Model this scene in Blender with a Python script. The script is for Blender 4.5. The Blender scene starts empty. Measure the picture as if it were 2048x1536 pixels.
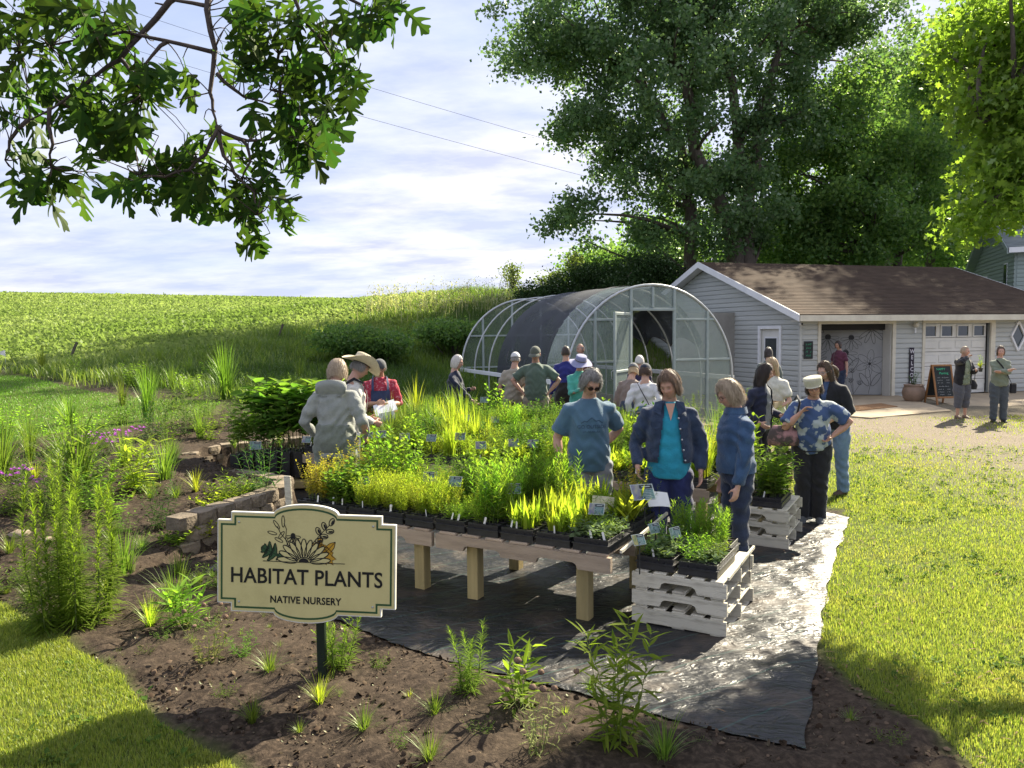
import bpy, bmesh, math, random
import numpy as np
from mathutils import Vector, Matrix
R = math.radians
scene = bpy.context.scene
COL = scene.collection
# ---------------------------------------------------------------- camera
F_PX, CX, CY = 1540.0, 1024.0, 768.0
CAM_Z, PITCH, ROLL = 2.05, 0.0674, -0.0105
cam_d = bpy.data.cameras.new('camera')
cam_d.sensor_width = 36.0
cam_d.lens = 36.0 * F_PX / 2048.0
cam_d.clip_start, cam_d.clip_end = 0.05, 1500.0
cam = bpy.data.objects.new('camera', cam_d)
COL.objects.link(cam)
CAM_ROT = Matrix.Rotation(math.pi / 2 - PITCH, 3, 'X') @ Matrix.Rotation(ROLL, 3, 'Z')
cam.matrix_world = Matrix.Translation((0, 0, CAM_Z)) @ CAM_ROT.to_4x4()
scene.camera = cam
# ---------------------------------------------------------------- sun, sky, exposure
SUN_AZ, SUN_EL = math.atan2(0.66, 0.75), R(38.0)
SUN_DIR = Vector((math.sin(SUN_AZ) * math.cos(SUN_EL), math.cos(SUN_AZ) * math.cos(SUN_EL), math.sin(SUN_EL)))
sun_d = bpy.data.lights.new('sun', 'SUN')
sun_d.energy, sun_d.angle, sun_d.color = 5.0, R(0.6), (1.0, 0.90, 0.70)
sun = bpy.data.objects.new('sun', sun_d)
sun.rotation_euler = SUN_DIR.to_track_quat('Z', 'Y').to_euler()
COL.objects.link(sun)
world = bpy.data.worlds.new('World')
scene.world = world
world.use_nodes = True
def build_world():
    nt = world.node_tree; nt.nodes.clear(); N = nt.nodes.new; L = nt.links.new
    out = N('ShaderNodeOutputWorld'); bg = N('ShaderNodeBackground'); bg.inputs['Strength'].default_value = 0.050
    sky = N('ShaderNodeTexSky'); sky.sky_type = 'NISHITA'; sky.sun_disc = False
    sky.sun_elevation = SUN_EL; sky.sun_rotation = SUN_AZ; sky.dust_density = 1.2; sky.ozone_density = 1.5
    tc = N('ShaderNodeTexCoord'); sep = N('ShaderNodeSeparateXYZ'); L(tc.outputs['Generated'], sep.inputs[0])
    mz = N('ShaderNodeMath'); mz.operation = 'MAXIMUM'; L(sep.outputs['Z'], mz.inputs[0]); mz.inputs[1].default_value = 0.0
    az = N('ShaderNodeMath'); az.operation = 'ADD'; L(mz.outputs[0], az.inputs[0]); az.inputs[1].default_value = 0.16
    dx = N('ShaderNodeMath'); dx.operation = 'DIVIDE'; L(sep.outputs['X'], dx.inputs[0]); L(az.outputs[0], dx.inputs[1])
    dy = N('ShaderNodeMath'); dy.operation = 'DIVIDE'; L(sep.outputs['Y'], dy.inputs[0]); L(az.outputs[0], dy.inputs[1])
    cmb = N('ShaderNodeCombineXYZ'); L(dx.outputs[0], cmb.inputs[0]); L(dy.outputs[0], cmb.inputs[1])
    mp = N('ShaderNodeMapping'); mp.inputs['Rotation'].default_value = (0, 0, R(24)); mp.inputs['Scale'].default_value = (0.75, 1.25, 1)
    L(cmb.outputs[0], mp.inputs[0])
    n1 = N('ShaderNodeTexNoise'); n1.inputs['Scale'].default_value = 0.8; n1.inputs['Detail'].default_value = 9; n1.inputs['Roughness'].default_value = 0.5; n1.inputs['Distortion'].default_value = 0.25
    L(mp.outputs[0], n1.inputs['Vector'])
    ramp = N('ShaderNodeValToRGB'); ramp.color_ramp.elements[0].position = 0.28; ramp.color_ramp.elements[1].position = 0.66
    L(n1.outputs['Fac'], ramp.inputs[0])
    # thin cloud is brightest where it is thick
    n2 = N('ShaderNodeTexNoise'); n2.inputs['Scale'].default_value = 2.6; n2.inputs['Detail'].default_value = 7; n2.inputs['Roughness'].default_value = 0.6
    L(mp.outputs[0], n2.inputs['Vector'])
    cc = N('ShaderNodeValToRGB'); cc.color_ramp.elements[0].position = 0.38; cc.color_ramp.elements[0].color = (5.0, 5.2, 6.9, 1)
    cc.color_ramp.elements[1].position = 0.62; cc.color_ramp.elements[1].color = (8.2, 8.0, 8.4, 1)
    L(n2.outputs['Fac'], cc.inputs[0])
    blue = N('ShaderNodeMix'); blue.data_type = 'RGBA'; blue.inputs[0].default_value = 0.70
    L(sky.outputs[0], blue.inputs[6]); blue.inputs[7].default_value = (3.9, 4.9, 7.2, 1)
    mix = N('ShaderNodeMix'); mix.data_type = 'RGBA'
    mf = N('ShaderNodeMath'); mf.operation = 'MULTIPLY_ADD'; L(ramp.outputs[0], mf.inputs[0]); mf.inputs[1].default_value = 0.80; mf.inputs[2].default_value = 0.12
    L(mf.outputs[0], mix.inputs[0]); L(blue.outputs[2], mix.inputs[6]); L(cc.outputs[0], mix.inputs[7])
    L(mix.outputs[2], bg.inputs['Color']); L(bg.outputs[0], out.inputs['Surface'])
build_world()
vs = scene.view_settings
vs.view_transform, vs.look, vs.exposure, vs.gamma, vs.use_curve_mapping = 'Standard', 'None', 1.60, 1.0, False
scene.cycles.max_bounces = 7
scene.cycles.transparent_max_bounces = 12
scene.cycles.diffuse_bounces = 3
scene.cycles.glossy_bounces = 3
scene.cycles.transmission_bounces = 5
scene.cycles.caustics_reflective = False
scene.cycles.caustics_refractive = False
try:
    scene.cycles.use_denoising = True
except Exception:
    pass
# ---------------------------------------------------------------- helpers
def rng(seed): return np.random.default_rng(seed)
def ray(px, py):
    d = CAM_ROT @ Vector(((px - CX) / F_PX, -(py - CY) / F_PX, -1.0))
    return d.normalized()
def at(px, py, Y):
    d = ray(px, py); t = Y / d.y
    return Vector((d.x * t, Y, CAM_Z + d.z * t))
def link(o, parent=None):
    COL.objects.link(o)
    if parent is not None: o.parent = parent
    return o
def tag(o, label=None, cat=None, group=None, kind=None):
    if label: o['label'] = label
    if cat: o['category'] = cat
    if group: o['group'] = group
    if kind: o['kind'] = kind
    return o
def empty(name, loc=(0, 0, 0), rz=0.0, label=None, cat=None, group=None):
    o = bpy.data.objects.new(name, None); o.empty_display_size = 0.1
    COL.objects.link(o); o.location = loc; o.rotation_euler = (0, 0, rz)
    return tag(o, label, cat, group)
def set_mats(me, mats):
    if not isinstance(mats, (list, tuple)): mats = [mats]
    for m in mats: me.materials.append(m)
def mesh_np(name, V, F, mats=None, mi=None, smooth=False):
    """V (n,3); F (m,k) int array, or a list of such arrays."""
    V = np.asarray(V, dtype=np.float32)
    if not isinstance(F, list): F = [F]
    F = [np.asarray(f, dtype=np.int32) for f in F if len(f)]
    me = bpy.data.meshes.new(name)
    me.vertices.add(len(V)); me.vertices.foreach_set('co', V.ravel())
    idx = np.concatenate([f.ravel() for f in F]); tot = np.concatenate([np.full(len(f), f.shape[1], np.int32) for f in F])
    st = np.concatenate([[0], np.cumsum(tot)[:-1]]).astype(np.int32)
    me.loops.add(len(idx)); me.loops.foreach_set('vertex_index', idx)
    me.polygons.add(len(tot)); me.polygons.foreach_set('loop_start', st)
    if mats: set_mats(me, mats)
    if mi is not None: me.polygons.foreach_set('material_index', np.asarray(mi, np.int32))
    if smooth: me.polygons.foreach_set('use_smooth', np.ones(len(tot), bool))
    me.update(calc_edges=True)
    return me
class MB:
    """collects polygons for one mesh"""
    def __init__(s): s.v, s.f, s.m, s.sm = [], [], [], []
    def add(s, V, F, m=0, sm=False):
        b = len(s.v); s.v.extend([tuple(p) for p in V])
        for f in F: s.f.append([b + i for i in f]); s.m.append(m); s.sm.append(sm)
    def box(s, c, d, rot=None, m=0):
        hx, hy, hz = d[0] / 2, d[1] / 2, d[2] / 2
        P = [Vector((x, y, z)) for x in (-hx, hx) for y in (-hy, hy) for z in (-hz, hz)]
        if rot is not None: P = [rot @ p for p in P]
        c = Vector(c); s.add([c + p for p in P], [(0, 1, 3, 2), (4, 6, 7, 5), (0, 4, 5, 1), (2, 3, 7, 6), (0, 2, 6, 4), (1, 5, 7, 3)], m)
    def cbox(s, c, d, b=0.004, rot=None, m=0):
        """box with chamfered long edges (three stacked frames)"""
        hx, hy, hz = d[0] / 2, d[1] / 2, d[2] / 2; b = min(b, hx * .9, hy * .9, hz * .9)
        V = []
        for z, q in ((-hz, b), (-hz + b, 0), (hz - b, 0), (hz, b)):
            x, y = hx - q, hy - q; e = b if q == 0 else 0.0; e = b
            V += [Vector(p) for p in ((-x + e, -y, z), (x - e, -y, z), (x, -y + e, z), (x, y - e, z), (x - e, y, z), (-x + e, y, z), (-x, y - e, z), (-x, -y + e, z))]
        if rot is not None: V = [rot @ p for p in V]
        c = Vector(c); V = [c + p for p in V]
        Fs = [tuple(range(7, -1, -1)), tuple(range(24, 32))]
        for k in range(3):
            for i in range(8): j = (i + 1) % 8; Fs.append((k * 8 + i, k * 8 + j, k * 8 + 8 + j, k * 8 + 8 + i))
        s.add(V, Fs, m)
    def bar(s, a, b, w, h=None, m=0, up=(0, 0, 1)):
        a, b = Vector(a), Vector(b); h = w if h is None else h
        d = (b - a); L = d.length; d.normalize(); x = d.cross(Vector(up))
        if x.length < 1e-4: x = Vector((1, 0, 0))
        x.normalize(); z = x.cross(d)
        s.box((a + b) / 2, (w, L, h), Matrix((x, d, z)).transposed(), m)
    def tube(s, pts, r, n=8, m=0, cap=True, sm=True):
        V, F = tube_np(pts, r, n, cap)
        s.add(V, F, m, sm)
    def lathe(s, prof, n=20, c=(0, 0, 0), m=0, sm=True):
        V, F = [], []
        for (r, z) in prof:
            for i in range(n): a = 2 * math.pi * i / n; V.append((c[0] + r * math.cos(a), c[1] + r * math.sin(a), c[2] + z))
        for k in range(len(prof) - 1):
            for i in range(n): j = (i + 1) % n; F.append((k * n + i, k * n + j, k * n + n + j, k * n + n + i))
        s.add(V, F, m, sm)
    def prism(s, pts2, axis_o, ax, ay, depth, m=0):
        """polygon pts2 in plane (ax, ay) at axis_o, extruded by vector depth"""
        o, ax, ay, d = Vector(axis_o), Vector(ax), Vector(ay), Vector(depth); n = len(pts2)
        A = [o + ax * p[0] + ay * p[1] for p in pts2]; B = [p + d for p in A]
        F = [tuple(range(n)), tuple(range(2 * n - 1, n - 1, -1))] + [((i + 1) % n, i, n + i, n + (i + 1) % n) for i in range(n)]
        s.add(A + B, F, m)
    def build(s, name, mats, parent=None, loc=None, fix=True):
        me = s.mesh(name, mats, fix)
        o = bpy.data.objects.new(name, me); link(o, parent)
        if loc is not None: o.location = loc
        return o
    def mesh(s, name, mats, fix=True):
        me = bpy.data.meshes.new(name); me.from_pydata(s.v, [], s.f); set_mats(me, mats)
        me.polygons.foreach_set('material_index', s.m); me.polygons.foreach_set('use_smooth', s.sm)
        if fix:
            bm = bmesh.new(); bm.from_mesh(me); bmesh.ops.recalc_face_normals(bm, faces=bm.faces); bm.to_mesh(me); bm.free()
        me.update(); return me
def tube_np(pts, r, n=8, cap=True):
    P = [Vector(p) for p in pts]; k = len(P)
    rr = r if hasattr(r, '__len__') else [r] * k
    V, F = [], []; x = None
    for i in range(k):
        t = (P[min(i + 1, k - 1)] - P[max(i - 1, 0)]); t = t.normalized() if t.length > 1e-9 else Vector((0, 0, 1))
        if x is None: x = t.cross(Vector((0, 0, 1))) if abs(t.z) < .95 else t.cross(Vector((1, 0, 0)))
        x = (x - t * x.dot(t)).normalized(); y = t.cross(x)
        for j in range(n):
            a = 2 * math.pi * j / n; V.append(P[i] + (x * math.cos(a) + y * math.sin(a)) * rr[i])
    for i in range(k - 1):
        for j in range(n): q = (j + 1) % n; F.append((i * n + j, i * n + q, i * n + n + q, i * n + n + j))
    if cap: F.append(tuple(range(n - 1, -1, -1))); F.append(tuple(range((k - 1) * n, k * n)))
    return V, F
def obj(name, me, parent=None, loc=None, rot=None, scale=None):
    o = bpy.data.objects.new(name, me); link(o, parent)
    if loc is not None: o.location = loc
    if rot is not None: o.rotation_euler = rot
    if scale is not None: o.scale = (scale,) * 3 if not hasattr(scale, '__len__') else scale
    return o
# ---------------------------------------------------------------- leaf instancing with numpy
def leaf_tpl(kind='ovate'):
    """unit leaf: y = length 0..1, x = width; returns verts, quad/tri faces"""
    prof = {'ovate': [(0, .02), (.3, .24), (.6, .2), (1, 0)], 'lance': [(0, .015), (.3, .075), (.65, .06), (1, 0)],
            'broad': [(0, .03), (.22, .33), (.55, .3), (1, 0)], 'blade': [(0, .012), (.4, .014), (.75, .010), (1, 0)],
            'strap': [(0, .04), (.35, .075), (.7, .07), (1, 0)]}[kind]
    V, F = [], []; droop = {'blade': -.0}.get(kind, -.12)
    for (y, w) in prof:
        z = droop * y * y; fold = w * .35
        V += [(-w, y, z + fold), (0, y, z), (w, y, z + fold)]
    k = len(prof)
    for i in range(k - 1):
        a = i * 3; b = a + 3
        F += [(a, a + 1, b + 1, b), (a + 1, a + 2, b + 2, b + 1)]
    return np.array(V, np.float32), np.array(F, np.int32)
def leaf_small():
    """two-triangle diamond leaf, slightly folded"""
    V = np.array([(0, 0, 0), (-.36, .45, .1), (0, 1, -.05), (.36, .45, .1)], np.float32)
    return V, np.array([(0, 1, 2, 3)], np.int32)
def frames(D, up=None, roll=None, g=None):
    """(m,3) directions -> (m,3,3) with columns side, dir, normal"""
    D = D / (np.linalg.norm(D, axis=1, keepdims=True) + 1e-9)
    U = np.tile(np.array([0, 0, 1.0]), (len(D), 1)) if up is None else up
    S = np.cross(D, U); ln = np.linalg.norm(S, axis=1, keepdims=True)
    S = np.where(ln < 1e-3, np.array([1.0, 0, 0]), S / (ln + 1e-9)); Nn = np.cross(S, D)
    if roll is not None:
        c, s = np.cos(roll)[:, None], np.sin(roll)[:, None]
        S, Nn = S * c + Nn * s, Nn * c - S * s
    return np.stack([S, D, Nn], axis=2)
def inst(tpl, M, P, s):
    V, F = tpl; m = len(P)
    s = np.broadcast_to(np.asarray(s, np.float32).reshape(-1, 1, 1) if np.ndim(s) else np.full((1, 1, 1), s, np.float32), (m, 1, 1))
    W = np.einsum('mij,vj->mvi', M, V) * s + P[:, None, :]
    FF = F[None, :, :] + (np.arange(m) * len(V))[:, None, None]
    return W.reshape(-1, 3), FF.reshape(-1, F.shape[1])
def join_np(parts):
    Vs, Fs, b = [], [], 0
    for V, F in parts:
        if len(V) == 0: continue
        Vs.append(np.asarray(V, np.float32)); Fs.append(np.asarray(F, np.int32) + b); b += len(V)
    return np.concatenate(Vs), np.concatenate(Fs)
def unit_dirs(g, m, zmin=-1, zmax=1):
    z = g.uniform(zmin, zmax, m); a = g.uniform(0, 2 * np.pi, m); r = np.sqrt(np.maximum(0, 1 - z * z))
    return np.stack([r * np.cos(a), r * np.sin(a), z], 1)
def vnoise(x, y, seed=0):
    """cheap smooth value noise, vectorised"""
    xi, yi = np.floor(x).astype(np.int64), np.floor(y).astype(np.int64); fx, fy = x - xi, y - yi
    def h(a, b):
        n = (a * 374761393 + b * 668265263 + seed * 974634777) & 0x7fffffff
        n = ((n ^ (n >> 13)) * 1274126177) & 0x7fffffff
        return ((n ^ (n >> 16)) & 0xffff) / 65535.0
    u, v = fx * fx * (3 - 2 * fx), fy * fy * (3 - 2 * fy)
    return (h(xi, yi) * (1 - u) + h(xi + 1, yi) * u) * (1 - v) + (h(xi, yi + 1) * (1 - u) + h(xi + 1, yi + 1) * u) * v
def fbm(x, y, oct=4, seed=0):
    t, a, s = 0, 1.0, 0
    for o in range(oct): t = t + a * (vnoise(x * 2 ** o, y * 2 ** o, seed + o) - .5); s += a; a *= .5
    return t / s
# ---------------------------------------------------------------- materials
_M = {}
def nodes(name):
    m = bpy.data.materials.new(name); m.use_nodes = True; nt = m.node_tree
    b = nt.nodes['Principled BSDF']
    return m, nt, nt.nodes.new, nt.links.new, b
def pmat(name, c1, c2=None, scale=6.0, rough=.75, bump=0.0, bscale=None, spec=.35, metal=0.0, detail=5, stretch=None, rnd=0.0, sheen=0.0, coord='Object', lo=.35, hi=.65):
    """procedural surface: two colours mixed by noise, optional relief"""
    if name in _M: return _M[name]
    m, nt, N, L, b = nodes(name); _M[name] = m
    b.inputs['Roughness'].default_value = rough; b.inputs['Specular IOR Level'].default_value = spec; b.inputs['Metallic'].default_value = metal
    if sheen: b.inputs['Sheen Weight'].default_value = sheen
    if c2 is None: c2 = tuple(x * .82 for x in c1)
    tc = N('ShaderNodeTexCoord'); mp = N('ShaderNodeMapping'); L(tc.outputs[coord], mp.inputs[0])
    if stretch: mp.inputs['Scale'].default_value = stretch
    n = N('ShaderNodeTexNoise'); n.inputs['Scale'].default_value = scale; n.inputs['Detail'].default_value = detail; n.inputs['Roughness'].default_value = .6
    L(mp.outputs[0], n.inputs['Vector'])
    r = N('ShaderNodeValToRGB'); r.color_ramp.elements[0].position = lo; r.color_ramp.elements[1].position = hi
    r.color_ramp.elements[0].color = (*c1, 1); r.color_ramp.elements[1].color = (*c2, 1); L(n.outputs['Fac'], r.inputs[0])
    last = r.outputs[0]
    if rnd:
        oi = N('ShaderNodeObjectInfo'); hs = N('ShaderNodeHueSaturation'); mr = N('ShaderNodeMapRange')
        mr.inputs[3].default_value = 1 - rnd; mr.inputs[4].default_value = 1 + rnd; L(oi.outputs['Random'], mr.inputs[0]); L(mr.outputs[0], hs.inputs['Value']); L(last, hs.inputs['Color']); last = hs.outputs[0]
    L(last, b.inputs['Base Color'])
    if bump:
        bn = N('ShaderNodeTexNoise'); bn.inputs['Scale'].default_value = bscale or scale * 4; bn.inputs['Detail'].default_value = 6; L(mp.outputs[0], bn.inputs['Vector'])
        bp = N('ShaderNodeBump'); bp.inputs['Strength'].default_value = bump; bp.inputs['Distance'].default_value = .02; L(bn.outputs['Fac'], bp.inputs['Height']); L(bp.outputs[0], b.inputs['Normal'])
    return m
def leafmat(name, c1, c2, trans=.45, rough=.5, tint=(1.02, 1.1, .45), rnd=.2, gloss=.12, patch=None):
    """leaf: diffuse + translucent + a little gloss, colour varied from leaf to leaf"""
    if name in _M: return _M[name]
    m, nt, N, L, b = nodes(name); _M[name] = m
    nt.nodes.remove(b); out = [n for n in nt.nodes if n.type == 'OUTPUT_MATERIAL'][0]
    g = N('ShaderNodeNewGeometry'); mx = N('ShaderNodeMix'); mx.data_type = 'RGBA'
    L(g.outputs['Random Per Island'], mx.inputs[0]); mx.inputs[6].default_value = (*c1, 1); mx.inputs[7].default_value = (*c2, 1)
    oi = N('ShaderNodeObjectInfo'); mr = N('ShaderNodeMapRange'); mr.inputs[3].default_value = 1 - rnd; mr.inputs[4].default_value = 1 + rnd; L(oi.outputs['Random'], mr.inputs[0])
    src = mx.outputs[2]
    if patch:  # broad patches of another growth: (colour, noise scale, low, high)
        tc = N('ShaderNodeTexCoord'); pn = N('ShaderNodeTexNoise'); pn.inputs['Scale'].default_value = patch[1]; pn.inputs['Detail'].default_value = 5; L(tc.outputs['Object'], pn.inputs['Vector']); pr = N('ShaderNodeMapRange'); pr.inputs[1].default_value = patch[2]; pr.inputs[2].default_value = patch[3]; pr.inputs[4].default_value = .85; L(pn.outputs['Fac'], pr.inputs[0]); px_ = N('ShaderNodeMix'); px_.data_type = 'RGBA'; L(pr.outputs[0], px_.inputs[0]); L(src, px_.inputs[6]); px_.inputs[7].default_value = (*patch[0], 1); src = px_.outputs[2]
    hs = N('ShaderNodeHueSaturation'); L(mr.outputs[0], hs.inputs['Value']); L(src, hs.inputs['Color'])
    if rnd > .1: mh = N('ShaderNodeMapRange'); mh.inputs[3].default_value = .478; mh.inputs[4].default_value = .518; L(oi.outputs['Random'], mh.inputs[0]); L(mh.outputs[0], hs.inputs['Hue'])
    df = N('ShaderNodeBsdfDiffuse'); L(hs.outputs[0], df.inputs[0])
    tm = N('ShaderNodeMix'); tm.data_type = 'RGBA'; tm.blend_type = 'MULTIPLY'; tm.inputs[0].default_value = 1.0; L(hs.outputs[0], tm.inputs[6]); tm.inputs[7].default_value = (*[t * 2.1 for t in tint], 1)
    tr = N('ShaderNodeBsdfTranslucent'); L(tm.outputs[2], tr.inputs[0])
    m1 = N('ShaderNodeMixShader'); m1.inputs[0].default_value = trans; L(df.outputs[0], m1.inputs[1]); L(tr.outputs[0], m1.inputs[2])
    gl = N('ShaderNodeBsdfGlossy'); gl.inputs['Roughness'].default_value = rough; gl.inputs['Color'].default_value = (.55, .62, .45, 1)
    fr = N('ShaderNodeFresnel'); fr.inputs[0].default_value = 1.4; fm = N('ShaderNodeMath'); fm.operation = 'MULTIPLY'; L(fr.outputs[0], fm.inputs[0]); fm.inputs[1].default_value = gloss
    m2 = N('ShaderNodeMixShader'); L(fm.outputs[0], m2.inputs[0]); L(m1.outputs[0], m2.inputs[1]); L(gl.outputs[0], m2.inputs[2])
    L(m2.outputs[0], out.inputs[0])
    return m
def ribbon(pts, w, closed=False):
    """flat stroke in the xy plane as quads; pts list of (x,y); w scalar or list"""
    P = [Vector((p[0], p[1])) for p in pts]; k = len(P); V, F = [], []
    ww = w if hasattr(w, '__len__') else [w] * k
    for i in range(k):
        a = P[(i - 1) % k] if closed or i > 0 else P[i]; b = P[(i + 1) % k] if closed or i < k - 1 else P[i]
        t = (b - a); t = t.normalized() if t.length > 1e-9 else Vector((1, 0)); n = Vector((-t.y, t.x)) * ww[i] / 2
        V += [(P[i].x + n.x, P[i].y + n.y), (P[i].x - n.x, P[i].y - n.y)]
    for i in range(k if closed else k - 1): j = (i + 1) % k; F.append((2 * i, 2 * i + 1, 2 * j + 1, 2 * j))
    return V, F
class Draw:
    """flat strokes and fills on a board, in the plane (ax, ay) at o; becomes thin relief"""
    def __init__(s, o, ax, ay, nrm, t=.0015): s.o, s.ax, s.ay, s.n, s.t, s.mb = Vector(o), Vector(ax), Vector(ay), Vector(nrm), t, MB()
    def p(s, x, y, h=None): return s.o + s.ax * x + s.ay * y + s.n * (s.t if h is None else h)
    def stroke(s, pts, w, closed=False, m=0, h=None):
        V, F = ribbon(pts, w, closed); s.mb.add([s.p(x, y, h) for x, y in V], F, m)
    def fill(s, pts, m=0, h=None): s.mb.add([s.p(x, y, h) for x, y in pts], [tuple(range(len(pts)))], m)
    def ell(s, cx, cy, rx, ry, a=0, w=.004, n=22, fill=None, m=0, h=None, wob=0.0):
        c, q = math.cos(a), math.sin(a); pts = []
        for i in range(n):
            t = 2 * math.pi * i / n; x, y = rx * math.cos(t), ry * math.sin(t); pts.append((cx + x * c - y * q, cy + x * q + y * c))
        if fill is not None: s.fill(pts, fill, h)
        else: s.stroke(pts, w, True, m, h)
    def build(s, name, mats, parent=None): return s.mb.build(name, mats, parent, fix=False)
def text_mesh(name, body, size, mat, extr=.001, bold=0.0, align='CENTER', spacing=1.0):
    c = bpy.data.curves.new(name, 'FONT'); c.body = body; c.size = size; c.extrude = extr; c.offset = bold; c.align_x = align; c.align_y = 'CENTER'; c.space_character = spacing; c.resolution_u = 4
    t = bpy.data.objects.new(name, c); COL.objects.link(t); dg = bpy.context.evaluated_depsgraph_get()
    me = bpy.data.meshes.new_from_object(t.evaluated_get(dg)); bpy.data.objects.remove(t); bpy.data.curves.remove(c)
    me.materials.clear(); me.materials.append(mat); me.name = name
    return me
# ================================================================ TERRAIN
CP = [(0, 3), (2, 3), (-2, 3), (4, 5), (0, 6), (2, 8), (5, 8), (0, 9), (3, 11), (8, 12), (12, 12), (6, 16), (12, 17), (18, 20), (1, 13), (3, 16),
      (-1, 11), (0.8, 20), (3.5, 24), (8, 22), (10, 29), (20, 30), (-1.6, 7.5), (-3, 4.6), (-4.2, 3.2), (-1.5, 0), (3, 0), (8, 4), (14, 6), (-7, 0), (10, -4), (30, 5), (0, -6), (40, 30)]
CP = [(x, y, 0.0) for x, y in CP] + [
    (-4.4, 6.1, .05), (-3.5, 6.5, .0), (-3.3, 8.6, .36), (-5.2, 7.4, .32), (-4.4, 9.6, .45), (-4.6, 11.8, .5), (-6.4, 10, .5), (-3.2, 13.2, .5), (-8, 8, .42), (-6, 14.5, .85), (-10.5, 14, .95),
    (-8.5, 17.5, 1.15), (-13, 20, 1.35), (-2, 17, .5), (-1.6, 20.5, .75), (-20, 30, 2.2), (-45, 88, 6.55), (-62, 60, 4.7), (-22, 88, 5.85), (-4, 92, 5.3), (-62, 88, 7.0), (20, 90, 4.6), (-110, 88, 8.0),
    (-60, 135, 4.5), (0, 135, 3.0), (-120, 135, 4.5), (60, 130, 3.0), (-2.6, 24.5, 1.5), (-3.4, 28, 2.45), (0.2, 31, 3.2), (-8, 26, 2.2), (3.4, 34, 3.3), (-6, 42, 3.5), (9, 40, 2.2), (-1.2, 27, 2.0),
    (60, 60, 1.0), (30, 60, 1.0), (-30, 10, .9), (-60, 10, 1.2), (-60, 30, 2.6)]
CPA = np.array(CP, float)
def _tps_fit(C):
    n = len(C); d = np.linalg.norm(C[:, None, :2] - C[None, :, :2], axis=2); K = np.where(d > 0, d * d * np.log(d + 1e-9), 0) + np.eye(n) * 3.0
    P = np.c_[np.ones(n), C[:, :2]]; A = np.zeros((n + 3, n + 3)); A[:n, :n] = K; A[:n, n:] = P; A[n:, :n] = P.T
    return np.linalg.solve(A, np.r_[C[:, 2], 0, 0, 0])
_W = _tps_fit(CPA)
def tps(x, y):
    x, y = np.asarray(x, float), np.asarray(y, float); sh = x.shape; x, y = x.ravel(), y.ravel(); out = np.empty(len(x))
    for i in range(0, len(x), 20000):
        a, b = x[i:i + 20000], y[i:i + 20000]; d2 = (a[:, None] - CPA[:, 0]) ** 2 + (b[:, None] - CPA[:, 1]) ** 2
        out[i:i + 20000] = (np.where(d2 > 0, .5 * d2 * np.log(d2 + 1e-12), 0) @ _W[:-3]) + _W[-3] + a * _W[-2] + b * _W[-1]
    return out.reshape(sh)
def inpoly(x, y, poly):
    x, y = np.asarray(x, float), np.asarray(y, float); r = np.zeros(x.shape, bool); n = len(poly)
    for i in range(n):
        x0, y0 = poly[i]; x1, y1 = poly[(i + 1) % n]
        if y0 == y1: continue
        c = ((y0 > y) != (y1 > y)) & (x < (x1 - x0) * (y - y0) / (y1 - y0) + x0); r ^= c
    return r
def dpoly(x, y, poly, closed=True):
    x, y = np.asarray(x, float), np.asarray(y, float); best = np.full(x.shape, 1e9); n = len(poly)
    for i in range(n if closed else n - 1):
        x0, y0 = poly[i]; x1, y1 = poly[(i + 1) % n]; dx, dy = x1 - x0, y1 - y0; L = dx * dx + dy * dy + 1e-12
        t = np.clip(((x - x0) * dx + (y - y0) * dy) / L, 0, 1); best = np.minimum(best, (x - x0 - t * dx) ** 2 + (y - y0 - t * dy) ** 2)
    return np.sqrt(best)
# line of the retaining wall (outer face), from the end nearest the sign round the terrace tip and the alcove
WALL = [(-3.05, 7.0), (-2.84, 7.55), (-2.62, 8.1), (-2.5, 8.6), (-2.6, 9.05), (-3.0, 9.4), (-3.6, 9.75), (-4.15, 10.15), (-4.3, 10.55), (-4.05, 10.95), (-3.5, 11.35), (-2.9, 11.75), (-2.2, 12.15), (-1.5, 12.5)]
# the level yard side of that wall
YARD = WALL + [(-0.9, 13.4), (0.0, 16), (0.2, 21), (1.2, 24.3), (5, 25.5), (40, 60), (60, -8), (-14, -8), (-14, 3.6), (-4.4, 4.5), (-3.5, 5.6)]
def _smooth(t): t = np.clip(t, 0, 1); return t * t * (3 - 2 * t)
def zg(x, y):
    """height of the ground"""
    x, y = np.asarray(x, float), np.asarray(y, float); t = tps(x, y); ins = inpoly(x, y, YARD); d = dpoly(x, y, WALL, False)
    lo = np.where(y < 25, t * _smooth((d - 1.5) / 5) * np.where(ins, .5, 1), t)
    near = d < 6
    return np.where(ins, np.where(near, lo * _smooth((d - .5) / 5), t * np.where((x > -4) & (y < 24) & (y > -1), .35, 1)), t)
def zg1(x, y): return float(zg(np.array([x]), np.array([y]))[0])
def gp(px, py, dz=0.0):
    """point of the ground seen at a pixel of the photograph"""
    d = ray(px, py); t = np.concatenate([np.arange(2, 30, .02), np.arange(30, 120, .2)])
    x, y, z = d.x * t, d.y * t, CAM_Z + d.z * t; h = zg(x, y) + dz; k = np.argmax(z <= h)
    if z[k] > h[k]: k = len(t) - 1
    return Vector((x[k], y[k], h[k]))
def gpoly(P): return [tuple(gp(a, b)[:2]) for a, b in P]
FABRIC = gpoly([(418, 1138), (560, 1192), (670, 1242), (780, 1288), (900, 1322), (1010, 1352), (1150, 1388), (1290, 1428), (1440, 1462), (1612, 1502), (1622, 1400), (1640, 1285), (1652, 1200), (1672, 1110), (1700, 1036)]) + \
    [(3.35, 8.75), (3.45, 9.6), (3.85, 12.4), (3.6, 14.6), (1.5, 14.2), (-1.0, 12.7), (-3.9, 10.6), (-2.95, 9.65), (-2.2, 8.7), (-2.55, 7.6)]
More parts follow.
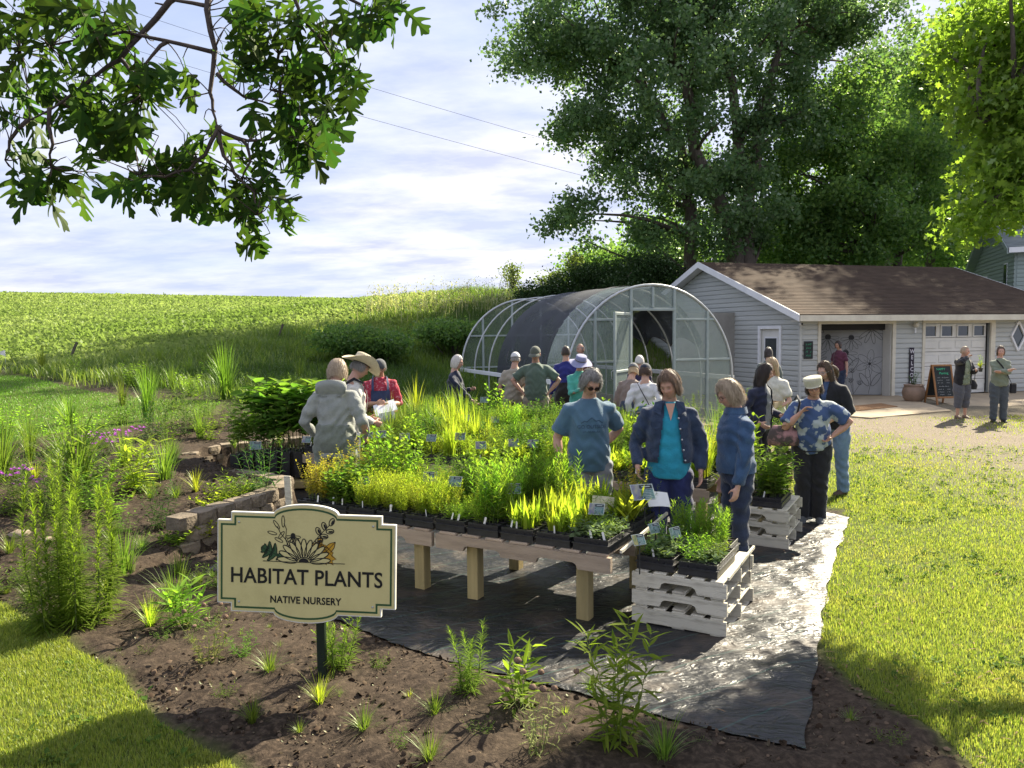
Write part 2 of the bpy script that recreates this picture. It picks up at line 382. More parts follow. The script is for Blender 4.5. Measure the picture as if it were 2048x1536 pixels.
LAWN_BL = gpoly([(-60, 1165), (0, 1210), (90, 1262), (160, 1300), (235, 1350), (300, 1410), (380, 1470), (470, 1525), (560, 1600)]) + [(-1.5, 2.6), (-6, 2.6), (-6.5, 5.0)]
LAWN_R = gpoly([(1950, 1570), (1870, 1476), (1760, 1408), (1690, 1360), (1640, 1320)]) + [(2.1, 5.25), (2.62, 6.3), (3.2, 7.5), (3.73, 8.55), (3.3, 8.85), (3.5, 9.6), (3.95, 12.4), (4.6, 15), (6.3, 17.2), (9.5, 17.4), (22, 19), (30, 4), (6, 2.2)]
LAWN_L = gpoly([(-80, 752), (40, 752), (170, 782), (300, 800), (440, 806), (420, 832), (300, 848), (120, 868), (-80, 905)])
def build_terrain():
    xs = np.unique(np.round(np.concatenate([-7 - np.cumsum(1.13 ** np.arange(34) * .12), np.arange(-7, 5.4, .055), np.arange(5.4, 14, .14), 14 + np.cumsum(1.13 ** np.arange(34) * .16)]), 4))
    ys = np.unique(np.round(np.concatenate([np.arange(-6, 3.4, .5), np.arange(3.4, 9.5, .05), np.arange(9.5, 16, .1), np.arange(16, 34, .3), 34 + np.cumsum(1.06 ** np.arange(44) * .5)]), 4))
    X, Y = np.meshgrid(xs, ys); Z = zg(X, Y)
    def soft(mask_poly, w, amp=.18, sc=1.6, seed=3):
        d = dpoly(X, Y, mask_poly); s = np.where(inpoly(X, Y, mask_poly), d, -d) + amp * fbm(X * sc, Y * sc, 3, seed); return np.clip(s / w + .5, 0, 1)
    lawn = np.maximum(np.maximum(soft(LAWN_BL, .12), soft(LAWN_R, .14)), soft(LAWN_L, .3, .25, .8))
    field = np.clip((Z - 1.22 + .25 * fbm(X * .3, Y * .3, 3, 9)) / .2, 0, 1) * np.clip((-X * .86 + Y * .5 - 16.2 + fbm(X * .2, Y * .2, 2, 5) * 3) / 1.6, 0, 1) * (Y > 12)
    field = np.where((X > -2) & (Y < 36), 0, field)
    bank = np.clip((Y - 12.6 + (X + 3) * .5) / 2.0, 0, 1) * (X < 7) * np.clip((Z + .02) / .12, 0, 1) * (1 - field) * (1 - lawn)
    bank = np.maximum(bank, np.where((Y > 30) & (field < .5), 1, 0)); bank = np.maximum(bank, np.where(np.abs(X) > 35, 1 - field, 0))
    gr = np.clip(1.2 - np.abs((X - 8.2) - (Y - 14.5) * -.15) / 3.6, 0, 1) * np.clip((Y - 6.2) / 5, 0, 1) * np.clip((26 - Y) / 6, 0, 1)
    gr = np.maximum(gr, ((X > 3.2) & (Y > 12.5) & (Y < 32)).astype(float) * .95)
    gravel = np.clip(gr + .9 * fbm(X * .7, Y * .7, 4, 21), 0, 1) * lawn; gravel = np.where((X > 3.6) & (Y > 13.5) & (Y < 32), np.maximum(gravel, .8), gravel)
    lawn = np.where((X > 3.6) & (Y > 15) & (Y < 32), .5, lawn)
    # crumbly soil and turf relief
    soil = (1 - np.maximum.reduce([lawn, field, bank])) * (~inpoly(X, Y, FABRIC)) * np.clip(dpoly(X, Y, FABRIC) / .15, 0, 1) * (Y < 20)
    clod = np.abs(fbm(X * 7, Y * 7, 3, 31)) * .12 + np.maximum(0, fbm(X * 13, Y * 13, 2, 41)) * .11 + fbm(X * 1.4, Y * 1.4, 2, 51) * .10
    Z = Z + soil * clod * .75 + lawn * fbm(X * 2, Y * 2, 2, 61) * .03 * (~inpoly(X, Y, FABRIC)) + field * fbm(X * .25, Y * .25, 3, 71) * .12 + bank * (Y > 14) * fbm(X * .6, Y * .6, 4, 81) * .45
    Z = Z - inpoly(X, Y, FABRIC) * .012
    n, m = X.shape; V = np.stack([X, Y, Z], 2).reshape(-1, 3)
    i = np.arange(n - 1)[:, None] * m + np.arange(m - 1)[None, :]; Fq = np.stack([i, i + 1, i + m + 1, i + m], 2).reshape(-1, 4)
    me = mesh_np('ground', V, Fq, [ground_mat()], smooth=True)
    for nm, a in (('lawn', lawn), ('field', field), ('bank', bank), ('gravel', gravel)):
        at_ = me.attributes.new(nm, 'FLOAT', 'POINT'); at_.data.foreach_set('value', a.ravel().astype(np.float32))
    o = obj('ground', me); tag(o, kind='structure'); return o
def ground_mat():
    m, nt, N, L, b = nodes('ground'); b.inputs['Roughness'].default_value = .95; b.inputs['Specular IOR Level'].default_value = .15
    tc = N('ShaderNodeTexCoord')
    def noise(sc, det=6, ro=.6):
        n = N('ShaderNodeTexNoise'); n.inputs['Scale'].default_value = sc; n.inputs['Detail'].default_value = det; n.inputs['Roughness'].default_value = ro; L(tc.outputs['Object'], n.inputs['Vector']); return n.outputs['Fac']
    def ramp(f, *st):
        r = N('ShaderNodeValToRGB'); e = r.color_ramp.elements
        while len(e) < len(st): e.new(.5)
        for k, (p, c) in enumerate(st): e[k].position = p; e[k].color = (*c, 1)
        L(f, r.inputs[0]); return r.outputs[0]
    def mix(f, a, c):
        x = N('ShaderNodeMix'); x.data_type = 'RGBA'; L(f, x.inputs[0]); L(a, x.inputs[6]); L(c, x.inputs[7]); return x.outputs[2]
    def attr(nm): a = N('ShaderNodeAttribute'); a.attribute_name = nm; return a.outputs['Fac']
    soil = ramp(noise(26), (.30, (.013, .0092, .007)), (.5, (.034, .0245, .0175)), (.68, (.085, .062, .044)))
    soil = mix(ramp(noise(1.3, 3), (.42, (0, 0, 0)), (.62, (.55, .55, .55))), soil, ramp(noise(40), (.3, (.038, .027, .019)), (.7, (.10, .074, .051))))
    lawn = ramp(noise(14), (.3, (.045, .065, .012)), (.6, (.10, .13, .025)), (.75, (.19, .17, .06)))
    grav = ramp(noise(55, 3), (.3, (.07, .055, .038)), (.5, (.17, .14, .10)), (.7, (.32, .275, .215)))
    fld = ramp(noise(2.2, 8, .7), (.33, (.11, .15, .04)), (.52, (.17, .22, .065)), (.7, (.25, .28, .11)))
    bnk = ramp(noise(5, 7), (.3, (.028, .05, .012)), (.6, (.065, .11, .022)), (.78, (.11, .15, .035)))
    c = mix(attr('bank'), soil, bnk); c = mix(attr('field'), c, fld); c = mix(attr('lawn'), c, lawn); c = mix(attr('gravel'), c, grav)
    L(c, b.inputs['Base Color'])
    bp = N('ShaderNodeBump'); bp.inputs['Strength'].default_value = .7; bp.inputs['Distance'].default_value = .012; L(noise(75, 5), bp.inputs['Height']); L(bp.outputs[0], b.inputs['Normal'])
    return m
build_terrain()
# ---------------------------------------------------------------- woven ground cloth, wrinkled
def build_fabric():
    m, nt, N, L, b = nodes('woven ground cloth'); b.inputs['Roughness'].default_value = .42; b.inputs['Specular IOR Level'].default_value = .55
    tc = N('ShaderNodeTexCoord')
    n = N('ShaderNodeTexNoise'); n.inputs['Scale'].default_value = 2.6; n.inputs['Detail'].default_value = 9; n.inputs['Roughness'].default_value = .65; L(tc.outputs['Object'], n.inputs['Vector'])
    r = N('ShaderNodeValToRGB'); e = r.color_ramp.elements; e[0].position = .50; e[0].color = (.010, .011, .013, 1); e[1].position = .78; e[1].color = (.085, .060, .040, 1); L(n.outputs['Fac'], r.inputs[0])
    mp = N('ShaderNodeMapping'); mp.inputs['Rotation'].default_value = (0, 0, R(-29.4)); L(tc.outputs['Object'], mp.inputs[0])
    wv = N('ShaderNodeTexWave'); wv.wave_type = 'BANDS'; wv.bands_direction = 'Y'; wv.inputs['Scale'].default_value = .95; wv.inputs['Distortion'].default_value = .4; wv.inputs['Detail'].default_value = 1; L(mp.outputs[0], wv.inputs['Vector'])
    r2 = N('ShaderNodeValToRGB'); e = r2.color_ramp.elements; e[0].position = .9988; e[0].color = (0, 0, 0, 1); e[1].position = .9996; e[1].color = (.3, .3, .3, 1); L(wv.outputs['Fac'], r2.inputs[0])
    mx = N('ShaderNodeMix'); mx.data_type = 'RGBA'; L(r2.outputs[0], mx.inputs[0]); L(r.outputs[0], mx.inputs[6]); mx.inputs[7].default_value = (.05, .16, .13, 1); L(mx.outputs[2], b.inputs['Base Color'])
    rr = N('ShaderNodeMapRange'); rr.inputs[1].default_value = .4; rr.inputs[2].default_value = .75; rr.inputs[3].default_value = .38; rr.inputs[4].default_value = .65; L(n.outputs['Fac'], rr.inputs[0]); L(rr.outputs[0], b.inputs['Roughness'])
    bn = N('ShaderNodeTexNoise'); bn.inputs['Scale'].default_value = 34; bn.inputs['Detail'].default_value = 4; L(tc.outputs['Object'], bn.inputs['Vector'])
    bp = N('ShaderNodeBump'); bp.inputs['Strength'].default_value = .2; bp.inputs['Distance'].default_value = .01; L(bn.outputs['Fac'], bp.inputs['Height'])
    mp2 = N('ShaderNodeMapping'); mp2.inputs['Rotation'].default_value = (0, 0, R(24)); mp2.inputs['Scale'].default_value = (1, 2.3, 1); L(tc.outputs['Object'], mp2.inputs[0]); wn = N('ShaderNodeTexNoise'); wn.inputs['Scale'].default_value = 7.0; wn.inputs['Detail'].default_value = 3; wn.inputs['Distortion'].default_value = 1.2; L(mp2.outputs[0], wn.inputs['Vector'])
    b2 = N('ShaderNodeBump'); b2.inputs['Strength'].default_value = .6; b2.inputs['Distance'].default_value = .035; L(wn.outputs['Fac'], b2.inputs['Height']); L(bp.outputs[0], b2.inputs['Normal']); L(b2.outputs[0], b.inputs['Normal'])
    from mathutils.geometry import delaunay_2d_cdt
    ol = []
    for k in range(len(FABRIC)):
        p, q = Vector(FABRIC[k]), Vector(FABRIC[(k + 1) % len(FABRIC)]); m_ = max(1, int((q - p).length / .06)); nn = (q - p).normalized(); nn = Vector((-nn.y, nn.x))
        for i in range(m_): c = p.lerp(q, i / m_); ol.append(c + nn * (.016 * math.sin(c.x * 9 + c.y * 7) + .008 * math.sin(c.x * 31 - c.y * 23)))
    st = .045; xs = np.arange(-4.6, 4.4, st); ys = np.arange(3.6, 15, st); X, Y = np.meshgrid(xs, ys); X = X + (np.arange(len(ys)) % 2)[:, None] * st * .5
    OLP = [tuple(p) for p in ol]; ok = inpoly(X, Y, OLP) & (dpoly(X, Y, FABRIC) > .045) & ((Y < 9) | ((np.arange(len(ys)) % 3 == 0)[:, None] & (np.arange(len(xs)) % 3 == 0)[None, :]))
    pts = ol + [Vector((x, y)) for x, y in zip(X[ok], Y[ok])]; n0 = len(ol)
    vv, ee, ff, _a, _b, _c = delaunay_2d_cdt(pts, [(i, (i + 1) % n0) for i in range(n0)], [], 1, 1e-5); P = np.array([tuple(v) for v in vv]); X, Y = P[:, 0], P[:, 1]; edge = dpoly(X, Y, FABRIC); right = _smooth((X - .9 + (Y - 5) * -.3) / 1.0)
    g = fbm(X * 1.1 + Y * .5, Y * .7, 3, 5); ru, rv = X * .49 + Y * .87, X * .87 - Y * .49
    wr = np.abs(fbm(X * 2.3 + .8 * Y, Y * 4.2 - X * 1.2, 3, 7)) * .07 + (1 - np.abs(fbm(ru * 3.2, rv * 1.5, 3, 17)) * 2) ** 6 * .014 + np.abs(fbm(X * 6, Y * 9, 2, 8)) * .022
    Z = .006 + np.maximum(0, .05 * np.abs(g) + wr * (.25 + .75 * right) - .004) * np.clip(edge / .12, 0.05, 1)
    o = obj('ground_cloth', mesh_np('ground_cloth', np.c_[X, Y, Z], np.array(ff, np.int32), [m], smooth=True)); tag(o, 'wrinkled black woven weed cloth spread under the plant tables', 'ground cloth', kind='structure')
build_fabric()
# ================================================================ MATERIALS OF BUILT THINGS
M_SIDE = pmat('grey vinyl siding', (.47, .485, .46), (.41, .425, .405), 2.0, .55, .12, 30, stretch=(.25, .25, 4), rnd=.03)
M_SIDEH = pmat('green grey siding', (.30, .36, .34), (.26, .32, .30), 2.0, .6, .12, 30, stretch=(.25, .25, 4), rnd=.03)
M_WTRIM = pmat('white trim', (.78, .79, .80), (.70, .71, .72), 3, .5, .08, 20)
M_CTRIM = pmat('cream trim', (.66, .62, .50), (.56, .52, .42), 3, .55, .08, 20)
M_DOORW = pmat('white door', (.70, .69, .64), (.62, .61, .56), 2, .45, .05, 30)
M_DARK = pmat('dark interior', (.03, .028, .025), None, 4, .9)
M_INT = pmat('interior panel', (.34, .33, .30), (.28, .27, .25), 3, .8)
M_CONC = pmat('concrete', (.40, .32, .215), (.31, .25, .17), 2.2, .9, .25, 60)
M_GLASSD = pmat('dark window glass', (.03, .04, .045), (.05, .065, .07), 2, .06, 0, spec=.8)
M_STEEL = pmat('galvanised tube', (.50, .52, .53), (.38, .40, .41), 8, .4, metal=.5)
M_FRAME = pmat('grey green frame', (.33, .38, .37), (.26, .31, .30), 6, .45)
M_POST = pmat('treated post', (.42, .33, .155), (.30, .24, .11), 3, .8, .3, 40, stretch=(6, 6, .6), rnd=.1)
M_PALLET = pmat('pallet wood', (.46, .36, .26), (.32, .25, .18), 4, .85, .35, 40, stretch=(.7, 5, 5), rnd=.14)
M_WHITEW = pmat('white painted wood', (.60, .56, .45), (.27, .235, .175), 5, .75, .4, 30, stretch=(.9, 4, 6), lo=.5, hi=.80, rnd=.08)
M_STAIN = pmat('wood frame brown', (.34, .16, .055), (.24, .11, .04), 5, .55, .2, 30, stretch=(5, 5, .8))
M_BLACKP = pmat('black pot plastic', (.018, .018, .020), (.03, .03, .033), 14, .42, .06, 80, spec=.5)
M_BLOCK = pmat('concrete wall block', (.25, .20, .145), (.14, .115, .085), 5, .95, .8, 45, rnd=.25)
M_BLACK = pmat('black paint', (.012, .012, .012), None, 6, .6)
M_TERRA = pmat('glazed clay', (.30, .20, .14), (.20, .14, .10), 4, .5, .15, 14)
M_CHALK = pmat('chalkboard', (.02, .024, .024), (.035, .04, .04), 3, .8)
M_CHG = pmat('green chalk', (.08, .48, .24), (.06, .38, .2), 30, .9)
M_CHW = pmat('white chalk', (.62, .62, .60), (.45, .45, .44), 40, .9)
M_CHP = pmat('violet grey paint', (.66, .64, .68), None, 20, .8)
# ================================================================ GARAGE
GA, GTH = Vector((8.2, 21.9, 0)), R(18)
def plane_xz(px, py, o, th, side='front'):
    """where a pixel's ray meets the facade (front) or the end wall (side): local (x or y, z)"""
    d = ray(px, py); c = Vector((0, 0, CAM_Z)); ex = Vector((math.cos(th), math.sin(th), 0)); ey = Vector((-math.sin(th), math.cos(th), 0))
    n = ey if side == 'front' else ex; t = (o - c).dot(n) / d.dot(n); p = c + d * t - o
    return (p.dot(ex) if side == 'front' else p.dot(ey)), p.z
def siding(parent, mat, lo, hi, z0, z1, course=.148, axis='x', holes=(), slope=None, face=0.0, out=-1):
    """clapboards on a wall; slope(z) gives the usable (lo, hi); holes (a, b, za, zb)"""
    z = z0
    while z < z1 - .02:
        h = min(course, z1 - z); a, b = (lo, hi) if slope is None else slope(z + h * .5)
        segs = [(a, b)]
        for (ha, hb, za, zb) in holes:
            if z + h * .5 > za and z + h * .5 < zb:
                nx = []
                for (p, q) in segs:
                    if hb <= p or ha >= q: nx.append((p, q)); continue
                    if ha > p: nx.append((p, ha))
                    if hb < q: nx.append((hb, q))
                segs = nx
        for (p, q) in segs:
            if q - p < .03: continue
            mb = MB(); prof = [(face, 0), (face + out * .034, .0), (face + out * .036, .012), (face + out * .030, h * .66), (face + out * .008, h * .90), (face + out * .006, h - .001), (face, h - .001)]
            if axis == 'x': mb.prism([(y, zz) for y, zz in prof], (p, 0, z), (0, 1, 0), (0, 0, 1), (q - p, 0, 0))
            else: mb.prism([(y, zz) for y, zz in prof], (0, p, z), (1, 0, 0), (0, 0, 1), (0, q - p, 0))
            mb.build('siding_board', mat, parent)
        z += course
def roof_slab(parent, name, x0, x1, yA, zA, yB, zB, mat, th=.10, course=.145):
    """stepped shingle courses from the eave (A) up to the ridge (B)"""
    mb = MB(); L = math.hypot(yB - yA, zB - zA); n = int(L / course); dy, dz = (yB - yA) / L, (zB - zA) / L; ny, nz = -dz, dy
    if nz < 0: ny, nz = -ny, -nz
    V, F = [], []
    for k in range(n):
        a, b = k * L / n, (k + 1) * L / n
        for s, off in ((a, .012), (b, .002)):
            for x in (x0, x1): V.append((x, yA + dy * s + ny * off, zA + dz * s + nz * off))
    for k in range(n):
        i = k * 4; F.append((i, i + 1, i + 3, i + 2))
        if k: F.append((i - 2, i - 1, i + 1, i))
    mb.add(V, F)
    P = [(x, yA + dy * s - ny * th * q, zA + dz * s - nz * th * q) for s in (0, L) for x in (x0, x1) for q in (0, 1)]
    mb.add(P, [(0, 1, 3, 2), (4, 6, 7, 5), (1, 5, 7, 3), (0, 4, 5, 1), (2, 3, 7, 6)])
    return mb.build(name, mat, parent)
def shingle_mat(name, a, b):
    m, nt, N, L, bs = nodes(name); bs.inputs['Roughness'].default_value = .95; bs.inputs['Specular IOR Level'].default_value = .2
    tc = N('ShaderNodeTexCoord'); mp = N('ShaderNodeMapping'); mp.inputs['Scale'].default_value = (3.2, 7.0, 7.0); L(tc.outputs['Object'], mp.inputs[0])
    v = N('ShaderNodeTexVoronoi'); v.inputs['Scale'].default_value = 1.0; L(mp.outputs[0], v.inputs['Vector'])
    n = N('ShaderNodeTexNoise'); n.inputs['Scale'].default_value = 1.3; n.inputs['Detail'].default_value = 9; n.inputs['Roughness'].default_value = .7; L(tc.outputs['Object'], n.inputs['Vector'])
    mx = N('ShaderNodeMix'); mx.data_type = 'RGBA'; mx.inputs[6].default_value = (*a, 1); mx.inputs[7].default_value = (*b, 1)
    sp = N('ShaderNodeSeparateColor'); L(v.outputs['Color'], sp.inputs[0]); ad = N('ShaderNodeMath'); ad.operation = 'MULTIPLY_ADD'; L(sp.outputs[0], ad.inputs[0]); ad.inputs[1].default_value = .5; L(n.outputs['Fac'], ad.inputs[2])
    sb = N('ShaderNodeMath'); sb.operation = 'SUBTRACT'; L(ad.outputs[0], sb.inputs[0]); sb.inputs[1].default_value = .25; L(sb.outputs[0], mx.inputs[0]); L(mx.outputs[2], bs.inputs['Base Color'])
    bn = N('ShaderNodeTexNoise'); bn.inputs['Scale'].default_value = 90; L(tc.outputs['Object'], bn.inputs['Vector']); bp = N('ShaderNodeBump'); bp.inputs['Strength'].default_value = .5; bp.inputs['Distance'].default_value = .01; L(bn.outputs['Fac'], bp.inputs['Height']); L(bp.outputs[0], bs.inputs['Normal'])
    return m
M_SHB = shingle_mat('brown shingles', (.048, .033, .024), (.098, .067, .047))
M_SHG = shingle_mat('grey shingles', (.12, .14, .14), (.22, .25, .25))
def build_garage():
    g = empty('garage', GA, GTH, 'low grey sided garage with brown shingle roof and two garage doors', 'garage')
    LEN, DEP, ZE, ZR = 10.5, 9.6, 2.50, 4.25
    fx = lambda px, py: plane_xz(px, py, GA, GTH)
    d1a, d1b, d2a, d2b = fx(1640, 720)[0], fx(1783, 720)[0], fx(1848, 720)[0], fx(1982, 720)[0]; dz = 2.18
    s1a, s1b = plane_xz(1521, 700, GA, GTH, 'side')[0], plane_xz(1559, 700, GA, GTH, 'side')[0]
    sa, sb = min(s1a, s1b), max(s1a, s1b); sz = 2.06
    # structural shell behind the boards
    mb = MB()
    for (a, b, z0, z1) in ((.02, d1a, 0, ZE), (d1a, d1b, dz, ZE), (d1b, d2a, 0, ZE), (d2a, d2b, dz, ZE), (d2b, LEN, 0, ZE)): mb.box(((a + b) / 2, .09, (z0 + z1) / 2), (b - a, .14, z1 - z0))
    mb.prism([(0.02, 0), (sa, 0), (sa, sz), (sb, sz), (sb, 0), (DEP, 0), (DEP, ZE), (DEP / 2, ZR - .06), (0.02, ZE)], (.02, 0, 0), (0, 1, 0), (0, 0, 1), (.12, 0, 0))
    mb.prism([(0, 0), (DEP, 0), (DEP, ZE), (DEP / 2, ZR - .06), (0, ZE)], (LEN - .12, 0, 0), (0, 1, 0), (0, 0, 1), (.12, 0, 0))
    mb.box((LEN / 2, DEP - .06, ZE / 2), (LEN, .12, ZE)); mb.build('wall', M_SIDE, g)
    fl = MB(); fl.box((LEN / 2, DEP / 2, .012), (LEN - .3, DEP - .3, .02)); fl.build('floor_slab', M_CONC, g)
    # boards
    siding(g, M_SIDE, .06, LEN, .12, ZE - .12, axis='x', holes=[(d1a - .1, d1b + .13, 0, dz + .1), (d2a - .1, d2b + .12, 0, dz + .1)], face=.02)
    siding(g, M_SIDE, .06, DEP, .12, ZR - .25, axis='y', holes=[(sa - .11, sb + .11, 0, sz + .12)], face=.02,
           slope=lambda z: (.06, DEP) if z < ZE - .05 else (.06 + (z - ZE + .05) / (ZR - ZE) * DEP / 2, DEP - (z - ZE + .05) / (ZR - ZE) * DEP / 2))
    cp = MB(); cp.box((-.012, -.012, ZE / 2 - .02), (.075, .075, ZE - .1)); cp.build('corner_post', M_SIDE, g)
    # roof
    oh, ox = .42, .36; sl = (ZR - ZE) / (DEP / 2)
    roof_slab(g, 'roof', -ox, LEN + ox, -oh, ZE - oh * sl + .10, DEP / 2, ZR + .10, M_SHB); roof_slab(g, 'roof', -ox, LEN + ox, DEP + oh, ZE - oh * sl + .10, DEP / 2, ZR + .10, M_SHB)
    f = MB(); f.box((LEN / 2, -oh - .018, ZE - oh * sl + .0), (LEN + 2 * ox, .03, .17)); f.build('fascia', M_CTRIM, g)
    s = MB(); s.box((LEN / 2, -oh / 2, ZE - oh * sl - .07), (LEN + ox * 2 - .06, oh - .01, .016)); s.build('soffit', M_CTRIM, g)
    for sgn, xx in ((-1, -ox - .018), (1, LEN + ox + .018)):
        for (ya, yb) in ((-oh, DEP / 2), (DEP + oh, DEP / 2)):
            za = ZE - oh * sl; k = MB(); k.prism([(ya, za - .09), (yb, ZR - .09), (yb, ZR + .11), (ya, za + .11)], (xx - .015, 0, 0), (0, 1, 0), (0, 0, 1), (.03, 0, 0)); k.build('rake_board', M_WTRIM, g)
            k = MB(); k.prism([(ya, za - .05), (yb, ZR - .05), (yb, ZR - .035), (ya, za - .035)], (-ox if sgn < 0 else LEN, 0, 0), (0, 1, 0), (0, 0, 1), (ox - .003, 0, 0)); k.build('soffit', M_WTRIM, g)
    # open doorway: frame, deep white jamb
    fr = MB(); fr.box((d1a - .05, -.005, dz / 2), (.1, .06, dz)); fr.box(((d1a + d1b) / 2 + .01, -.005, dz + .05), (d1b - d1a + .22, .06, .1)); fr.box((d1b + .06, -.005, dz / 2), (.12, .06, dz)); fr.build('door_frame', M_CTRIM, g)
    for xx in (d1b - .01, d1a + .01):
        j = MB(); j.box((xx, .18, dz / 2), (.02, .30, dz)); j.build('door_jamb', M_DOORW, g)
    bk = MB(); bk.box(((d1a + d1b) / 2, .30, dz - .09), (d1b - d1a, .1, .18)); bk.build('rolled_door_edge', M_DARK, g)
    inn = MB(); inn.box((d1a - 1.2, 3.2, 1.3), (3.2, .05, 2.6)); inn.box((d1a - .2, 1.6, 1.3), (.06, 3.0, 2.6)); inn.build('inner_wall', M_INT, g)
    # mural panel inside: from the right jamb back to the left
    pa, pb = Vector((d1b - .02, .34, 0)), Vector((d1a + .55, 1.35, 0)); ax = (pb - pa).normalized(); W = (pb - pa).length; nrm = Vector((0, 0, 1)).cross(ax); nrm = nrm if nrm.y < 0 else -nrm
    pm = MB(); pm.prism([(0, .04), (W, .04), (W, 2.1), (0, 2.1)], pa, ax, (0, 0, 1), -nrm * .04); mural = pm.build('mural_panel', pmat('mural white', (.36, .365, .365), (.31, .315, .315), 2, .8), g)
    D = Draw(pa + ax * W, -ax, (0, 0, 1), nrm, .004); k = W
    def daisy(x, y, r, droop=.35, n=7, cen=.22):
        for i in range(n):
            a = math.pi * (1.02 + .96 * i / (n - 1)) + (0 if i % 2 else .05); l = r * (1 if abs(i - (n - 1) / 2) < 3 else .85)
            D.ell(x + math.cos(a) * l * .62, y + math.sin(a) * l * .62 * (1 + droop * .3), l * .44, l * .15, a, .008)
        D.ell(x, y + r * .05, r * cen, r * cen * .85, 0, fill=0); D.ell(x, y + r * .05, r * cen, r * cen, 0, .014)
    def stem(pts, w=.011):
        D.stroke(pts, w)
    for (x, y, r) in ((k * .30, 1.78, .36), (k * .60, 1.76, .34), (k * .53, 1.30, .38), (k * .44, .72, .30)): daisy(x, y, r)
    for i in range(6):
        a = i * math.pi / 3 + .4; D.ell(k * .84 + math.cos(a) * .20, .98 + math.sin(a) * .22, .21, .095, a, .008); stem([(k * .84 + math.cos(a) * .07, .98 + math.sin(a) * .07), (k * .84 + math.cos(a) * .2, .98 + math.sin(a) * .2)], .008)
    D.ell(k * .84, .98, .04, .04, 0, fill=0)
    stem([(k * .30, 1.7), (k * .36, 1.2), (k * .38, .8), (k * .33, .06)]); stem([(k * .53, 1.1), (k * .54, .6), (k * .55, .06)]); stem([(k * .44, .6), (k * .46, .3), (k * .46, .06)]); stem([(k * .84, .8), (k * .86, .4), (k * .83, .06)]); stem([(k * .44, .55), (k * .38, .4), (k * .40, .06)])
    for sx in (-1, 1):
        D.ell(k * .54 + sx * .19, .92, .27, .085, math.pi / 2 - sx * .62, .012); D.ell(k * .85 + sx * .17, .5, .23, .075, math.pi / 2 - sx * .6, .012)
    for i in range(7):
        y = .2 + i * .17
        for sx in (-1, 1): D.ell(k * .17 + sx * .14, y + .06, .14, .038, sx * .6, .010, fill=None)
    stem([(k * .17, .06), (k * .18, .7), (k * .21, 1.45)])
    for i, (x, y) in enumerate(((.62, .72), (.72, .35), (.60, .42))):
        for a in (.9, 1.57, 2.2): D.ell(k * x + math.cos(a) * .05, y + math.sin(a) * .06, .07, .035, a, .009)
        stem([(k * x, y), (k * .64, .06)], .009)
    for (x, y) in ((.07, 1.62), (.14, 1.63), (.12, 1.44), (.05, 1.5)): D.ell(k * x, y, .032, .034, fill=0); stem([(k * x, y), (k * .09, 1.3)], .008)
    for a in (-.3, -.8, -1.4, -2.0, -2.5): D.ell(k * .86 + math.cos(a) * .25, 2.02 + math.sin(a) * .25, .2, .05, a, .011)
    for a in (-.6, -1.5, -2.4): D.ell(k * .16 + math.cos(a) * .13, 2.06 + math.sin(a) * .12, .1, .045, a, .011)
    D.build('mural_flowers', pmat('mural line grey', (.055, .055, .058), None, 9, .8), mural)
    # closed sectional door with four panes
    dm = MB(); n = 5; hh = dz / n
    d2 = empty('sectional_door', (0, 0, 0)); d2.parent = g
    for i in range(n):
        p = MB(); p.cbox(((d2a + d2b) / 2 - .03, .16, hh * (i + .5)), (d2b - d2a - .1, .05, hh - .012), .006)
        if i < n - 1:
            for q in range(4): p.cbox((d2a + (d2b - d2a - .1) * (q + .5) / 4, .13, hh * (i + .5)), ((d2b - d2a) / 4 - .14, .02, hh * .52), .008)
        p.build('door_section', M_DOORW, d2)
    for q in range(4):
        cx = d2a + .02 + (d2b - d2a - .1) * (q + .5) / 4; w = (d2b - d2a) / 4 * .62; fr = MB(); zc = hh * 4.45
        for (bx, bz, bw, bh) in ((0, .17, w + .08, .04), (0, -.17, w + .08, .04), (w / 2 + .02, 0, .04, .30), (-w / 2 - .02, 0, .04, .30)): fr.box((cx + bx, .12, zc + bz), (bw, .04, bh))
        fo = fr.build('window_frame', M_DOORW, d2); pn = MB(); pn.box((cx, .132, zc), (w, .012, .30)); pn.build('pane', M_GLASSD, fo)
    fr = MB(); fr.box((d2a - .05, -.005, dz / 2), (.1, .06, dz)); fr.box(((d2a + d2b) / 2, -.005, dz + .05), (d2b - d2a + .2, .06, .1)); fr.box((d2b + .03, -.005, dz / 2), (.18, .06, dz)); fr.build('door_frame', M_CTRIM, g)
    # side door on the gable wall
    sd = MB(); sd.box((.08, (sa + sb) / 2, sz / 2), (.05, sb - sa, sz)); so = sd.build('side_door', M_DOORW, g)
    for (z0, z1) in ((1.12, 1.78), (.35, 1.02)):
        w = (sb - sa) * .58; fr = MB(); fr.box((.05, (sa + sb) / 2, (z0 + z1) / 2), (.03, w + .1, z1 - z0 + .1)); fo = fr.build('window_frame', M_WTRIM, so); pn = MB(); pn.box((.031, (sa + sb) / 2, (z0 + z1) / 2), (.012, w, z1 - z0)); pn.build('pane', M_GLASSD, fo)
    fr = MB()
    fr.box((-.005, sa - .05, sz / 2), (.06, .1, sz)); fr.box((-.005, sb + .05, sz / 2), (.06, .1, sz)); fr.box((-.005, (sa + sb) / 2, sz + .05), (.06, sb - sa + .2, .1)); fr.build('door_frame', M_WTRIM, g)
    # diamond window
    wx, wz = fx(2034, 672); dw = MB(); a, b = .29, .46
    for (p, q) in (((-a, 0), (0, b)), ((0, b), (a, 0)), ((a, 0), (0, -b)), ((0, -b), (-a, 0))): dw.bar((wx + p[0], -.03, wz + p[1]), (wx + q[0], -.03, wz + q[1]), .06, .07, up=(0, 1, 0))
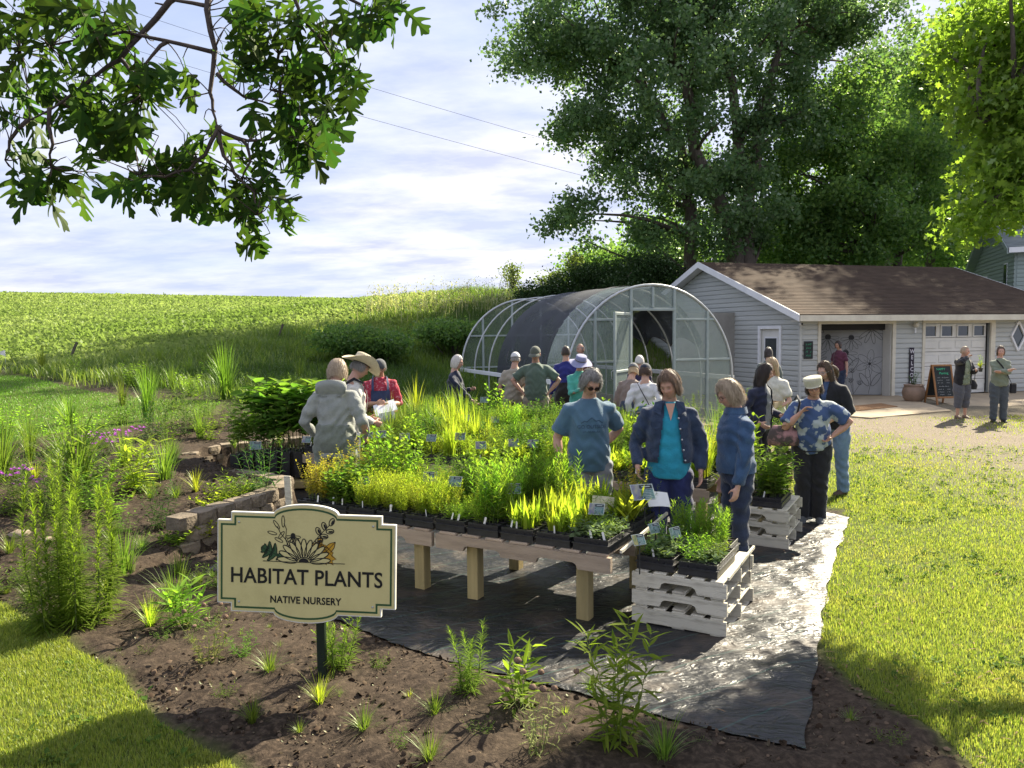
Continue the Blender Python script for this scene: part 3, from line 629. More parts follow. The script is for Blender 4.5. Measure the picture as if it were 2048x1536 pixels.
    do = dw.build('diamond_window', M_WTRIM, g); pn = MB(); pn.prism([(-a, 0), (0, -b), (a, 0), (0, b)], (wx, -.02, wz), (1, 0, 0), (0, 0, 1), (0, .02, 0)); pn.build('pane', M_GLASSD, do)
    # wall lamp and security camera
    lx, lz = fx(1826, 652); t = empty('wall_lamp', GA + Matrix.Rotation(GTH, 3, 'Z') @ Vector((lx, -.04, lz)), GTH, 'round white floodlight with sensor under the garage eave', 'lamp')
    q = MB(); q.lathe([(0, .0), (.06, .0), (.075, .03), (.075, .09), (.05, .12), (0, .12)], 16); b_ = q.build('lamp_head', M_CTRIM, t); b_.rotation_euler = (R(75), 0, 0); b_.location = (0, -.03, .02)
    q = MB(); q.cbox((0, -.05, -.13), (.05, .05, .16), .01); q.build('sensor', M_WTRIM, t)
    lx, lz = fx(1599, 648); t = empty('security_camera', GA + Matrix.Rotation(GTH, 3, 'Z') @ Vector((lx, -.05, lz)), GTH, 'small white security camera at the garage corner', 'camera')
    q = MB(); q.lathe([(0, -.05), (.045, -.05), (.055, 0), (.05, .06), (0, .07)], 12); b_ = q.build('camera_body', M_WTRIM, t); b_.rotation_euler = (R(80), 0, R(-20)); q = MB(); q.lathe([(0, 0), (.03, 0), (.03, .012), (0, .012)], 10); l_ = q.build('lens', M_BLACK, t); l_.location = (-.005, -.065, 0); l_.rotation_euler = (R(85), 0, 0)
    return g, fx
GAR, gfx = build_garage()
GM = Matrix.Translation(GA) @ Matrix.Rotation(GTH, 4, 'Z')
def gl(x, y, z): return GM @ Vector((x, y, z))
def scrawl(parent, name, mat, loc, w, h, n, sw, seed, gap=False):
    """a line of handwriting too small to read: joined pen strokes"""
    g = rng(seed); D = Draw(loc, (1, 0, 0), (0, 0, 1), (0, -1, 0), .0006); x = -w / 2; pts = []
    for i in range(n * 2):
        if (gap and .45 < i / (n * 2) < .68) or g.uniform() < .08:
            if len(pts) > 1: D.stroke(pts, sw)
            pts = []
        else: pts.append((x, (h * .5 if i % 2 else -h * .5) * g.uniform(.4, 1.1)))
        x += w / (n * 2)
    if len(pts) > 1: D.stroke(pts, sw)
    o = D.build(name, mat, parent); o['kind'] = 'stuff'
def build_garage_things():
    # hand-lettered boards and planter by the doors
    x, z = gfx(1615, 700); t = empty('chalkboard_sign', gl(x, -.02, z), GTH, 'small black chalkboard with green lettering hung beside the open doorway', 'chalkboard')
    q = MB(); q.cbox((0, -.02, 0), (.30, .025, .50), .006); q.build('board', M_CHALK, t)
    for i in range(4): scrawl(t, 'lettering', M_CHG, (0, -.0345, .165 - i * .108), .20 - .03 * (i % 2), .060, 5, .010, 7 + i)
    x, z = gfx(1821, 733); t = empty('welcome_board', gl(x, -.02, z), GTH, 'tall narrow dark board with WELCOM in white letters, on the garage wall', 'sign')
    q = MB(); q.cbox((0, -.02, 0), (.17, .022, 1.14), .006); q.build('board', pmat('dark plum board', (.022, .016, .028), (.03, .022, .036), 4, .7, stretch=(4, 4, .5)), t)
    for i, s in enumerate('WELCOM'): obj('letter', text_mesh('letter', s, .17, M_CHP, .001, .003), t, (0, -.033, .45 - i * .178), (R(90), 0, 0))
    # glazed pot with a plant
    p = gp(1827, 806); t = empty('clay_planter', (p.x, p.y, p.z), 0, 'round brown glazed clay planter with greenery below the welcome board', 'planter')
    q = MB(); q.lathe([(0, .0), (.17, .0), (.27, .14), (.30, .30), (.27, .42), (.24, .47), (.27, .50), (.25, .52), (.22, .47), (0, .44)], 24); q.build('pot', M_TERRA, t)
    PLANTERS.append(t)
    # A-frame board
    p = gp(1880, 808); t = empty('sandwich_board', (p.x, p.y, p.z), R(8), 'wooden sandwich board with chalk writing standing before the closed garage door', 'sandwich board')
    for s, nm in ((-1, 'front_leaf'), (1, 'rear_leaf')):
        rot = Matrix.Rotation(R(13) * s, 3, 'X'); e = empty(nm, (0, s * .26, 0)); e.parent = t; e.rotation_euler = (-R(13) * s * -1 if False else R(-13) * s * -1 * -1, 0, 0)
        e.rotation_euler = (R(13) * (1 if s > 0 else -1), 0, 0)
        q = MB(); q.cbox((-.27, 0, .55), (.05, .03, 1.1), .006); q.cbox((.27, 0, .55), (.05, .03, 1.1), .006); q.cbox((0, 0, 1.075), (.49, .028, .05), .006); q.cbox((0, 0, .20), (.49, .028, .05), .006); q.build('frame', M_STAIN, e)
        q = MB(); q.box((0, .004, .64), (.49, .012, .82)); b = q.build('board', M_CHALK, e)
        if s < 0:
            for (s_, sz, dx, z) in (('HAPPY', .085, -.04, .97), ('Planting', .085, .03, .86)): obj('chalk_writing', text_mesh('chalk_writing', s_, sz, M_CHG, .0006, .001), e, (dx, -.004, z), (R(90), 0, 0))
            for i, (z, w) in enumerate(((.74, .34), (.67, .38), (.60, .36), (.50, .30), (.42, .37), (.35, .38), (.28, .36))): scrawl(e, 'chalk_writing', M_CHW, (0, -.004, z), w, .026, 13, .005, 20 + i, gap=i not in (0, 3))
    # mat and apron
    a = gpoly([(1655, 797), (1795, 809), (1905, 822), (1740, 838), (1640, 828)])
    def slab(name, P, z, m, lab=None, cat=None, kind=None):
        q = MB(); zz = zg1(*P[0]); q.prism([(x - P[0][0], y - P[0][1]) for x, y in P], (P[0][0], P[0][1], zz + .0), (1, 0, 0), (0, 1, 0), (0, 0, z)); o = q.build(name, m); return tag(o, lab, cat, kind=kind)
    xa = [gl(gfx(1632, 720)[0], .05, 0)[:2], gl(gfx(1800, 720)[0], .05, 0)[:2]] + gpoly([(1903, 824), (1742, 839), (1600, 828)])
    slab('path', xa, .05, M_CONC, kind='structure')
    xb = [gl(gfx(1842, 720)[0], .05, 0)[:2], gl(11.5, .05, 0)[:2]] + gpoly([(2120, 806), (1990, 814), (1930, 817)]); slab('path', xb, .045, M_CONC, kind='structure')
    P = gpoly([(1688, 818), (1762, 811), (1795, 817), (1716, 826)])
    o = slab('door_mat', P, .062, pmat('coir mat', (.30, .16, .07), (.20, .11, .05), 40, .95, .5, 200), 'rust brown coir doormat on the apron before the open doorway', 'doormat')
PLANTERS = []
# ================================================================ HOUSE at the right edge
def build_house():
    A, th = Vector((19.5, 30, 0)), R(-20); g = empty('house', A, th, 'two storey grey green sided house with shingle roof at the right edge', 'house'); W, DEP, ZE, ZR, ZB = 8.0, 7.2, 5.15, 6.9, 4.75
    mb = MB(); mb.prism([(0, 0), (DEP, 0), (DEP, ZB), (DEP * .46, ZR - .1), (0, ZE)], (0, 0, 0), (0, 1, 0), (0, 0, 1), (W, 0, 0)); mb.build('wall', M_SIDEH, g)
    def sl(z): return (0, DEP) if z < ZB else ((max(0, (z - ZE) / (ZR - ZE) * DEP * .46)), DEP - (z - ZB) / (ZR - ZB) * DEP * .54)
    siding(g, M_SIDEH, 0, DEP, 2.2, ZR - .3, .16, 'y', face=-.002, slope=sl, holes=[(1.0, 1.55, 3.1, 4.6), (4.4, 4.95, 3.1, 4.3)]); siding(g, M_SIDEH, .06, W, 2.2, ZE - .05, .16, 'x', face=-.002)
    roof_slab(g, 'roof', -.35, W + .3, -.45, ZE - .1, DEP * .46, ZR, M_SHG); roof_slab(g, 'roof', -.35, W + .3, DEP + .45, ZB - .18, DEP * .46, ZR, M_SHG)
    f = MB(); f.box((W / 2, -.47, ZE - .17), (W + .65, .03, .2)); f.build('fascia', M_WTRIM, g)
    for (ya, za, yb, zb) in ((-.45, ZE - .1, DEP * .46, ZR), (DEP + .45, ZB - .18, DEP * .46, ZR)):
        k = MB(); k.prism([(ya, za - .2), (yb, zb - .2), (yb, zb), (ya, za)], (-.38, 0, -.01), (0, 1, 0), (0, 0, 1), (.03, 0, 0)); k.build('rake_board', M_SIDEH, g)
        k = MB(); k.prism([(ya, za - .19), (yb, zb - .19), (yb, zb - .17), (ya, za - .17)], (-.35, 0, -.01), (0, 1, 0), (0, 0, 1), (.34, 0, 0)); k.build('soffit', M_SIDEH, g)
    for (a, b, z0, z1) in ((1.0, 1.55, 3.1, 4.6), (4.4, 4.95, 3.1, 4.3)):
        w = MB(); w.box((-.02, (a + b) / 2, (z0 + z1) / 2), (.05, b - a, z1 - z0)); wo = w.build('window', M_WTRIM, g); p = MB(); p.box((-.048, (a + b) / 2, (z0 + z1) / 2), (.012, b - a - .1, z1 - z0 - .1)); p.build('pane', M_GLASSD, wo)
build_house()
# ================================================================ HOOP HOUSE
def film_mat(name, col, alpha, rough=.25):
    m, nt, N, L, b = nodes(name); b.inputs['Base Color'].default_value = (*col, 1); b.inputs['Roughness'].default_value = rough; b.inputs['Specular IOR Level'].default_value = .6
    tc = N('ShaderNodeTexCoord'); n = N('ShaderNodeTexNoise'); n.inputs['Scale'].default_value = 2.2; n.inputs['Detail'].default_value = 6; L(tc.outputs['Object'], n.inputs['Vector'])
    mr = N('ShaderNodeMapRange'); mr.inputs[1].default_value = .3; mr.inputs[2].default_value = .7; mr.inputs[3].default_value = alpha - .12; mr.inputs[4].default_value = alpha + .12; L(n.outputs['Fac'], mr.inputs[0]); L(mr.outputs[0], b.inputs['Alpha'])
    wv = N('ShaderNodeTexWave'); wv.bands_direction = 'X'; wv.inputs['Scale'].default_value = 20; wv.inputs['Distortion'].default_value = .6; L(tc.outputs['Object'], wv.inputs['Vector'])
    bp = N('ShaderNodeBump'); bp.inputs['Strength'].default_value = .12; bp.inputs['Distance'].default_value = .01; L(wv.outputs['Fac'], bp.inputs['Height']); L(bp.outputs[0], b.inputs['Normal'])
    return m
M_FILM = film_mat('twin wall panel', (.27, .33, .31), .42)
M_FILM2 = film_mat('rear panel', (.12, .17, .12), .36)
M_SHADE = film_mat('shade cloth', (.014, .019, .03), .87, .8)
def build_greenhouse():
    O, th = Vector((2.95, 16.1, 0)), R(21); g = empty('hoop_house', O, th, 'small hoop greenhouse with bare white hoops and dark shade cloth beside the garage', 'greenhouse'); Rr, Z0, LN = 2.0, 1.0, 7.0
    def hp(y, t, r=Rr):  # t 0..1 along the hoop
        Ls = Z0 / (2 * Z0 + math.pi * Rr)
        if t < Ls: return Vector((-r, y, Z0 * t / Ls))
        if t > 1 - Ls: return Vector((r, y, Z0 * (1 - t) / Ls))
        a = math.pi * (1 - (t - Ls) / (1 - 2 * Ls)); return Vector((r * math.cos(a), y, Z0 + r * math.sin(a)))
    for k in range(7):
        y = LN * k / 6; q = MB(); q.tube([hp(y, i / 40) for i in range(41)], .028 if k in (0, 6) else .021, 8); q.build('hoop', M_STEEL, g)
    q = MB(); q.tube([(0, 0, 2.95), (0, LN, 2.95)], .022, 6); q.build('ridge_purlin', M_STEEL, g)
    for s in (-1, 1):
        q = MB(); q.cbox((s * 2.04, LN * .5, 1.0), (.04, LN, .10), .006); q.build('side_rail', M_WTRIM, g)
        q = MB(); q.cbox((s * 2.04, LN * .5, .12), (.04, LN, .22), .006); q.build('base_board', M_PALLET, g)
    def zin(x): return Z0 + math.sqrt(max(0, Rr * Rr - x * x))
    # end walls: posts, rails, sheets
    for (y, nm, posts, rails, filmm) in ((LN, 'rear', (-1.35, -.45, .45, 1.35), (1.05, 1.95), M_FILM2), (0.0, 'front', (-1.35, -.52, .52, 1.35), (1.42, 2.28), M_FILM)):
        for x in posts:
            q = MB(); q.cbox((x, y, zin(x) / 2), (.06, .05, zin(x) - .04), .006); q.build('end_post', M_FRAME, g)
        for z in rails:
            xm = math.sqrt(Rr * Rr - (z - Z0) ** 2) - .03
            for (a, b) in (((-xm, xm),) if nm == 'rear' else ((-xm, -.55), (.55, xm))): q = MB(); q.cbox(((a + b) / 2, y - .003, z), (b - a, .04, .045), .005); q.build('end_rail', M_FRAME, g)
        edges = [-Rr + .03] + list(posts) + [Rr - .03]
        for (a, b) in zip(edges[:-1], edges[1:]):
            z0 = 2.52 if (nm == 'front' and a == -.52) else .05
            xs = np.linspace(a + .03, b - .03, 9); P = [(a + .03, z0), (b - .03, z0)] + [(x, max(z0 + .02, zin(x) - .03)) for x in xs[::-1]]
            q = MB(); q.prism(P, (0, y + .008, 0), (1, 0, 0), (0, 0, 1), (0, .006, 0)); q.build('end_panel', filmm, g)
        if nm == 'front':
            q = MB(); q.cbox((0, y, 2.49), (1.1, .06, .06), .006); q.build('door_header', M_FRAME, g); q = MB(); q.cbox((0, y, 2.74), (.05, .045, .42), .006); q.build('end_post', M_FRAME, g)
    # door swung open to the left
    d = empty('door', (-.55, -.04, 0)); d.parent = g; d.rotation_euler = (0, 0, R(-138)); w, h = 1.0, 2.42
    q = MB()
    for (cx, cz, sx, sz) in ((.03, h / 2, .06, h), (w - .03, h / 2, .06, h), (w / 2, h - .03, w - .12, .06), (w / 2, .08, w - .12, .06), (w / 2, 1.25, w - .12, .05)): q.cbox((cx, 0, cz), (sx, .045, sz), .006)
    q.build('door_frame', M_FRAME, d); q = MB(); q.box((w / 2, .0, h / 2), (w - .1, .008, h - .1)); q.build('door_panel', M_FILM, d); q = MB(); q.tube([(w - .03, -.03, 1.1), (w - .03, -.07, 1.12), (w - .03, -.07, 1.26), (w - .03, -.03, 1.28)], .008, 6); q.build('handle', M_STEEL, d)
    # shade cloth draped over the middle bays, longer on the near side, ragged far edge
    n, m = 44, 26; V = []
    for i in range(n + 1):
        y = .95 + (3.95 - .95) * i / n
        for j in range(m + 1):
            t0, t1 = .16 - .10 * (i / n) - .02 * math.sin(i * .5), .80 + .035 * abs(math.sin(y * math.pi * 6 / LN)) * -1; t = t0 + (t1 - t0) * j / m
            p = hp(y, t, Rr + .04); sag = .05 * math.sin(y / (LN / 6) * math.pi) ** 2; p.z -= sag * (.3 + abs(p.x) / Rr * .4); V.append(p)
    F = [(i * (m + 1) + j, i * (m + 1) + j + 1, (i + 1) * (m + 1) + j + 1, (i + 1) * (m + 1) + j) for i in range(n) for j in range(m)]
    q = MB(); q.add(V, F, 0, True); q.build('shade_cloth', M_SHADE, g)
    q = MB(); q.tube([V[i * (m + 1) + m] for i in range(n + 1)], .018, 5); q.build('cloth_hem', M_BLACK, g)
    # front bay film on the near side
    V = [hp(.02 + (1.1) * i / 6, .08 + .36 * j / 14, Rr + .035) for i in range(7) for j in range(15)]; F = [(i * 15 + j, i * 15 + j + 1, i * 15 + 16 + j, i * 15 + 15 + j) for i in range(6) for j in range(14)]
    q = MB(); q.add(V, F, 0, True); q.build('side_film', M_FILM, g)
build_greenhouse()
# ================================================================ TABLES of pallets on posts
TA = R(-29.4); TC, TS = math.cos(TA), math.sin(TA)
def uv(u, v, z=0.0): return Vector((u * TC - v * TS, u * TS + v * TC, z))
def stringer(mb, x0, x1, y, z0, h, t, notches, m=0, notch_h=.045):
    """board along x with notches cut out of its lower edge"""
    P = [(x0, h)]; P = [(x0, 0)]
    for (a, b) in notches: P += [(a, 0), (a + .015, notch_h * .75), (a + .04, notch_h), (b - .04, notch_h), (b - .015, notch_h * .75), (b, 0)]
    P += [(x1, 0), (x1, h), (x0, h)]
    mb.prism(P, (0, y, z0), (1, 0, 0), (0, 0, 1), (0, t, 0), m)
def build_table(name, u0, u1, v0, v1, top, npal, legs, label, mat_rail=M_PALLET, deck=True):
    g = empty(name, uv(u0, v0), TA, label, 'table'); Lp = (u1 - u0) / npal; W = v1 - v0; r = rng(int(abs(u0 * 100)))
    for k in range(npal):
        a, b = k * Lp + .02, (k + 1) * Lp - .02
        for y in (0, W / 2 - .02, W - .038):
            q = MB(); l = b - a; stringer(q, a, b, y, top - .13, .11, .038, [(a + l * .17, a + l * .40), (a + l * .60, a + l * .83)]); q.build('stringer', mat_rail, g)
        if deck:
            nb = max(5, int(Lp / .2)); pit = (b - a) / nb
            for i in range(nb):
                q = MB(); q.cbox((a + pit * (i + .5), W / 2, top - .010), (pit * .72, W - .02 + r.uniform(-.01, .01), .018), .003); q.build('deck_board', mat_rail, g)
    for (lu, lv) in legs:
        q = MB(); q.cbox((lu - u0, lv - v0, (top - .13) / 2 + .03), (.095, .095, top - .13 + .055), .005); q.build('leg', M_POST, g)
    return g
TOP = .52
build_table('plant_table', -4.92, -1.94, 4.82, 5.82, TOP, 2, [(-4.55, 4.91), (-3.62, 4.93), (-3.12, 4.93), (-2.2, 4.93), (-4.6, 5.72), (-3.2, 5.72), (-2.1, 5.72)], 'long low pallet table on square posts, closest to the nursery sign')
build_table('plant_table', -7.25, -1.93, 7.28, 8.38, TOP, 4, [(-7.1, 7.4), (-5.8, 7.4), (-4.6, 7.4), (-3.3, 7.4), (-2.05, 7.4), (-7.1, 8.25), (-4.6, 8.25), (-2.05, 8.25)], 'long pallet table behind the two women, second row of plants')
build_table('plant_table', -7.6, -2.9, 9.3, 10.35, .46, 3, [(-7.4, 9.42), (-6.0, 9.42), (-4.5, 9.42), (-3.1, 9.42), (-7.4, 10.2), (-3.1, 10.2)], 'third row pallet table crowded with tall grasses and green plants')
build_table('low_bench', -8.6, -5.2, 11.35, 12.3, .24, 2, [(-8.4, 11.45), (-6.9, 11.45), (-5.4, 11.45), (-8.4, 12.2), (-5.4, 12.2)], 'low bench of dark green shrubs before the woman in navy')
build_table('low_bench', -2.75, -1.7, 9.9, 10.9, .30, 1, [(-2.65, 10.0), (-1.8, 10.0), (-2.65, 10.8), (-1.8, 10.8)], 'low bench of tall grasses in pots by the greenhouse corner')
b = empty('pallet_platform', (0, 0, 0)); bpy.data.objects.remove(b)
def build_crate(u0, v0, w, d, lv, label):
    """stack of white half pallets: boards in front with hand holes, deck slats seen from the side"""
    root = None
    for k in range(lv):
        g = empty('white_pallet', uv(u0, v0, .008 + k * .125), TA + R((-.6, .9, -.3)[k % 3]), label[k], 'pallet', 'white half pallets carrying plant trays')
        for y in (0, d * .5, d - .03):
            q = MB(); stringer(q, 0, w, y, 0.014, .096, .022, [(w * .30, w * .70)] if k else [], notch_h=.05); q.build('stringer', M_WHITEW, g)
        nb = 5
        for i in range(nb):
            q = MB(); q.cbox((w * (i + .5) / nb, d / 2, .116), (w / nb * .66, d - .01, .014), .003); q.build('deck_board', M_WHITEW, g)
        for i in (0, 2, 4):
            q = MB(); q.cbox((w * (i + .5) / nb, d / 2, .0065), (w / nb * .66, d - .01, .012), .003); q.build('deck_board', M_WHITEW, g)
build_crate(-1.88, 5.02, .66, .80, 3, ['worn white half pallet on the ground cloth, bottom of the front stack', 'white half pallet with hand hole, middle of the front stack', 'top white pallet of the front stack, under leafy trays'])
build_crate(-1.88, 7.33, .66, .74, 3, ['bottom white pallet of the rear stack beside the jeans', 'middle white pallet of the rear stack behind the denim jackets', 'top white pallet of the rear stack, carrying leafy seedlings'])
# loose white rails along the table end, and the white stake by the sign
for (a, b, lab) in ((uv(-1.90, 4.86, .545), uv(-1.90, 5.86, .60), 'pale wooden batten lying along the front table end'), (uv(-1.22, 5.06, .40), uv(-1.22, 5.84, .42), 'thin pale batten along the side of the front pallet stack')):
    q = MB(); q.bar(a, b, .016, .022); o = q.build('batten', M_WHITEW); tag(o, lab, 'batten')
c = gp(615, 1060); q = MB(); q.cbox((0, 0, .40), (.075, .02, .8), .004); o = q.build('stake', M_WHITEW, None, uv(-5.02, 4.9)); o.rotation_euler = (0, R(-2.5), TA); tag(o, 'white wooden stake at the corner of the front table', 'stake')
# ================================================================ RETAINING WALL, block by block
def build_wall():
    g = empty('retaining_wall', (WALL[0][0], WALL[0][1], 0), 0, 'curved low retaining wall of brown concrete blocks round the terrace', 'retaining wall'); r = rng(4)
    P = [Vector(p) for p in WALL]; S = [0]
    for a, b in zip(P[:-1], P[1:]): S.append(S[-1] + (b - a).length)
    def pt(s):
        s = max(0, min(S[-1] - 1e-4, s)); k = max(i for i in range(len(S)) if S[i] <= s); k = min(k, len(P) - 2); t = (s - S[k]) / (S[k + 1] - S[k]); return P[k].lerp(P[k + 1], t), (P[k + 1] - P[k]).normalized()
    H, W, D = .125, .235, .20; meshes = []
    for k in range(6):
        mb = MB(); n = 4; e = .012; V = []
        prof = [(-W / 2 + .02, D), (-W / 2, .02), (-W / 4, -.012), (0, -.018), (W / 4, -.010), (W / 2, .02), (W / 2 - .02, D)]
        for z, sh in ((0, 0), (H * .5, .006), (H - .008, 0), (H - .004, .008)):
            for (x, y) in prof: V.append((x * (1 - (.03 if sh == .008 else 0)), y + (sh if y < .1 else 0) * (1 if sh == .008 else -1) + (r.uniform(-.009, .009) if y < .05 else 0), z))
        m = len(prof); F = [tuple(range(m - 1, -1, -1)), tuple(range(3 * m, 4 * m))]
        for q in range(3):
            for i in range(m): j = (i + 1) % m; F.append((q * m + i, q * m + j, q * m + m + j, q * m + m + i))
        mb.add(V, F); meshes.append(mb.mesh('block', M_BLOCK))
    courses = lambda s: 3 if s < .35 else (2 if s < 2.2 else (3 if s < 3.6 else 4))
    for c in range(5):
        s = .12 + (c % 2) * .12
        while s < S[-1] - .1:
            top = {True: 3, False: 3}[True] if s < 2.4 else (3 if s < 4.0 else 4)
            if c < top:
                p, t = pt(s); nrm = Vector((-t.y, t.x)); back = p + nrm * (.0 + c * .012)
                o = obj('block', meshes[r.integers(6)], g); o.location = (back.x - WALL[0][0], back.y - WALL[0][1], c * H - .01 + r.uniform(-.002, .002)); o.rotation_euler = (r.uniform(-.01, .01), r.uniform(-.012, .012), math.atan2(t.y, t.x) + r.uniform(-.03, .03))
            s += W + .014
build_wall()
build_garage_things()
# ================================================================ PLANTS
L_LIME = leafmat('lime leaf', (.19, .245, .03), (.29, .33, .05), .58)
L_GOLD = leafmat('golden leaf', (.26, .24, .03), (.36, .30, .06), .5)
L_MID = leafmat('mid green leaf', (.075, .14, .025), (.14, .215, .04), .5)
L_DARK = leafmat('dark green leaf', (.028, .07, .018), (.06, .12, .028), .38)
L_GREY = leafmat('grey green leaf', (.10, .15, .07), (.16, .21, .11), .35)
L_FRESH = leafmat('fresh green leaf', (.12, .21, .03), (.20, .29, .045), .55)
L_GRASS = leafmat('grass blade', (.075, .13, .025), (.15, .195, .045), .48)
L_DRY = leafmat('dry stem', (.24, .17, .09), (.34, .25, .14), .3, tint=(1, .9, .6))
L_TURF = leafmat('turf blade', (.11, .165, .030), (.245, .262, .075), .5, rnd=0, tint=(1.04, 1.06, .5), patch=((.27, .245, .09), 1.1, .55, .75))
L_FLOW = leafmat('purple petal', (.34, .10, .40), (.48, .20, .52), .35, tint=(1, .7, 1))
L_YEL = leafmat('yellow petal', (.5, .33, .03), (.6, .42, .05), .35, tint=(1, .9, .4))
L_STEM = pmat('green stem', (.09, .14, .03), (.14, .16, .05), 9, .7)
L_SEED = pmat('brown seed head', (.12, .075, .05), (.20, .13, .09), 40, .95, .5, 90)
TPL = {k: leaf_tpl(k) for k in ('ovate', 'lance', 'broad', 'blade', 'strap')}
def stem_curves(g, n, h, spread, base=.0, curve=.35, hv=.2, seg=5):
    a = np.arange(n) * 2.4 + g.uniform(0, 6.28) + g.normal(0, .3, n); r = np.sqrt((np.arange(n) + g.uniform(.2, .9, n)) / n); H = h * g.uniform(1 - hv, 1, n); t = np.linspace(0, 1, seg)
    out = np.stack([np.cos(a), np.sin(a)], 1); wob = g.normal(0, .04 * h, (n, 2))
    xy = out[:, None, :] * (base * r[:, None, None] + spread * r[:, None, None] * (t ** (1 + curve))[None, :, None]) + wob[:, None, :] * np.sin(t * np.pi)[None, :, None]
    z = H[:, None] * t[None, :]
    return np.concatenate([xy, z[:, :, None]], 2)
def stems_mesh(C, r0):
    """triangular tubes along curves C (n,k,3)"""
    n, k, _ = C.shape; t = np.linspace(0, 1, k); rr = r0 * (1 - .75 * t); a = np.array([0, 2.094, 4.189])
    off = np.stack([np.cos(a), np.sin(a), np.zeros(3)], 1)
    V = C[:, :, None, :] + off[None, None, :, :] * rr[None, :, None, None]
    F = []
    for i in range(k - 1):
        for j in range(3): F.append((i * 3 + j, i * 3 + (j + 1) % 3, i * 3 + 3 + (j + 1) % 3, i * 3 + 3 + j))
    F = np.array(F)[None] + (np.arange(n) * k * 3)[:, None, None]
    return V.reshape(-1, 3), F.reshape(-1, 4)
def along(C, t):
    """points on curves at parameters t (n,m)"""
    n, k, _ = C.shape; x = np.clip(t, 0, .9999) * (k - 1); i = x.astype(int); f = (x - i)[:, :, None]; idx = np.arange(n)[:, None]
    return C[idx, i] * (1 - f) + C[idx, i + 1] * f
def stem_plant(g, h, nst, spread, nl, kind, ll, elev=.5, whorl=2, t0=.12, hv=.2, base=.0, sr=.003, top_small=.55, droop=0.0, curve=.35):
    C = stem_curves(g, nst, h, spread, base, curve, hv); lev = np.linspace(t0, 1, nl)
    t = np.repeat(np.broadcast_to(lev, (nst, nl)), whorl, axis=1) + g.normal(0, .012, (nst, nl * whorl)); P = along(C, t).reshape(-1, 3)
    ph = (np.repeat(np.arange(nl), whorl) * 1.9 + np.tile(np.arange(whorl) * 2 * np.pi / whorl, nl))[None, :] + g.uniform(0, 6.28, (nst, 1)) + g.normal(0, .25, (nst, nl * whorl)); ph = ph.ravel()
    el = (elev + g.normal(0, .18, t.shape) + (t - .5) * .5 - droop * (1 - t)).ravel(); D = np.stack([np.cos(ph) * np.cos(el), np.sin(ph) * np.cos(el), np.sin(el)], 1)
    s = (ll * (1 - (1 - top_small) * t) * g.uniform(.75, 1.15, t.shape)).ravel()
    lv = inst(TPL[kind], frames(D, roll=g.normal(0, .3, len(D))), P, s); sv = stems_mesh(C, sr)
    return [(lv, 0), (sv, 1)]
def grass_plant(g, h, n, spread, w=.006, droop=.35, base=.03, hv=.45, seg=5):
    a = g.uniform(0, 2 * np.pi, n); r = g.uniform(.1, 1, n); H = h * g.uniform(1 - hv, 1.05, n); t = np.linspace(0, 1, seg); out = np.stack([np.cos(a), np.sin(a)], 1)
    b = out * (base * g.uniform(0, 1, n))[:, None]; dr = droop * g.uniform(.2, 1.2, n) * r
    xy = b[:, None, :] + out[:, None, :] * (spread * r)[:, None, None] * (t ** 1.7)[None, :, None]; z = H[:, None] * (t[None, :] - dr[:, None] * t[None, :] ** 2.6)
    C = np.concatenate([xy, z[:, :, None]], 2); side = np.stack([-np.sin(a), np.cos(a), np.zeros(n)], 1); ww = w * g.uniform(.6, 1.2, n)[:, None] * (1 - t ** 2.2)[None, :] * .5
    A, B = C - side[:, None, :] * ww[:, :, None], C + side[:, None, :] * ww[:, :, None]; V = np.stack([A, B], 2).reshape(n, seg * 2, 3)
    F = np.array([(2 * i, 2 * i + 1, 2 * i + 3, 2 * i + 2) for i in range(seg - 1)])[None] + (np.arange(n) * seg * 2)[:, None, None]
    return [((V.reshape(-1, 3), F.reshape(-1, 4)), 0)]
def balls(P, r, g, n=7):
    """rough seed heads / flower heads"""
    V, F = [], []
    for k, p in enumerate(P):
        rr = r * g.uniform(.8, 1.2); prof = [(0, -.8), (.75, -.5), (1, 0), (.75, .55), (0, .85)]; b = len(V)
        for (q, z) in prof:
            for i in range(n): a = 6.283 * i / n; j = g.uniform(.85, 1.15); V.append((p[0] + rr * q * j * math.cos(a), p[1] + rr * q * j * math.sin(a), p[2] + rr * z))
        for i in range(4):
            for j in range(n): F.append((b + i * n + j, b + i * n + (j + 1) % n, b + i * n + n + (j + 1) % n, b + i * n + n + j))
    return np.array(V), np.array(F)
def plant_mesh(name, parts, mats):
    Vs, Fs, mi, b = [], [], [], 0
    for (V, F), m in parts: Vs.append(V); Fs.append(np.asarray(F) + b); mi += [m] * len(F); b += len(V)
    return mesh_np(name, np.concatenate(Vs), np.concatenate(Fs), mats, mi)
_PM = {}
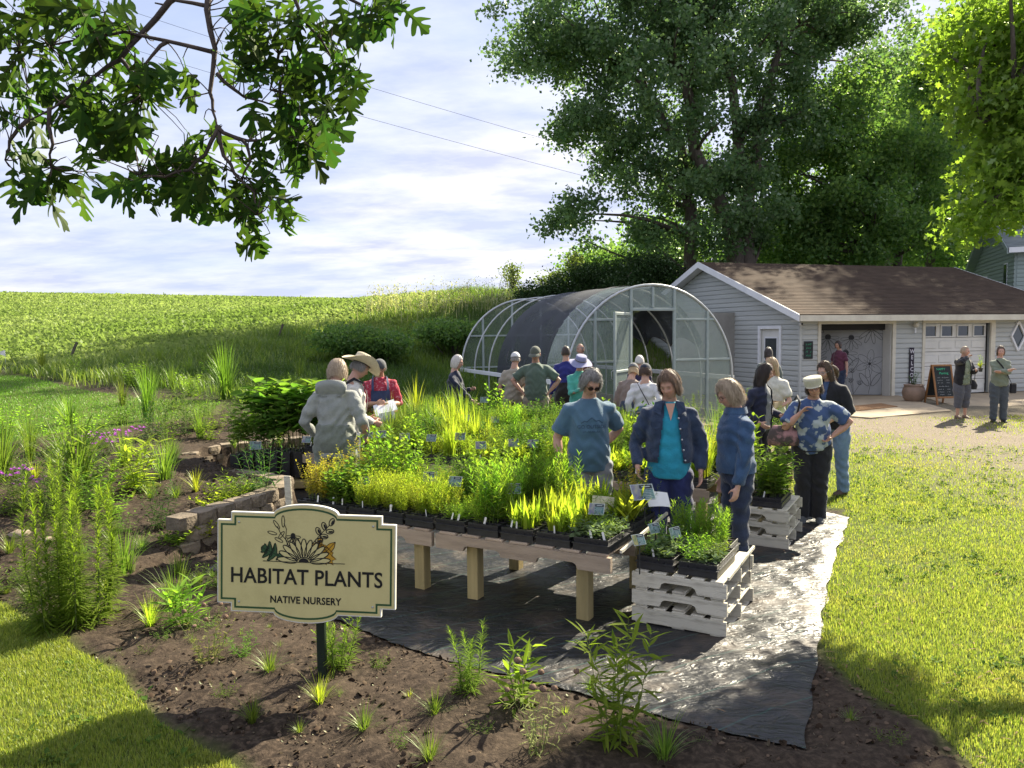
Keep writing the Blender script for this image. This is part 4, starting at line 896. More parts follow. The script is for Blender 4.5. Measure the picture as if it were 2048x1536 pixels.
def pot_plants():
    """three variants of each kind of potted seedling, sized for a tray cell"""
    def mk(key, fn, leaf, n=3):
        _PM[key] = [plant_mesh('plant', fn(rng(hash(key) % 9973 * 0 + sum(map(ord, key)) * 7 + i)), [leaf, L_STEM]) for i in range(n)]
    mk('gold', lambda g: stem_plant(g, .30, 7, .08, 15, 'ovate', .030, .5, 2, .2, .35, .025, .0018), L_GOLD)
    mk('leafy', lambda g: stem_plant(g, .24, 6, .08, 7, 'broad', .062, .35, 2, .15, .3, .025, .002), L_MID)
    mk('mint', lambda g: stem_plant(g, .38, 4, .05, 8, 'ovate', .062, .55, 2, .15, .25, .03, .003), L_FRESH)
    mk('fine', lambda g: stem_plant(g, .20, 11, .07, 12, 'lance', .040, .6, 3, .15, .3, .03, .0014), L_LIME)
    mk('finelow', lambda g: stem_plant(g, .11, 9, .07, 8, 'lance', .040, .5, 2, .1, .4, .03, .0014), L_FRESH)
    mk('narrow', lambda g: stem_plant(g, .34, 6, .06, 20, 'lance', .070, .7, 2, .08, .25, .035, .002), L_FRESH)
    mk('strap', lambda g: grass_plant(g, .20, 16, .07, .022, .25, .03, .4), L_LIME)
    mk('rosette', lambda g: stem_plant(g, .05, 5, .05, 5, 'ovate', .048, .3, 2, .1, .4, .02, .0015), L_GREY)
    mk('sprig', lambda g: stem_plant(g, .12, 4, .05, 6, 'ovate', .034, .55, 2, .2, .4, .025, .0016), L_GREY)
    mk('grass', lambda g: grass_plant(g, .42, 55, .20, .006, .40, .03, .5), L_GRASS)
    mk('limegrass', lambda g: grass_plant(g, .46, 45, .14, .008, .25, .03, .5), L_LIME)
    mk('broad', lambda g: stem_plant(g, .10, 4, .05, 3, 'strap', .17, 1.0, 2, .1, .3, .02, .002), L_LIME)
    mk('fern', lambda g: stem_plant(g, .28, 7, .11, 14, 'lance', .055, .25, 2, .1, .3, .03, .002), L_MID)
    mk('dark', lambda g: stem_plant(g, .26, 8, .09, 10, 'ovate', .05, .4, 2, .1, .3, .03, .002), L_DARK)
    mk('greenfine', lambda g: stem_plant(g, .24, 12, .08, 12, 'lance', .045, .7, 3, .15, .25, .03, .0015), L_MID)
    mk('tallshrub', lambda g: stem_plant(g, .85, 7, .25, 11, 'ovate', .11, .25, 2, .12, .3, .05, .004), L_DARK, 3)
    mk('tallfresh', lambda g: stem_plant(g, .75, 8, .2, 16, 'lance', .11, .35, 3, .1, .3, .05, .003), L_MID, 3)
    mk('tallgrass', lambda g: grass_plant(g, .85, 80, .38, .009, .45, .05, .5), L_GRASS, 3)
    mk('catalpa', lambda g: stem_plant(g, .85, 3, .10, 6, 'broad', .23, .05, 2, .40, .15, .04, .005, .8), L_MID, 3)
    mk('catlight', lambda g: stem_plant(g, .55, 3, .10, 7, 'ovate', .13, .15, 2, .4, .2, .04, .004, .8), L_MID, 3)
pot_plants()
LOOK = {'gold': 'golden small leaved', 'leafy': 'broad green leaved', 'mint': 'tall upright leafy', 'fine': 'fine bright lime', 'finelow': 'short fine green', 'narrow': 'tall narrow leaved', 'strap': 'upright lime strap leaved', 'rosette': 'low grey green', 'sprig': 'small sprigged grey green', 'grass': 'arching green grass', 'limegrass': 'tall lime grass', 'broad': 'wide upright lime leaved', 'fern': 'ferny mid green', 'dark': 'dark green leafy', 'greenfine': 'dense fine green'}
# pot and tray meshes
def pot_mesh(w, h, name='pot', n=4):
    mb = MB(); a, b = w / 2 * .80, w / 2; e = .004; V = []
    for (r, z) in ((a, 0), (b, h), (b + .002, h - .001), (b + .002, h - .012), (b - .003, h), (b - .004, h - .012)):
        V += [(-r, -r, z), (r, -r, z), (r, r, z), (-r, r, z)]
    F = [(3, 2, 1, 0)] + [(k * 4 + i, k * 4 + (i + 1) % 4, q * 4 + (i + 1) % 4, q * 4 + i) for (k, q) in ((0, 3), (3, 2), (2, 4), (4, 5)) for i in range(4)]
    mb.add(V, F); mb.add([(-b + .004, -b + .004, h - .012), (b - .004, -b + .004, h - .012), (b - .004, b - .004, h - .010), (-b + .004, b - .004, h - .013)], [(0, 1, 2, 3)], 1)
    return mb.mesh(name, [M_BLACKP, M_SOIL], fix=False)
M_SOIL = pmat('potting soil', (.035, .024, .017), (.08, .055, .04), 60, .95, .6, 160)
M_LABEL = pmat('white plastic label', (.80, .79, .75), (.72, .71, .68), 9, .45)
POT = pot_mesh(.062, .085)
def tray_mesh(w, d):
    mb = MB(); h, t = .055, .004
    mb.box((w / 2, d / 2, .003), (w, d, .005))
    for (c, s) in (((w / 2, .002, h / 2), (w, t, h)), ((w / 2, d - .002, h / 2), (w, t, h)), ((.002, d / 2, h / 2), (t, d - .008, h)), ((w - .002, d / 2, h / 2), (t, d - .008, h))): mb.box(c, s)
    for (c, s) in (((w / 2, -.004, h - .004), (w + .012, .014, .008)), ((w / 2, d + .004, h - .004), (w + .012, .014, .008)), ((-.001, d / 2, h - .004), (.012, d, .0075)), ((w + .001, d / 2, h - .004), (.012, d, .0075))): mb.box(c, s)
    return mb.mesh('tray', M_BLACKP)
TW, TD = .268, .49
TRAY = tray_mesh(TW, TD)
def multi_pots(nx, ny, skip_front=True):
    mb = MB()
    V0 = [tuple(v.co) for v in POT.vertices]; F0 = [(tuple(p.vertices), p.material_index) for p in POT.polygons]
    for j in range(1 if skip_front else 0, ny):
        for i in range(nx):
            b = (.003 + .0325 + i * .0655, .003 + .034 + j * .0685, .006)
            for m in (0, 1): mb.add([(b[0] + v[0], b[1] + v[1], b[2] + v[2]) for v in V0], [f for f, q in F0 if q == m], m)
    return mb.mesh('pots', [M_BLACKP, M_SOIL], fix=False)
POTS = multi_pots(4, 7)
LAB = MB(); LAB.box((0, 0, .045), (.016, .0012, .09)); LAB.add([(-.008, 0, .09), (.008, 0, .09), (.004, 0, .096), (-.004, 0, .096)], [(0, 1, 2, 3)]); LABELM = LAB.mesh('plant_label', M_LABEL)
ORD = ['first', 'second', 'third', 'fourth', 'fifth', 'sixth', 'seventh', 'eighth', 'ninth', 'tenth', 'eleventh', 'twelfth', 'thirteenth', 'fourteenth', 'fifteenth', 'sixteenth', 'seventeenth', 'eighteenth', 'nineteenth', 'twentieth']
_tr = rng(77)
def put_tray(u, v, z, kind, label, group, nx=3, ny=4, sc=1.0, labels=1, pots=True, rot=0.0):
    t = empty('plant_tray', uv(u, v, z), TA + rot, label, 'plant tray', group); obj('tray', TRAY, t)
    if pots:
        for i in range(4): obj('pot', POT, t, (.0355 + i * .0655, .037, .006))
    o = obj('pots', POTS, t); o['kind'] = 'stuff'
    for j in range(ny):
        for i in range(nx):
            k = kind if isinstance(kind, str) else kind[_tr.integers(len(kind))]
            o = obj('plant', _PM[k][_tr.integers(3)], t, (.04 + (TW - .08) * (i + .5) / nx * 1.0 + _tr.normal(0, .012), .04 + (TD - .08) * (j + .5) / ny + _tr.normal(0, .012), .082), (0, 0, _tr.uniform(0, 6.28)), sc * _tr.uniform(.6, 1.2))
    for i in range(labels): obj('plant_label', LABELM, t, (_tr.uniform(.03, .24), .025, .05), (_tr.uniform(-.25, .1), _tr.uniform(-.3, .3), _tr.uniform(-.6, .6)))
    return t
M_CARD = pmat('card print', (.05, .12, .12), (.09, .18, .17), 60, .35, lo=.45, hi=.55)
M_CARDW = pmat('card border', (.40, .45, .42), (.34, .38, .36), 20, .35)
M_CARDD = pmat('card heading', (.02, .03, .035), None, 20, .4)
M_PHOTO = [pmat('card photo a', (.05, .12, .05), (.22, .30, .30), 30, .35), pmat('card photo b', (.10, .10, .22), (.30, .30, .22), 26, .35), pmat('card photo c', (.30, .26, .10), (.08, .14, .06), 28, .35)]
def card_mesh(k):
    mb = MB(); W, H = .118, .088
    mb.box((0, 0, H / 2), (W, .002, H), m=0)
    mb.box((W * .17, -.0018, H * .36), (W * .56, .0016, H * .60), m=1); mb.box((W * .17, -.0018, H * .82), (W * .56, .0016, H * .24), m=2); mb.box((-W * .29, -.0018, H * .5), (W * .34, .0016, H * .90), m=3)
    for i in range(5): mb.box((W * .15 - (i % 2) * .004, -.0030, H * (.14 + i * .10)), (W * (.44 - (i % 3) * .05), .0006, .0022), m=0)
    mb.box((W * .17, -.0030, H * .82), (W * .36, .0006, .005), m=0)
    return mb.mesh('card', [M_CARDW, M_CARD, M_CARDD, M_PHOTO[k]])
CARDS = [card_mesh(k) for k in range(3)]
def put_card(p, hgt, yaw, tilt, label, sc=1.0, k=None):
    t = empty('plant_card', p, yaw, label, 'plant card', 'information cards among the trays'); q = MB(); q.box((0, .004, hgt / 2), (.008, .004, hgt)); q.build('stake', M_BLACKP, t)
    o = obj('card', CARDS[_tr.integers(3) if k is None else k], t, (0, -.004, hgt - .02), (R(tilt), 0, 0), sc); return t
PAP = pmat('buff paper', (.66, .60, .42), (.58, .53, .38), 8, .8)
def put_sheet(p, w, h, yaw, tilt, label, mat=PAP):
    t = empty('price_sheet', p, yaw, label, 'paper sheet'); q = MB(); n = 5
    V = [(-w / 2 + w * i / n, -.015 * math.sin(math.pi * i / n), z) for z in (0, h) for i in range(n + 1)]; q.add(V, [(i, i + 1, n + 2 + i, n + 1 + i) for i in range(n)], 0, True); o = q.build('sheet', mat, t, (0, 0, .12)); o.rotation_euler = (R(tilt), R(5), 0); q = MB(); q.box((0, .012, .07), (.006, .006, .16)); q.build('stake', M_BLACKP, t)
def build_trays():
    # front table: ten trays along, two deep
    F1 = ['gold', 'leafy', 'fine', 'fine', 'fine', 'finelow', 'narrow', 'strap', 'strap', 'rosette']; B1 = ['gold', 'mint', 'mint', 'fine', 'fern', 'mint', 'narrow', 'narrow', 'strap', 'broad']
    for i in range(10):
        u = -4.90 + i * .294
        put_tray(u, 4.85, TOP, [F1[i]] * 4 + ['fine' if i < 7 else 'finelow'], f'{ORD[i]} tray from the white stake, front table near row, {LOOK[F1[i]]} seedlings', 'plant trays on the front table', 4, 4, 1.3 if F1[i] != 'rosette' else 1.5, 1 + i % 2)
        put_tray(u, 5.345, TOP, [B1[i]] * 3 + ['fern', B1[(i + 1) % 10]], f'{ORD[i]} tray from the white stake, front table far row, {LOOK[B1[i]]} seedlings', 'plant trays on the front table', 4, 4, 1.3, 0, pots=i in (0, 9))
    F2 = ['finelow', 'sprig', 'greenfine', 'grass', 'sprig', 'mint', 'fine', 'limegrass', 'fine', 'fern', 'fern', 'leafy', 'fern', 'mint', 'broad', 'broad', 'fine', 'limegrass']; B2 = ['dark', 'greenfine', 'grass', 'grass', 'greenfine', 'grass', 'limegrass', 'limegrass', 'fine', 'greenfine', 'fern', 'greenfine', 'dark', 'grass', 'mint', 'fine', 'limegrass', 'gold']
    for i in range(18):
        u = -7.22 + i * .293
        put_tray(u, 7.31, TOP, [F2[i]] * 3 + [F2[(i + 5) % 18]], f'{ORD[i]} tray from the hooded visitor, second table near row, {LOOK[F2[i]]} seedlings', 'plant trays on the second table', 3, 4, 1.2, 1 if i % 3 == 0 else 0)
        put_tray(u, 7.83, TOP, [B2[i]] * 2 + ['fern', 'dark'], f'{ORD[i]} tray from the hooded visitor, second table far row, {LOOK[B2[i]]} seedlings', 'plant trays on the second table', 3, 4, 1.4, 0, pots=False)
    F3 = ['greenfine', 'fern', 'grass', 'limegrass', 'fine', 'fern', 'greenfine', 'narrow', 'fine', 'greenfine', 'greenfine', 'fern', 'mint', 'grass', 'fern', 'leafy']
    for i in range(16):
        u = -7.58 + i * .294; k = F3[i]; k2 = F3[(i * 5 + 3) % 16]
        put_tray(u, 9.33, .46, [k, k, 'fern'], f'{ORD[i]} tray from the overalls wearer, third table near row, {LOOK[k]} plants', 'plant trays on the third table', 3, 4, 1.4, 0, pots=True)
        put_tray(u, 9.84, .46, [k2, 'greenfine', 'dark'], f'{ORD[i]} tray from the overalls wearer, third table far row, {LOOK[k2]} plants', 'plant trays on the third table', 3, 3, 1.7, 0, pots=False)
    zc = .008 + .125 * 3 + .002
    put_tray(-1.86, 5.06, zc, ['finelow', 'rosette', 'sprig'], 'tray of low mixed seedlings filling the near half of the front pallet stack', 'plant trays on white pallets', 3, 5, 1.6, 1)
    put_tray(-1.56, 5.06, zc, ['rosette', 'finelow', 'mint'], 'tray with arched wire and pale leafy seedlings on the front pallet stack', 'plant trays on white pallets', 3, 4, 1.5, 0)
    t = put_tray(-1.57, 5.52, zc + .002, 'narrow', 'tray of tall bushy dark green stems at the back of the front pallet stack', 'plant trays on white pallets', 3, 4, .95, 0); t.rotation_euler.z += R(90); t.location = uv(-1.33, 5.56, zc)
    put_tray(-1.86, 7.37, zc, ['broad', 'strap', 'mint'], 'tray of upright lime leaves on the rear pallet stack by the denim jacket', 'plant trays on white pallets', 3, 4, 1.7, 0)
    put_tray(-1.56, 7.37, zc, ['leafy', 'fern'], 'tray of drooping green leaves at the outer side of the rear pallet stack', 'plant trays on white pallets', 3, 4, 1.6, 1)
    # cards: (table, u, v, height above table, yaw, tilt)
    pl = 0
    for (px, py, Y, k) in ((647, 968, 6.75, 0), (727, 975, 6.55, 1), (860, 965, 6.55, 2), (908, 975, 6.25, 0), (980, 986, 6.05, 1), (1027, 990, 5.98, 2), (1192, 1032, 5.62, 1)):
        p = at(px, py, Y); put_card((p.x, p.y, TOP + .06), p.z - TOP - .06 + .03, R(-18 + 8 * (pl % 3)), -32, f'{ORD[pl]} plant card from the white stake along the front table', 1.0, k); pl += 1
    p = at(1290, 1010, 5.75); put_card((p.x, p.y, TOP + .06), p.z - TOP, R(12), -42, 'large tilted plant card at the end of the front table', 1.55, 1)
    p = at(1280, 1090, 5.0); put_card((p.x, p.y, TOP - .08), p.z - TOP + .10, R(28), -30, 'white plant card leaning off the corner of the front table', .85, 2); p = at(1312, 1066, 5.5); put_card((p.x, p.y, TOP - .1), p.z - TOP + .12, R(30), -30, 'pale plant card propped between front table and pallet stack', .85, 0)
    p = at(1352, 1075, 5.35); put_card((p.x, p.y, .42), p.z - .40, R(35), -20, 'green plant card among the leaves of the front pallet stack', .85, 0); p = at(1500, 1120, 5.35); put_card((p.x, p.y, .30), .16, R(75), -10, 'plant card hanging off the outer side of the front pallet stack', .8, 0)
    pl = 0
    for (px, py, Y) in ((612, 890, 9.75), (735, 882, 9.2), (762, 880, 9.1), (810, 885, 9.1), (862, 888, 8.9), (920, 885, 8.8), (962, 903, 8.5), (1028, 898, 8.45), (1065, 900, 8.3), (1405, 940, 7.5)):
        p = at(px, py, Y); put_card((p.x, p.y, TOP + .05), max(.12, p.z - TOP), R(-14 + 9 * (pl % 4)), -28, f'{ORD[pl]} plant card from the hooded visitor along the second table', 1.0); pl += 1
    pl = 0
    for (px, py, Y) in ((968, 805, 11.7), (1053, 858, 10.6), (1087, 862, 10.5), (895, 845, 11.2), (930, 842, 11.0), (990, 845, 10.9)):
        p = at(px, py, Y); put_card((p.x, p.y, .5), max(.12, p.z - .48), R(-10 + 9 * (pl % 4)), -22, f'{ORD[pl]} plant card on the third table, numbered from the middle outward', 1.0); pl += 1
    p = at(1008, 985, 6.3); put_sheet((p.x, p.y, TOP + .04), .20, .13, R(20), -35, 'curled buff paper sheet among the lime seedlings on the front table')
    p = at(1205, 1010, 5.85); put_sheet((p.x, p.y, TOP + .02), .17, .12, R(-5), -20, 'upright yellow paper card before the striped trousers')
    p = at(1320, 1015, 5.95); put_sheet((p.x, p.y, TOP + .03), .19, .13, R(15), -40, 'white price sheet beside the large tilted card', M_LABEL)
# bigger single pots
def round_pot(r, h):
    mb = MB(); mb.lathe([(0, 0), (r * .78, 0), (r, h * .93), (r * 1.06, h * .93), (r * 1.06, h), (r * .96, h), (r * .94, h * .9)], 14); mb.lathe([(r * .94, h * .9), (0, h * .91)], 14, m=1); return mb.mesh('pot', [M_BLACKP, M_SOIL])
NPOT = round_pot(.09, .17); TPOT = pot_mesh(.11, .34)
def put_pot(p, kind, label, group, sc=1.0, pot=NPOT, ph=.155, rz=0):
    t = empty('potted_plant', p, rz, label, 'potted plant', group); obj('pot', pot, t); obj('plant', _PM[kind][_tr.integers(3)], t, (0, 0, ph), (0, 0, _tr.uniform(0, 6.28)), sc * _tr.uniform(.85, 1.1)); return t
def build_pots():
    n = 0
    for j in range(2):
        for i in range(9):
            k = ['tallshrub', 'tallfresh', 'tallshrub', 'tallfresh', 'tallfresh'][(i * 2 + j) % 5]; u, v = -8.45 + i * .38, 11.55 + j * .45
            put_pot(uv(u, v, .24), k, f'{ORD[i]} shrub pot from the field end, {"front" if j == 0 else "back"} row of the low bench', 'shrub pots on the low bench', .66)
    for j in range(2):
        for i in range(4): put_pot(uv(-2.62 + i * .27, 10.1 + j * .45, .30), ('tallgrass', 'tallfresh')[(i + j) % 2], f'{ORD[i]} pot of tall leaves, {"front" if j == 0 else "back"} row by the greenhouse corner', 'grass pots by the greenhouse', .8)
    # tree seedlings in tall square pots in the alcove
    r = 0
    for j in range(4):
        for i in range(9):
            p = Vector((-3.62 + i * .155 + j * .03, 9.95 + j * .16 + i * .035, .16)); put_pot(p, 'catlight' if i < 4 and j < 2 else 'catalpa', f'{ORD[i]} tree seedling of the {ORD[j]} row in the wall alcove, tall black pot', 'tree seedlings in the alcove', 1.0, TPOT, .32, R(12))
    q = MB(); q.cbox((-2.95, 10.35, .08), (1.75, .8, .10), .01, Matrix.Rotation(R(12), 3, 'Z')); o = q.build('pallet_base', M_POST); tag(o, 'low timber platform under the tree seedlings in the wall alcove', 'platform')
    c = at(517, 893, 9.95); put_card((c.x, c.y - .12, .2), c.z - .2, R(10), -15, 'plant card hung before the tree seedlings in the alcove', 1.2, 0)
    # greenhouse tomato-like plants
    for k, (x, y) in enumerate(((2.2, 14.9), (3.6, 15.3), (4.3, 15.6), (4.9, 16.0), (3.0, 17.6), (3.6, 18.2))):
        put_pot(Vector((x, y, 0)), 'tallfresh', f'{ORD[k]} bushy pot at the greenhouse front, numbered from the open door leaf', 'bushy pots at the greenhouse', .9)
build_trays(); build_pots()
for t in PLANTERS: obj('plant', _PM['dark'][0], t, (0, 0, .46), None, 1.5)
# ---------------------------------------------------------------- beds: each plant a thing
def bed_plant(px, py, parts, mats, name, label, cat='plant', group=None, sc=1.0):
    p = gp(px, py); t = empty(name, (p.x, p.y, p.z - .01), 0, label, cat, group)
    if isinstance(parts, bpy.types.Mesh): o = obj('foliage', parts, t, None, (0, 0, (px * 7.13) % 6.28), sc); return t
    fol = [(m, i) for m, i in parts if i == 0]; st = [(m, i) for m, i in parts if i == 1]; ex = [(m, i) for m, i in parts if i > 1]
    obj('foliage', plant_mesh('foliage', fol, mats[:1]), t, None, None, sc)
    if st: obj('stems', plant_mesh('stems', [(m, 0) for m, i in st], [mats[1]]), t, None, None, sc)
    if ex: o = obj('flower_heads', plant_mesh('flower_heads', [(m, 0) for m, i in ex], [mats[2]]), t, None, None, sc); o['kind'] = 'stuff'
    return t
def liatris(g, h, n, spread, ll=.11, nl=70, base=.07):
    C = stem_curves(g, n, h, spread, base, .2, .22, 6); t = np.broadcast_to(np.linspace(.02, .99, nl) ** .9, (n, nl)); W = 4; t = np.repeat(t, W, 1) + g.normal(0, .006, (n, nl * W)); P = along(C, t).reshape(-1, 3)
    ph = g.uniform(0, 6.28, len(P)); el = (.15 + t * .9 + g.normal(0, .18, t.shape)).ravel(); D = np.stack([np.cos(ph) * np.cos(el), np.sin(ph) * np.cos(el), np.sin(el)], 1)
    s = (ll * (1.15 - .75 * t) * g.uniform(.7, 1.15, t.shape)).ravel()
    V, F = TPL['blade']; V = V.copy(); V[:, 0] *= 2.9; V[:, 2] -= .35 * V[:, 1] ** 2
    return [(inst((V, F), frames(D), P, s), 0), (stems_mesh(C, .006), 1)]
def flowers(g, parts, r, n, mati=2):
    C = stem_curves(g, n, .34, .18, .05, .3, .3); P = C[:, -1]; V, F = [], []
    D = unit_dirs(g, n * 26, .0, 1); Pp = np.repeat(P, 26, 0); out = inst(TPL['ovate'], frames(D), Pp, r * g.uniform(.7, 1.1, n * 26)); return parts + [(out, mati), (stems_mesh(C, .003), 1)]
def build_beds():
    g = rng(11)
    bed_plant(150, 1248, liatris(g, 1.22, 13, .05, .135, 110, .25), [L_FRESH, L_STEM], 'blazing_star_clump', 'tall bristly clump of needle leaved stems beside the corner of lawn')
    bed_plant(940, 1388, liatris(g, .44, 4, .07, .085, 46), [L_FRESH, L_STEM], 'blazing_star', 'short bristly twin stemmed plant on the edge of the ground cloth')
    bed_plant(672, 1345, liatris(g, .36, 5, .10, .09, 30) + stem_plant(g, .38, 5, .12, 12, 'lance', .10, .5, 2, .1, .3, .04, .003), [L_FRESH, L_STEM], 'leafy_perennial', 'leafy narrow stemmed plant just behind the sign post')
    bed_plant(1228, 1500, stem_plant(g, .66, 7, .13, 17, 'lance', .15, .25, 2, .08, .3, .06, .004, .8, .15), [L_FRESH, L_STEM], 'sneezeweed', 'tall leafy bright green plant in front of the white pallets', 'plant')
    bed_plant(1035, 1420, stem_plant(g, .36, 4, .10, 9, 'lance', .17, .35, 2, .15, .3, .04, .005, .9), [L_FRESH, L_STEM], 'milkweed', 'broad leaved bright plant left of the tall leafy one')
    s1 = stem_plant(g, .40, 9, .14, 9, 'lance', .055, .0, 2, .05, .35, .05, .0025, .8); C = stem_curves(g, 8, .47, .16, .05, .3, .3)
    bed_plant(1075, 1515, s1 + [(stems_mesh(C, .002), 1), (balls(C[:, -1], .017, g), 2)], [leafmat('faded leaf', (.20, .22, .08), (.28, .28, .12), .4), L_STEM, L_SEED], 'bee_balm', 'pale scraggly plant with round brown seed heads')
    s1 = stem_plant(g, .34, 10, .17, 8, 'ovate', .045, .3, 2, .1, .35, .06, .0025); C = stem_curves(g, 6, .40, .15, .05, .3, .3)
    bed_plant(418, 1328, s1 + [(stems_mesh(C, .002), 1), (balls(C[:, -1], .018, g), 2)], [leafmat('bronze leaf', (.10, .12, .04), (.18, .17, .06), .4), L_STEM, L_SEED], 'bee_balm', 'bronze twiggy plant with dried heads below the sign corner')
    bed_plant(366, 1258, stem_plant(g, .32, 5, .10, 8, 'lance', .17, .3, 2, .25, .3, .04, .005, .9), [L_FRESH, L_STEM], 'milkweed', 'lime broad leaved plant close to the sign edge')
    bed_plant(278, 988, stem_plant(g, .62, 7, .16, 11, 'lance', .22, .25, 2, .15, .25, .06, .006, .8), [L_LIME, L_STEM], 'milkweed', 'lime leafy milkweed standing before the purple flowers')
    bed_plant(155, 995, grass_plant(g, 1.0, 150, .55, .018, .45, .10, .5) + stem_plant(g, .9, 8, .2, 9, 'strap', .35, .5, 1, .1, .3, .08, .006), [L_GRASS, L_STEM], 'tall_grass', 'tall arching broad bladed grass clump behind the bristly clump')
    bed_plant(5, 960, grass_plant(g, .95, 120, .55, .014, .5, .10, .5), [L_GRASS, L_STEM], 'tall_grass', 'arching grass clump cut by the left edge of the photo')
    bed_plant(298, 842, grass_plant(g, 1.0, 130, .28, .012, .2, .10, .45), [L_MID, L_STEM], 'switch_grass', 'upright dark switch grass standing before the mown lawn')
    bed_plant(452, 800, grass_plant(g, 1.25, 160, .45, .014, .3, .12, .5), [L_MID, L_STEM], 'switch_grass', 'large dark green grass clump above the tree seedlings')
    for k, (px, py, s, lab) in enumerate(((258, 905, 1.0, 'purple flowering clump behind the lime milkweed'), (212, 915, .8, 'low purple flowers left of the lime milkweed'), (185, 900, .7, 'small purple flower clump under the tall grass'), (28, 990, .9, 'purple flower clump at the left edge'), (60, 998, .7, 'second purple clump near the left edge'))):
        bed_plant(px, py, flowers(g, stem_plant(g, .25, 12, .2, 7, 'lance', .06, .4, 2, .1, .3, .06, .002), .034, 17), [L_MID, L_STEM, L_FLOW], 'purple_phlox', lab, 'flower', 'purple flowers in the bed', s)
    for k, (px, py, s, lab) in enumerate(((432, 1022, 1.0, 'low leafy clump on the terrace above the wall end'), (470, 1000, 1.1, 'low leafy clump in the middle of the terrace'), (505, 985, .9, 'leafy clump at the terrace tip beside the loose stone'), (398, 1075, .8, 'ferny clump beside the wall end'), (345, 1090, .7, 'small leafy clump left of the wall end'))):
        bed_plant(px, py, stem_plant(g, .22, 12, .22, 7, 'ovate', .10, .3, 2, .1, .4, .08, .003), [(L_LIME, L_FRESH, L_GREY)[k % 3], L_STEM], 'low_perennial', lab, 'plant', 'low leafy plants round the wall', s)
    tuft = [plant_mesh('foliage', grass_plant(rng(200 + i), .22, 95, .17, .0042, .45, .02, .55), [(L_GRASS, L_LIME, L_GRASS)[i % 3]]) for i in range(4)]
    tl = [(540, 1352, 1.05, 'fine grass tuft between bronze twigs and sign post'), (640, 1412, 1.0, 'bright grass tuft at the foot of the sign post'), (505, 1448, .95, 'sparse grass tuft left of the sign post foot'), (870, 1438, .9, 'grass tuft in bare soil midway to the twin stems'), (728, 1470, .9, 'grass tuft in bare soil right of the sign post'),
          (300, 1255, 1.3, 'taller grass tuft left of the lime broad leaved plant'), (285, 1105, 1.1, 'yellow green tuft between bristly clump and wall end'), (358, 1152, 1.2, 'grass tuft below the wall end'), (352, 1000, 1.2, 'grass tuft above the wall end'), (392, 985, 1.5, 'thin tall tuft on the terrace rim'), (225, 945, 1.1, 'grass tuft in front of the purple flowers'),
          (62, 1215, 1.1, 'grass tuft left of the bristly clump'), (20, 1110, 1.3, 'grass tuft at the left edge above the lawn corner'), (70, 960, 1.4, 'grass tuft among the purple clumps at the left'), (300, 1000, 1.2, 'grass tuft right of the lime milkweed'), (560, 930, 1.1, 'grass tuft on the terrace tip'), (470, 915, 1.0, 'grass tuft on the alcove rim'), (215, 1190, .9, 'grass tuft right of the bristly clump base'), (1330, 1528, 1.3, 'wide bladed tuft at the bottom edge by the tall leafy plant'), (860, 1530, .9, 'grass tuft at the bottom edge'), (110, 1180, 1.2, 'tuft hugging the base of the bristly clump')]
    for k, (px, py, s, lab) in enumerate(tl): bed_plant(px, py, tuft[k % 4], None, 'grass_tuft', lab, 'grass tuft', 'young grass tufts in the soil', s)
    # meadow plants higher in the bed, each set singly
    kinds = [plant_mesh('foliage', p, [m, L_STEM]) for p, m in ((stem_plant(rng(301), .75, 9, .22, 14, 'lance', .12, .4, 2, .1, .3, .08, .004), L_MID), (grass_plant(rng(302), .8, 80, .35, .011, .4, .08, .5), L_GRASS), (stem_plant(rng(303), .55, 12, .25, 9, 'ovate', .10, .3, 2, .1, .35, .08, .004), L_FRESH), (stem_plant(rng(304), .95, 7, .2, 18, 'lance', .10, .5, 2, .1, .3, .07, .004), L_GREY), (stem_plant(rng(305), .38, 12, .25, 8, 'lance', .11, .3, 2, .1, .4, .08, .003), L_MID))]
    nm = ['meadow_plant', 'meadow_grass', 'leafy_bush', 'grey_stem_plant', 'low_meadow_plant']; look = ['narrow leaved meadow plant', 'loose meadow grass clump', 'fresh green leafy bush', 'tall grey green stemmed plant', 'low green meadow plant']
    spots = [(330, 870), (372, 850), (400, 880), (352, 820), (415, 830), (245, 812), (215, 870), (120, 905), (60, 925), (430, 855), (385, 795), (500, 795), (540, 780), (560, 820), (590, 800), (470, 760), (420, 765), (520, 745), (560, 750), (600, 760), (330, 905), (300, 920), (250, 935), (470, 830), (505, 850), (345, 780), (300, 760), (265, 775), (380, 760), (640, 760), (620, 730), (575, 725), (500, 720), (440, 730), (680, 735), (720, 730), (650, 705), (150, 760), (215, 765), (85, 745), (30, 735), (140, 728), (320, 735), (250, 740)]
    used = {}
    for k, (px, py) in enumerate(spots):
        q = (k * 3 + k // 4) % 5; used[q] = used.get(q, 0) + 1; depth = 'near the wall' if py > 845 else ('beyond the seedlings' if py > 785 else ('beside the lawn' if px < 400 else 'at the foot of the bank'))
        bed_plant(px, py, kinds[q], None, nm[q], f'{look[q]} {depth}, {ORD[(used[q] - 1) % 20]} of its kind', 'plant', 'plants of the upper bed', 1.0 - .1 * (k % 3))
    big = [plant_mesh('foliage', p, [m, L_STEM]) for p, m in ((stem_plant(rng(401), .5, 16, .3, 11, 'lance', .11, .4, 2, .1, .4, .1, .003), L_MID), (grass_plant(rng(402), .55, 120, .38, .009, .5, .08, .5), L_GRASS), (stem_plant(rng(403), .4, 14, .26, 8, 'ovate', .085, .3, 2, .1, .4, .1, .003), L_FRESH), (stem_plant(rng(404), .7, 9, .2, 14, 'lance', .13, .4, 2, .1, .3, .08, .004), L_DARK))]
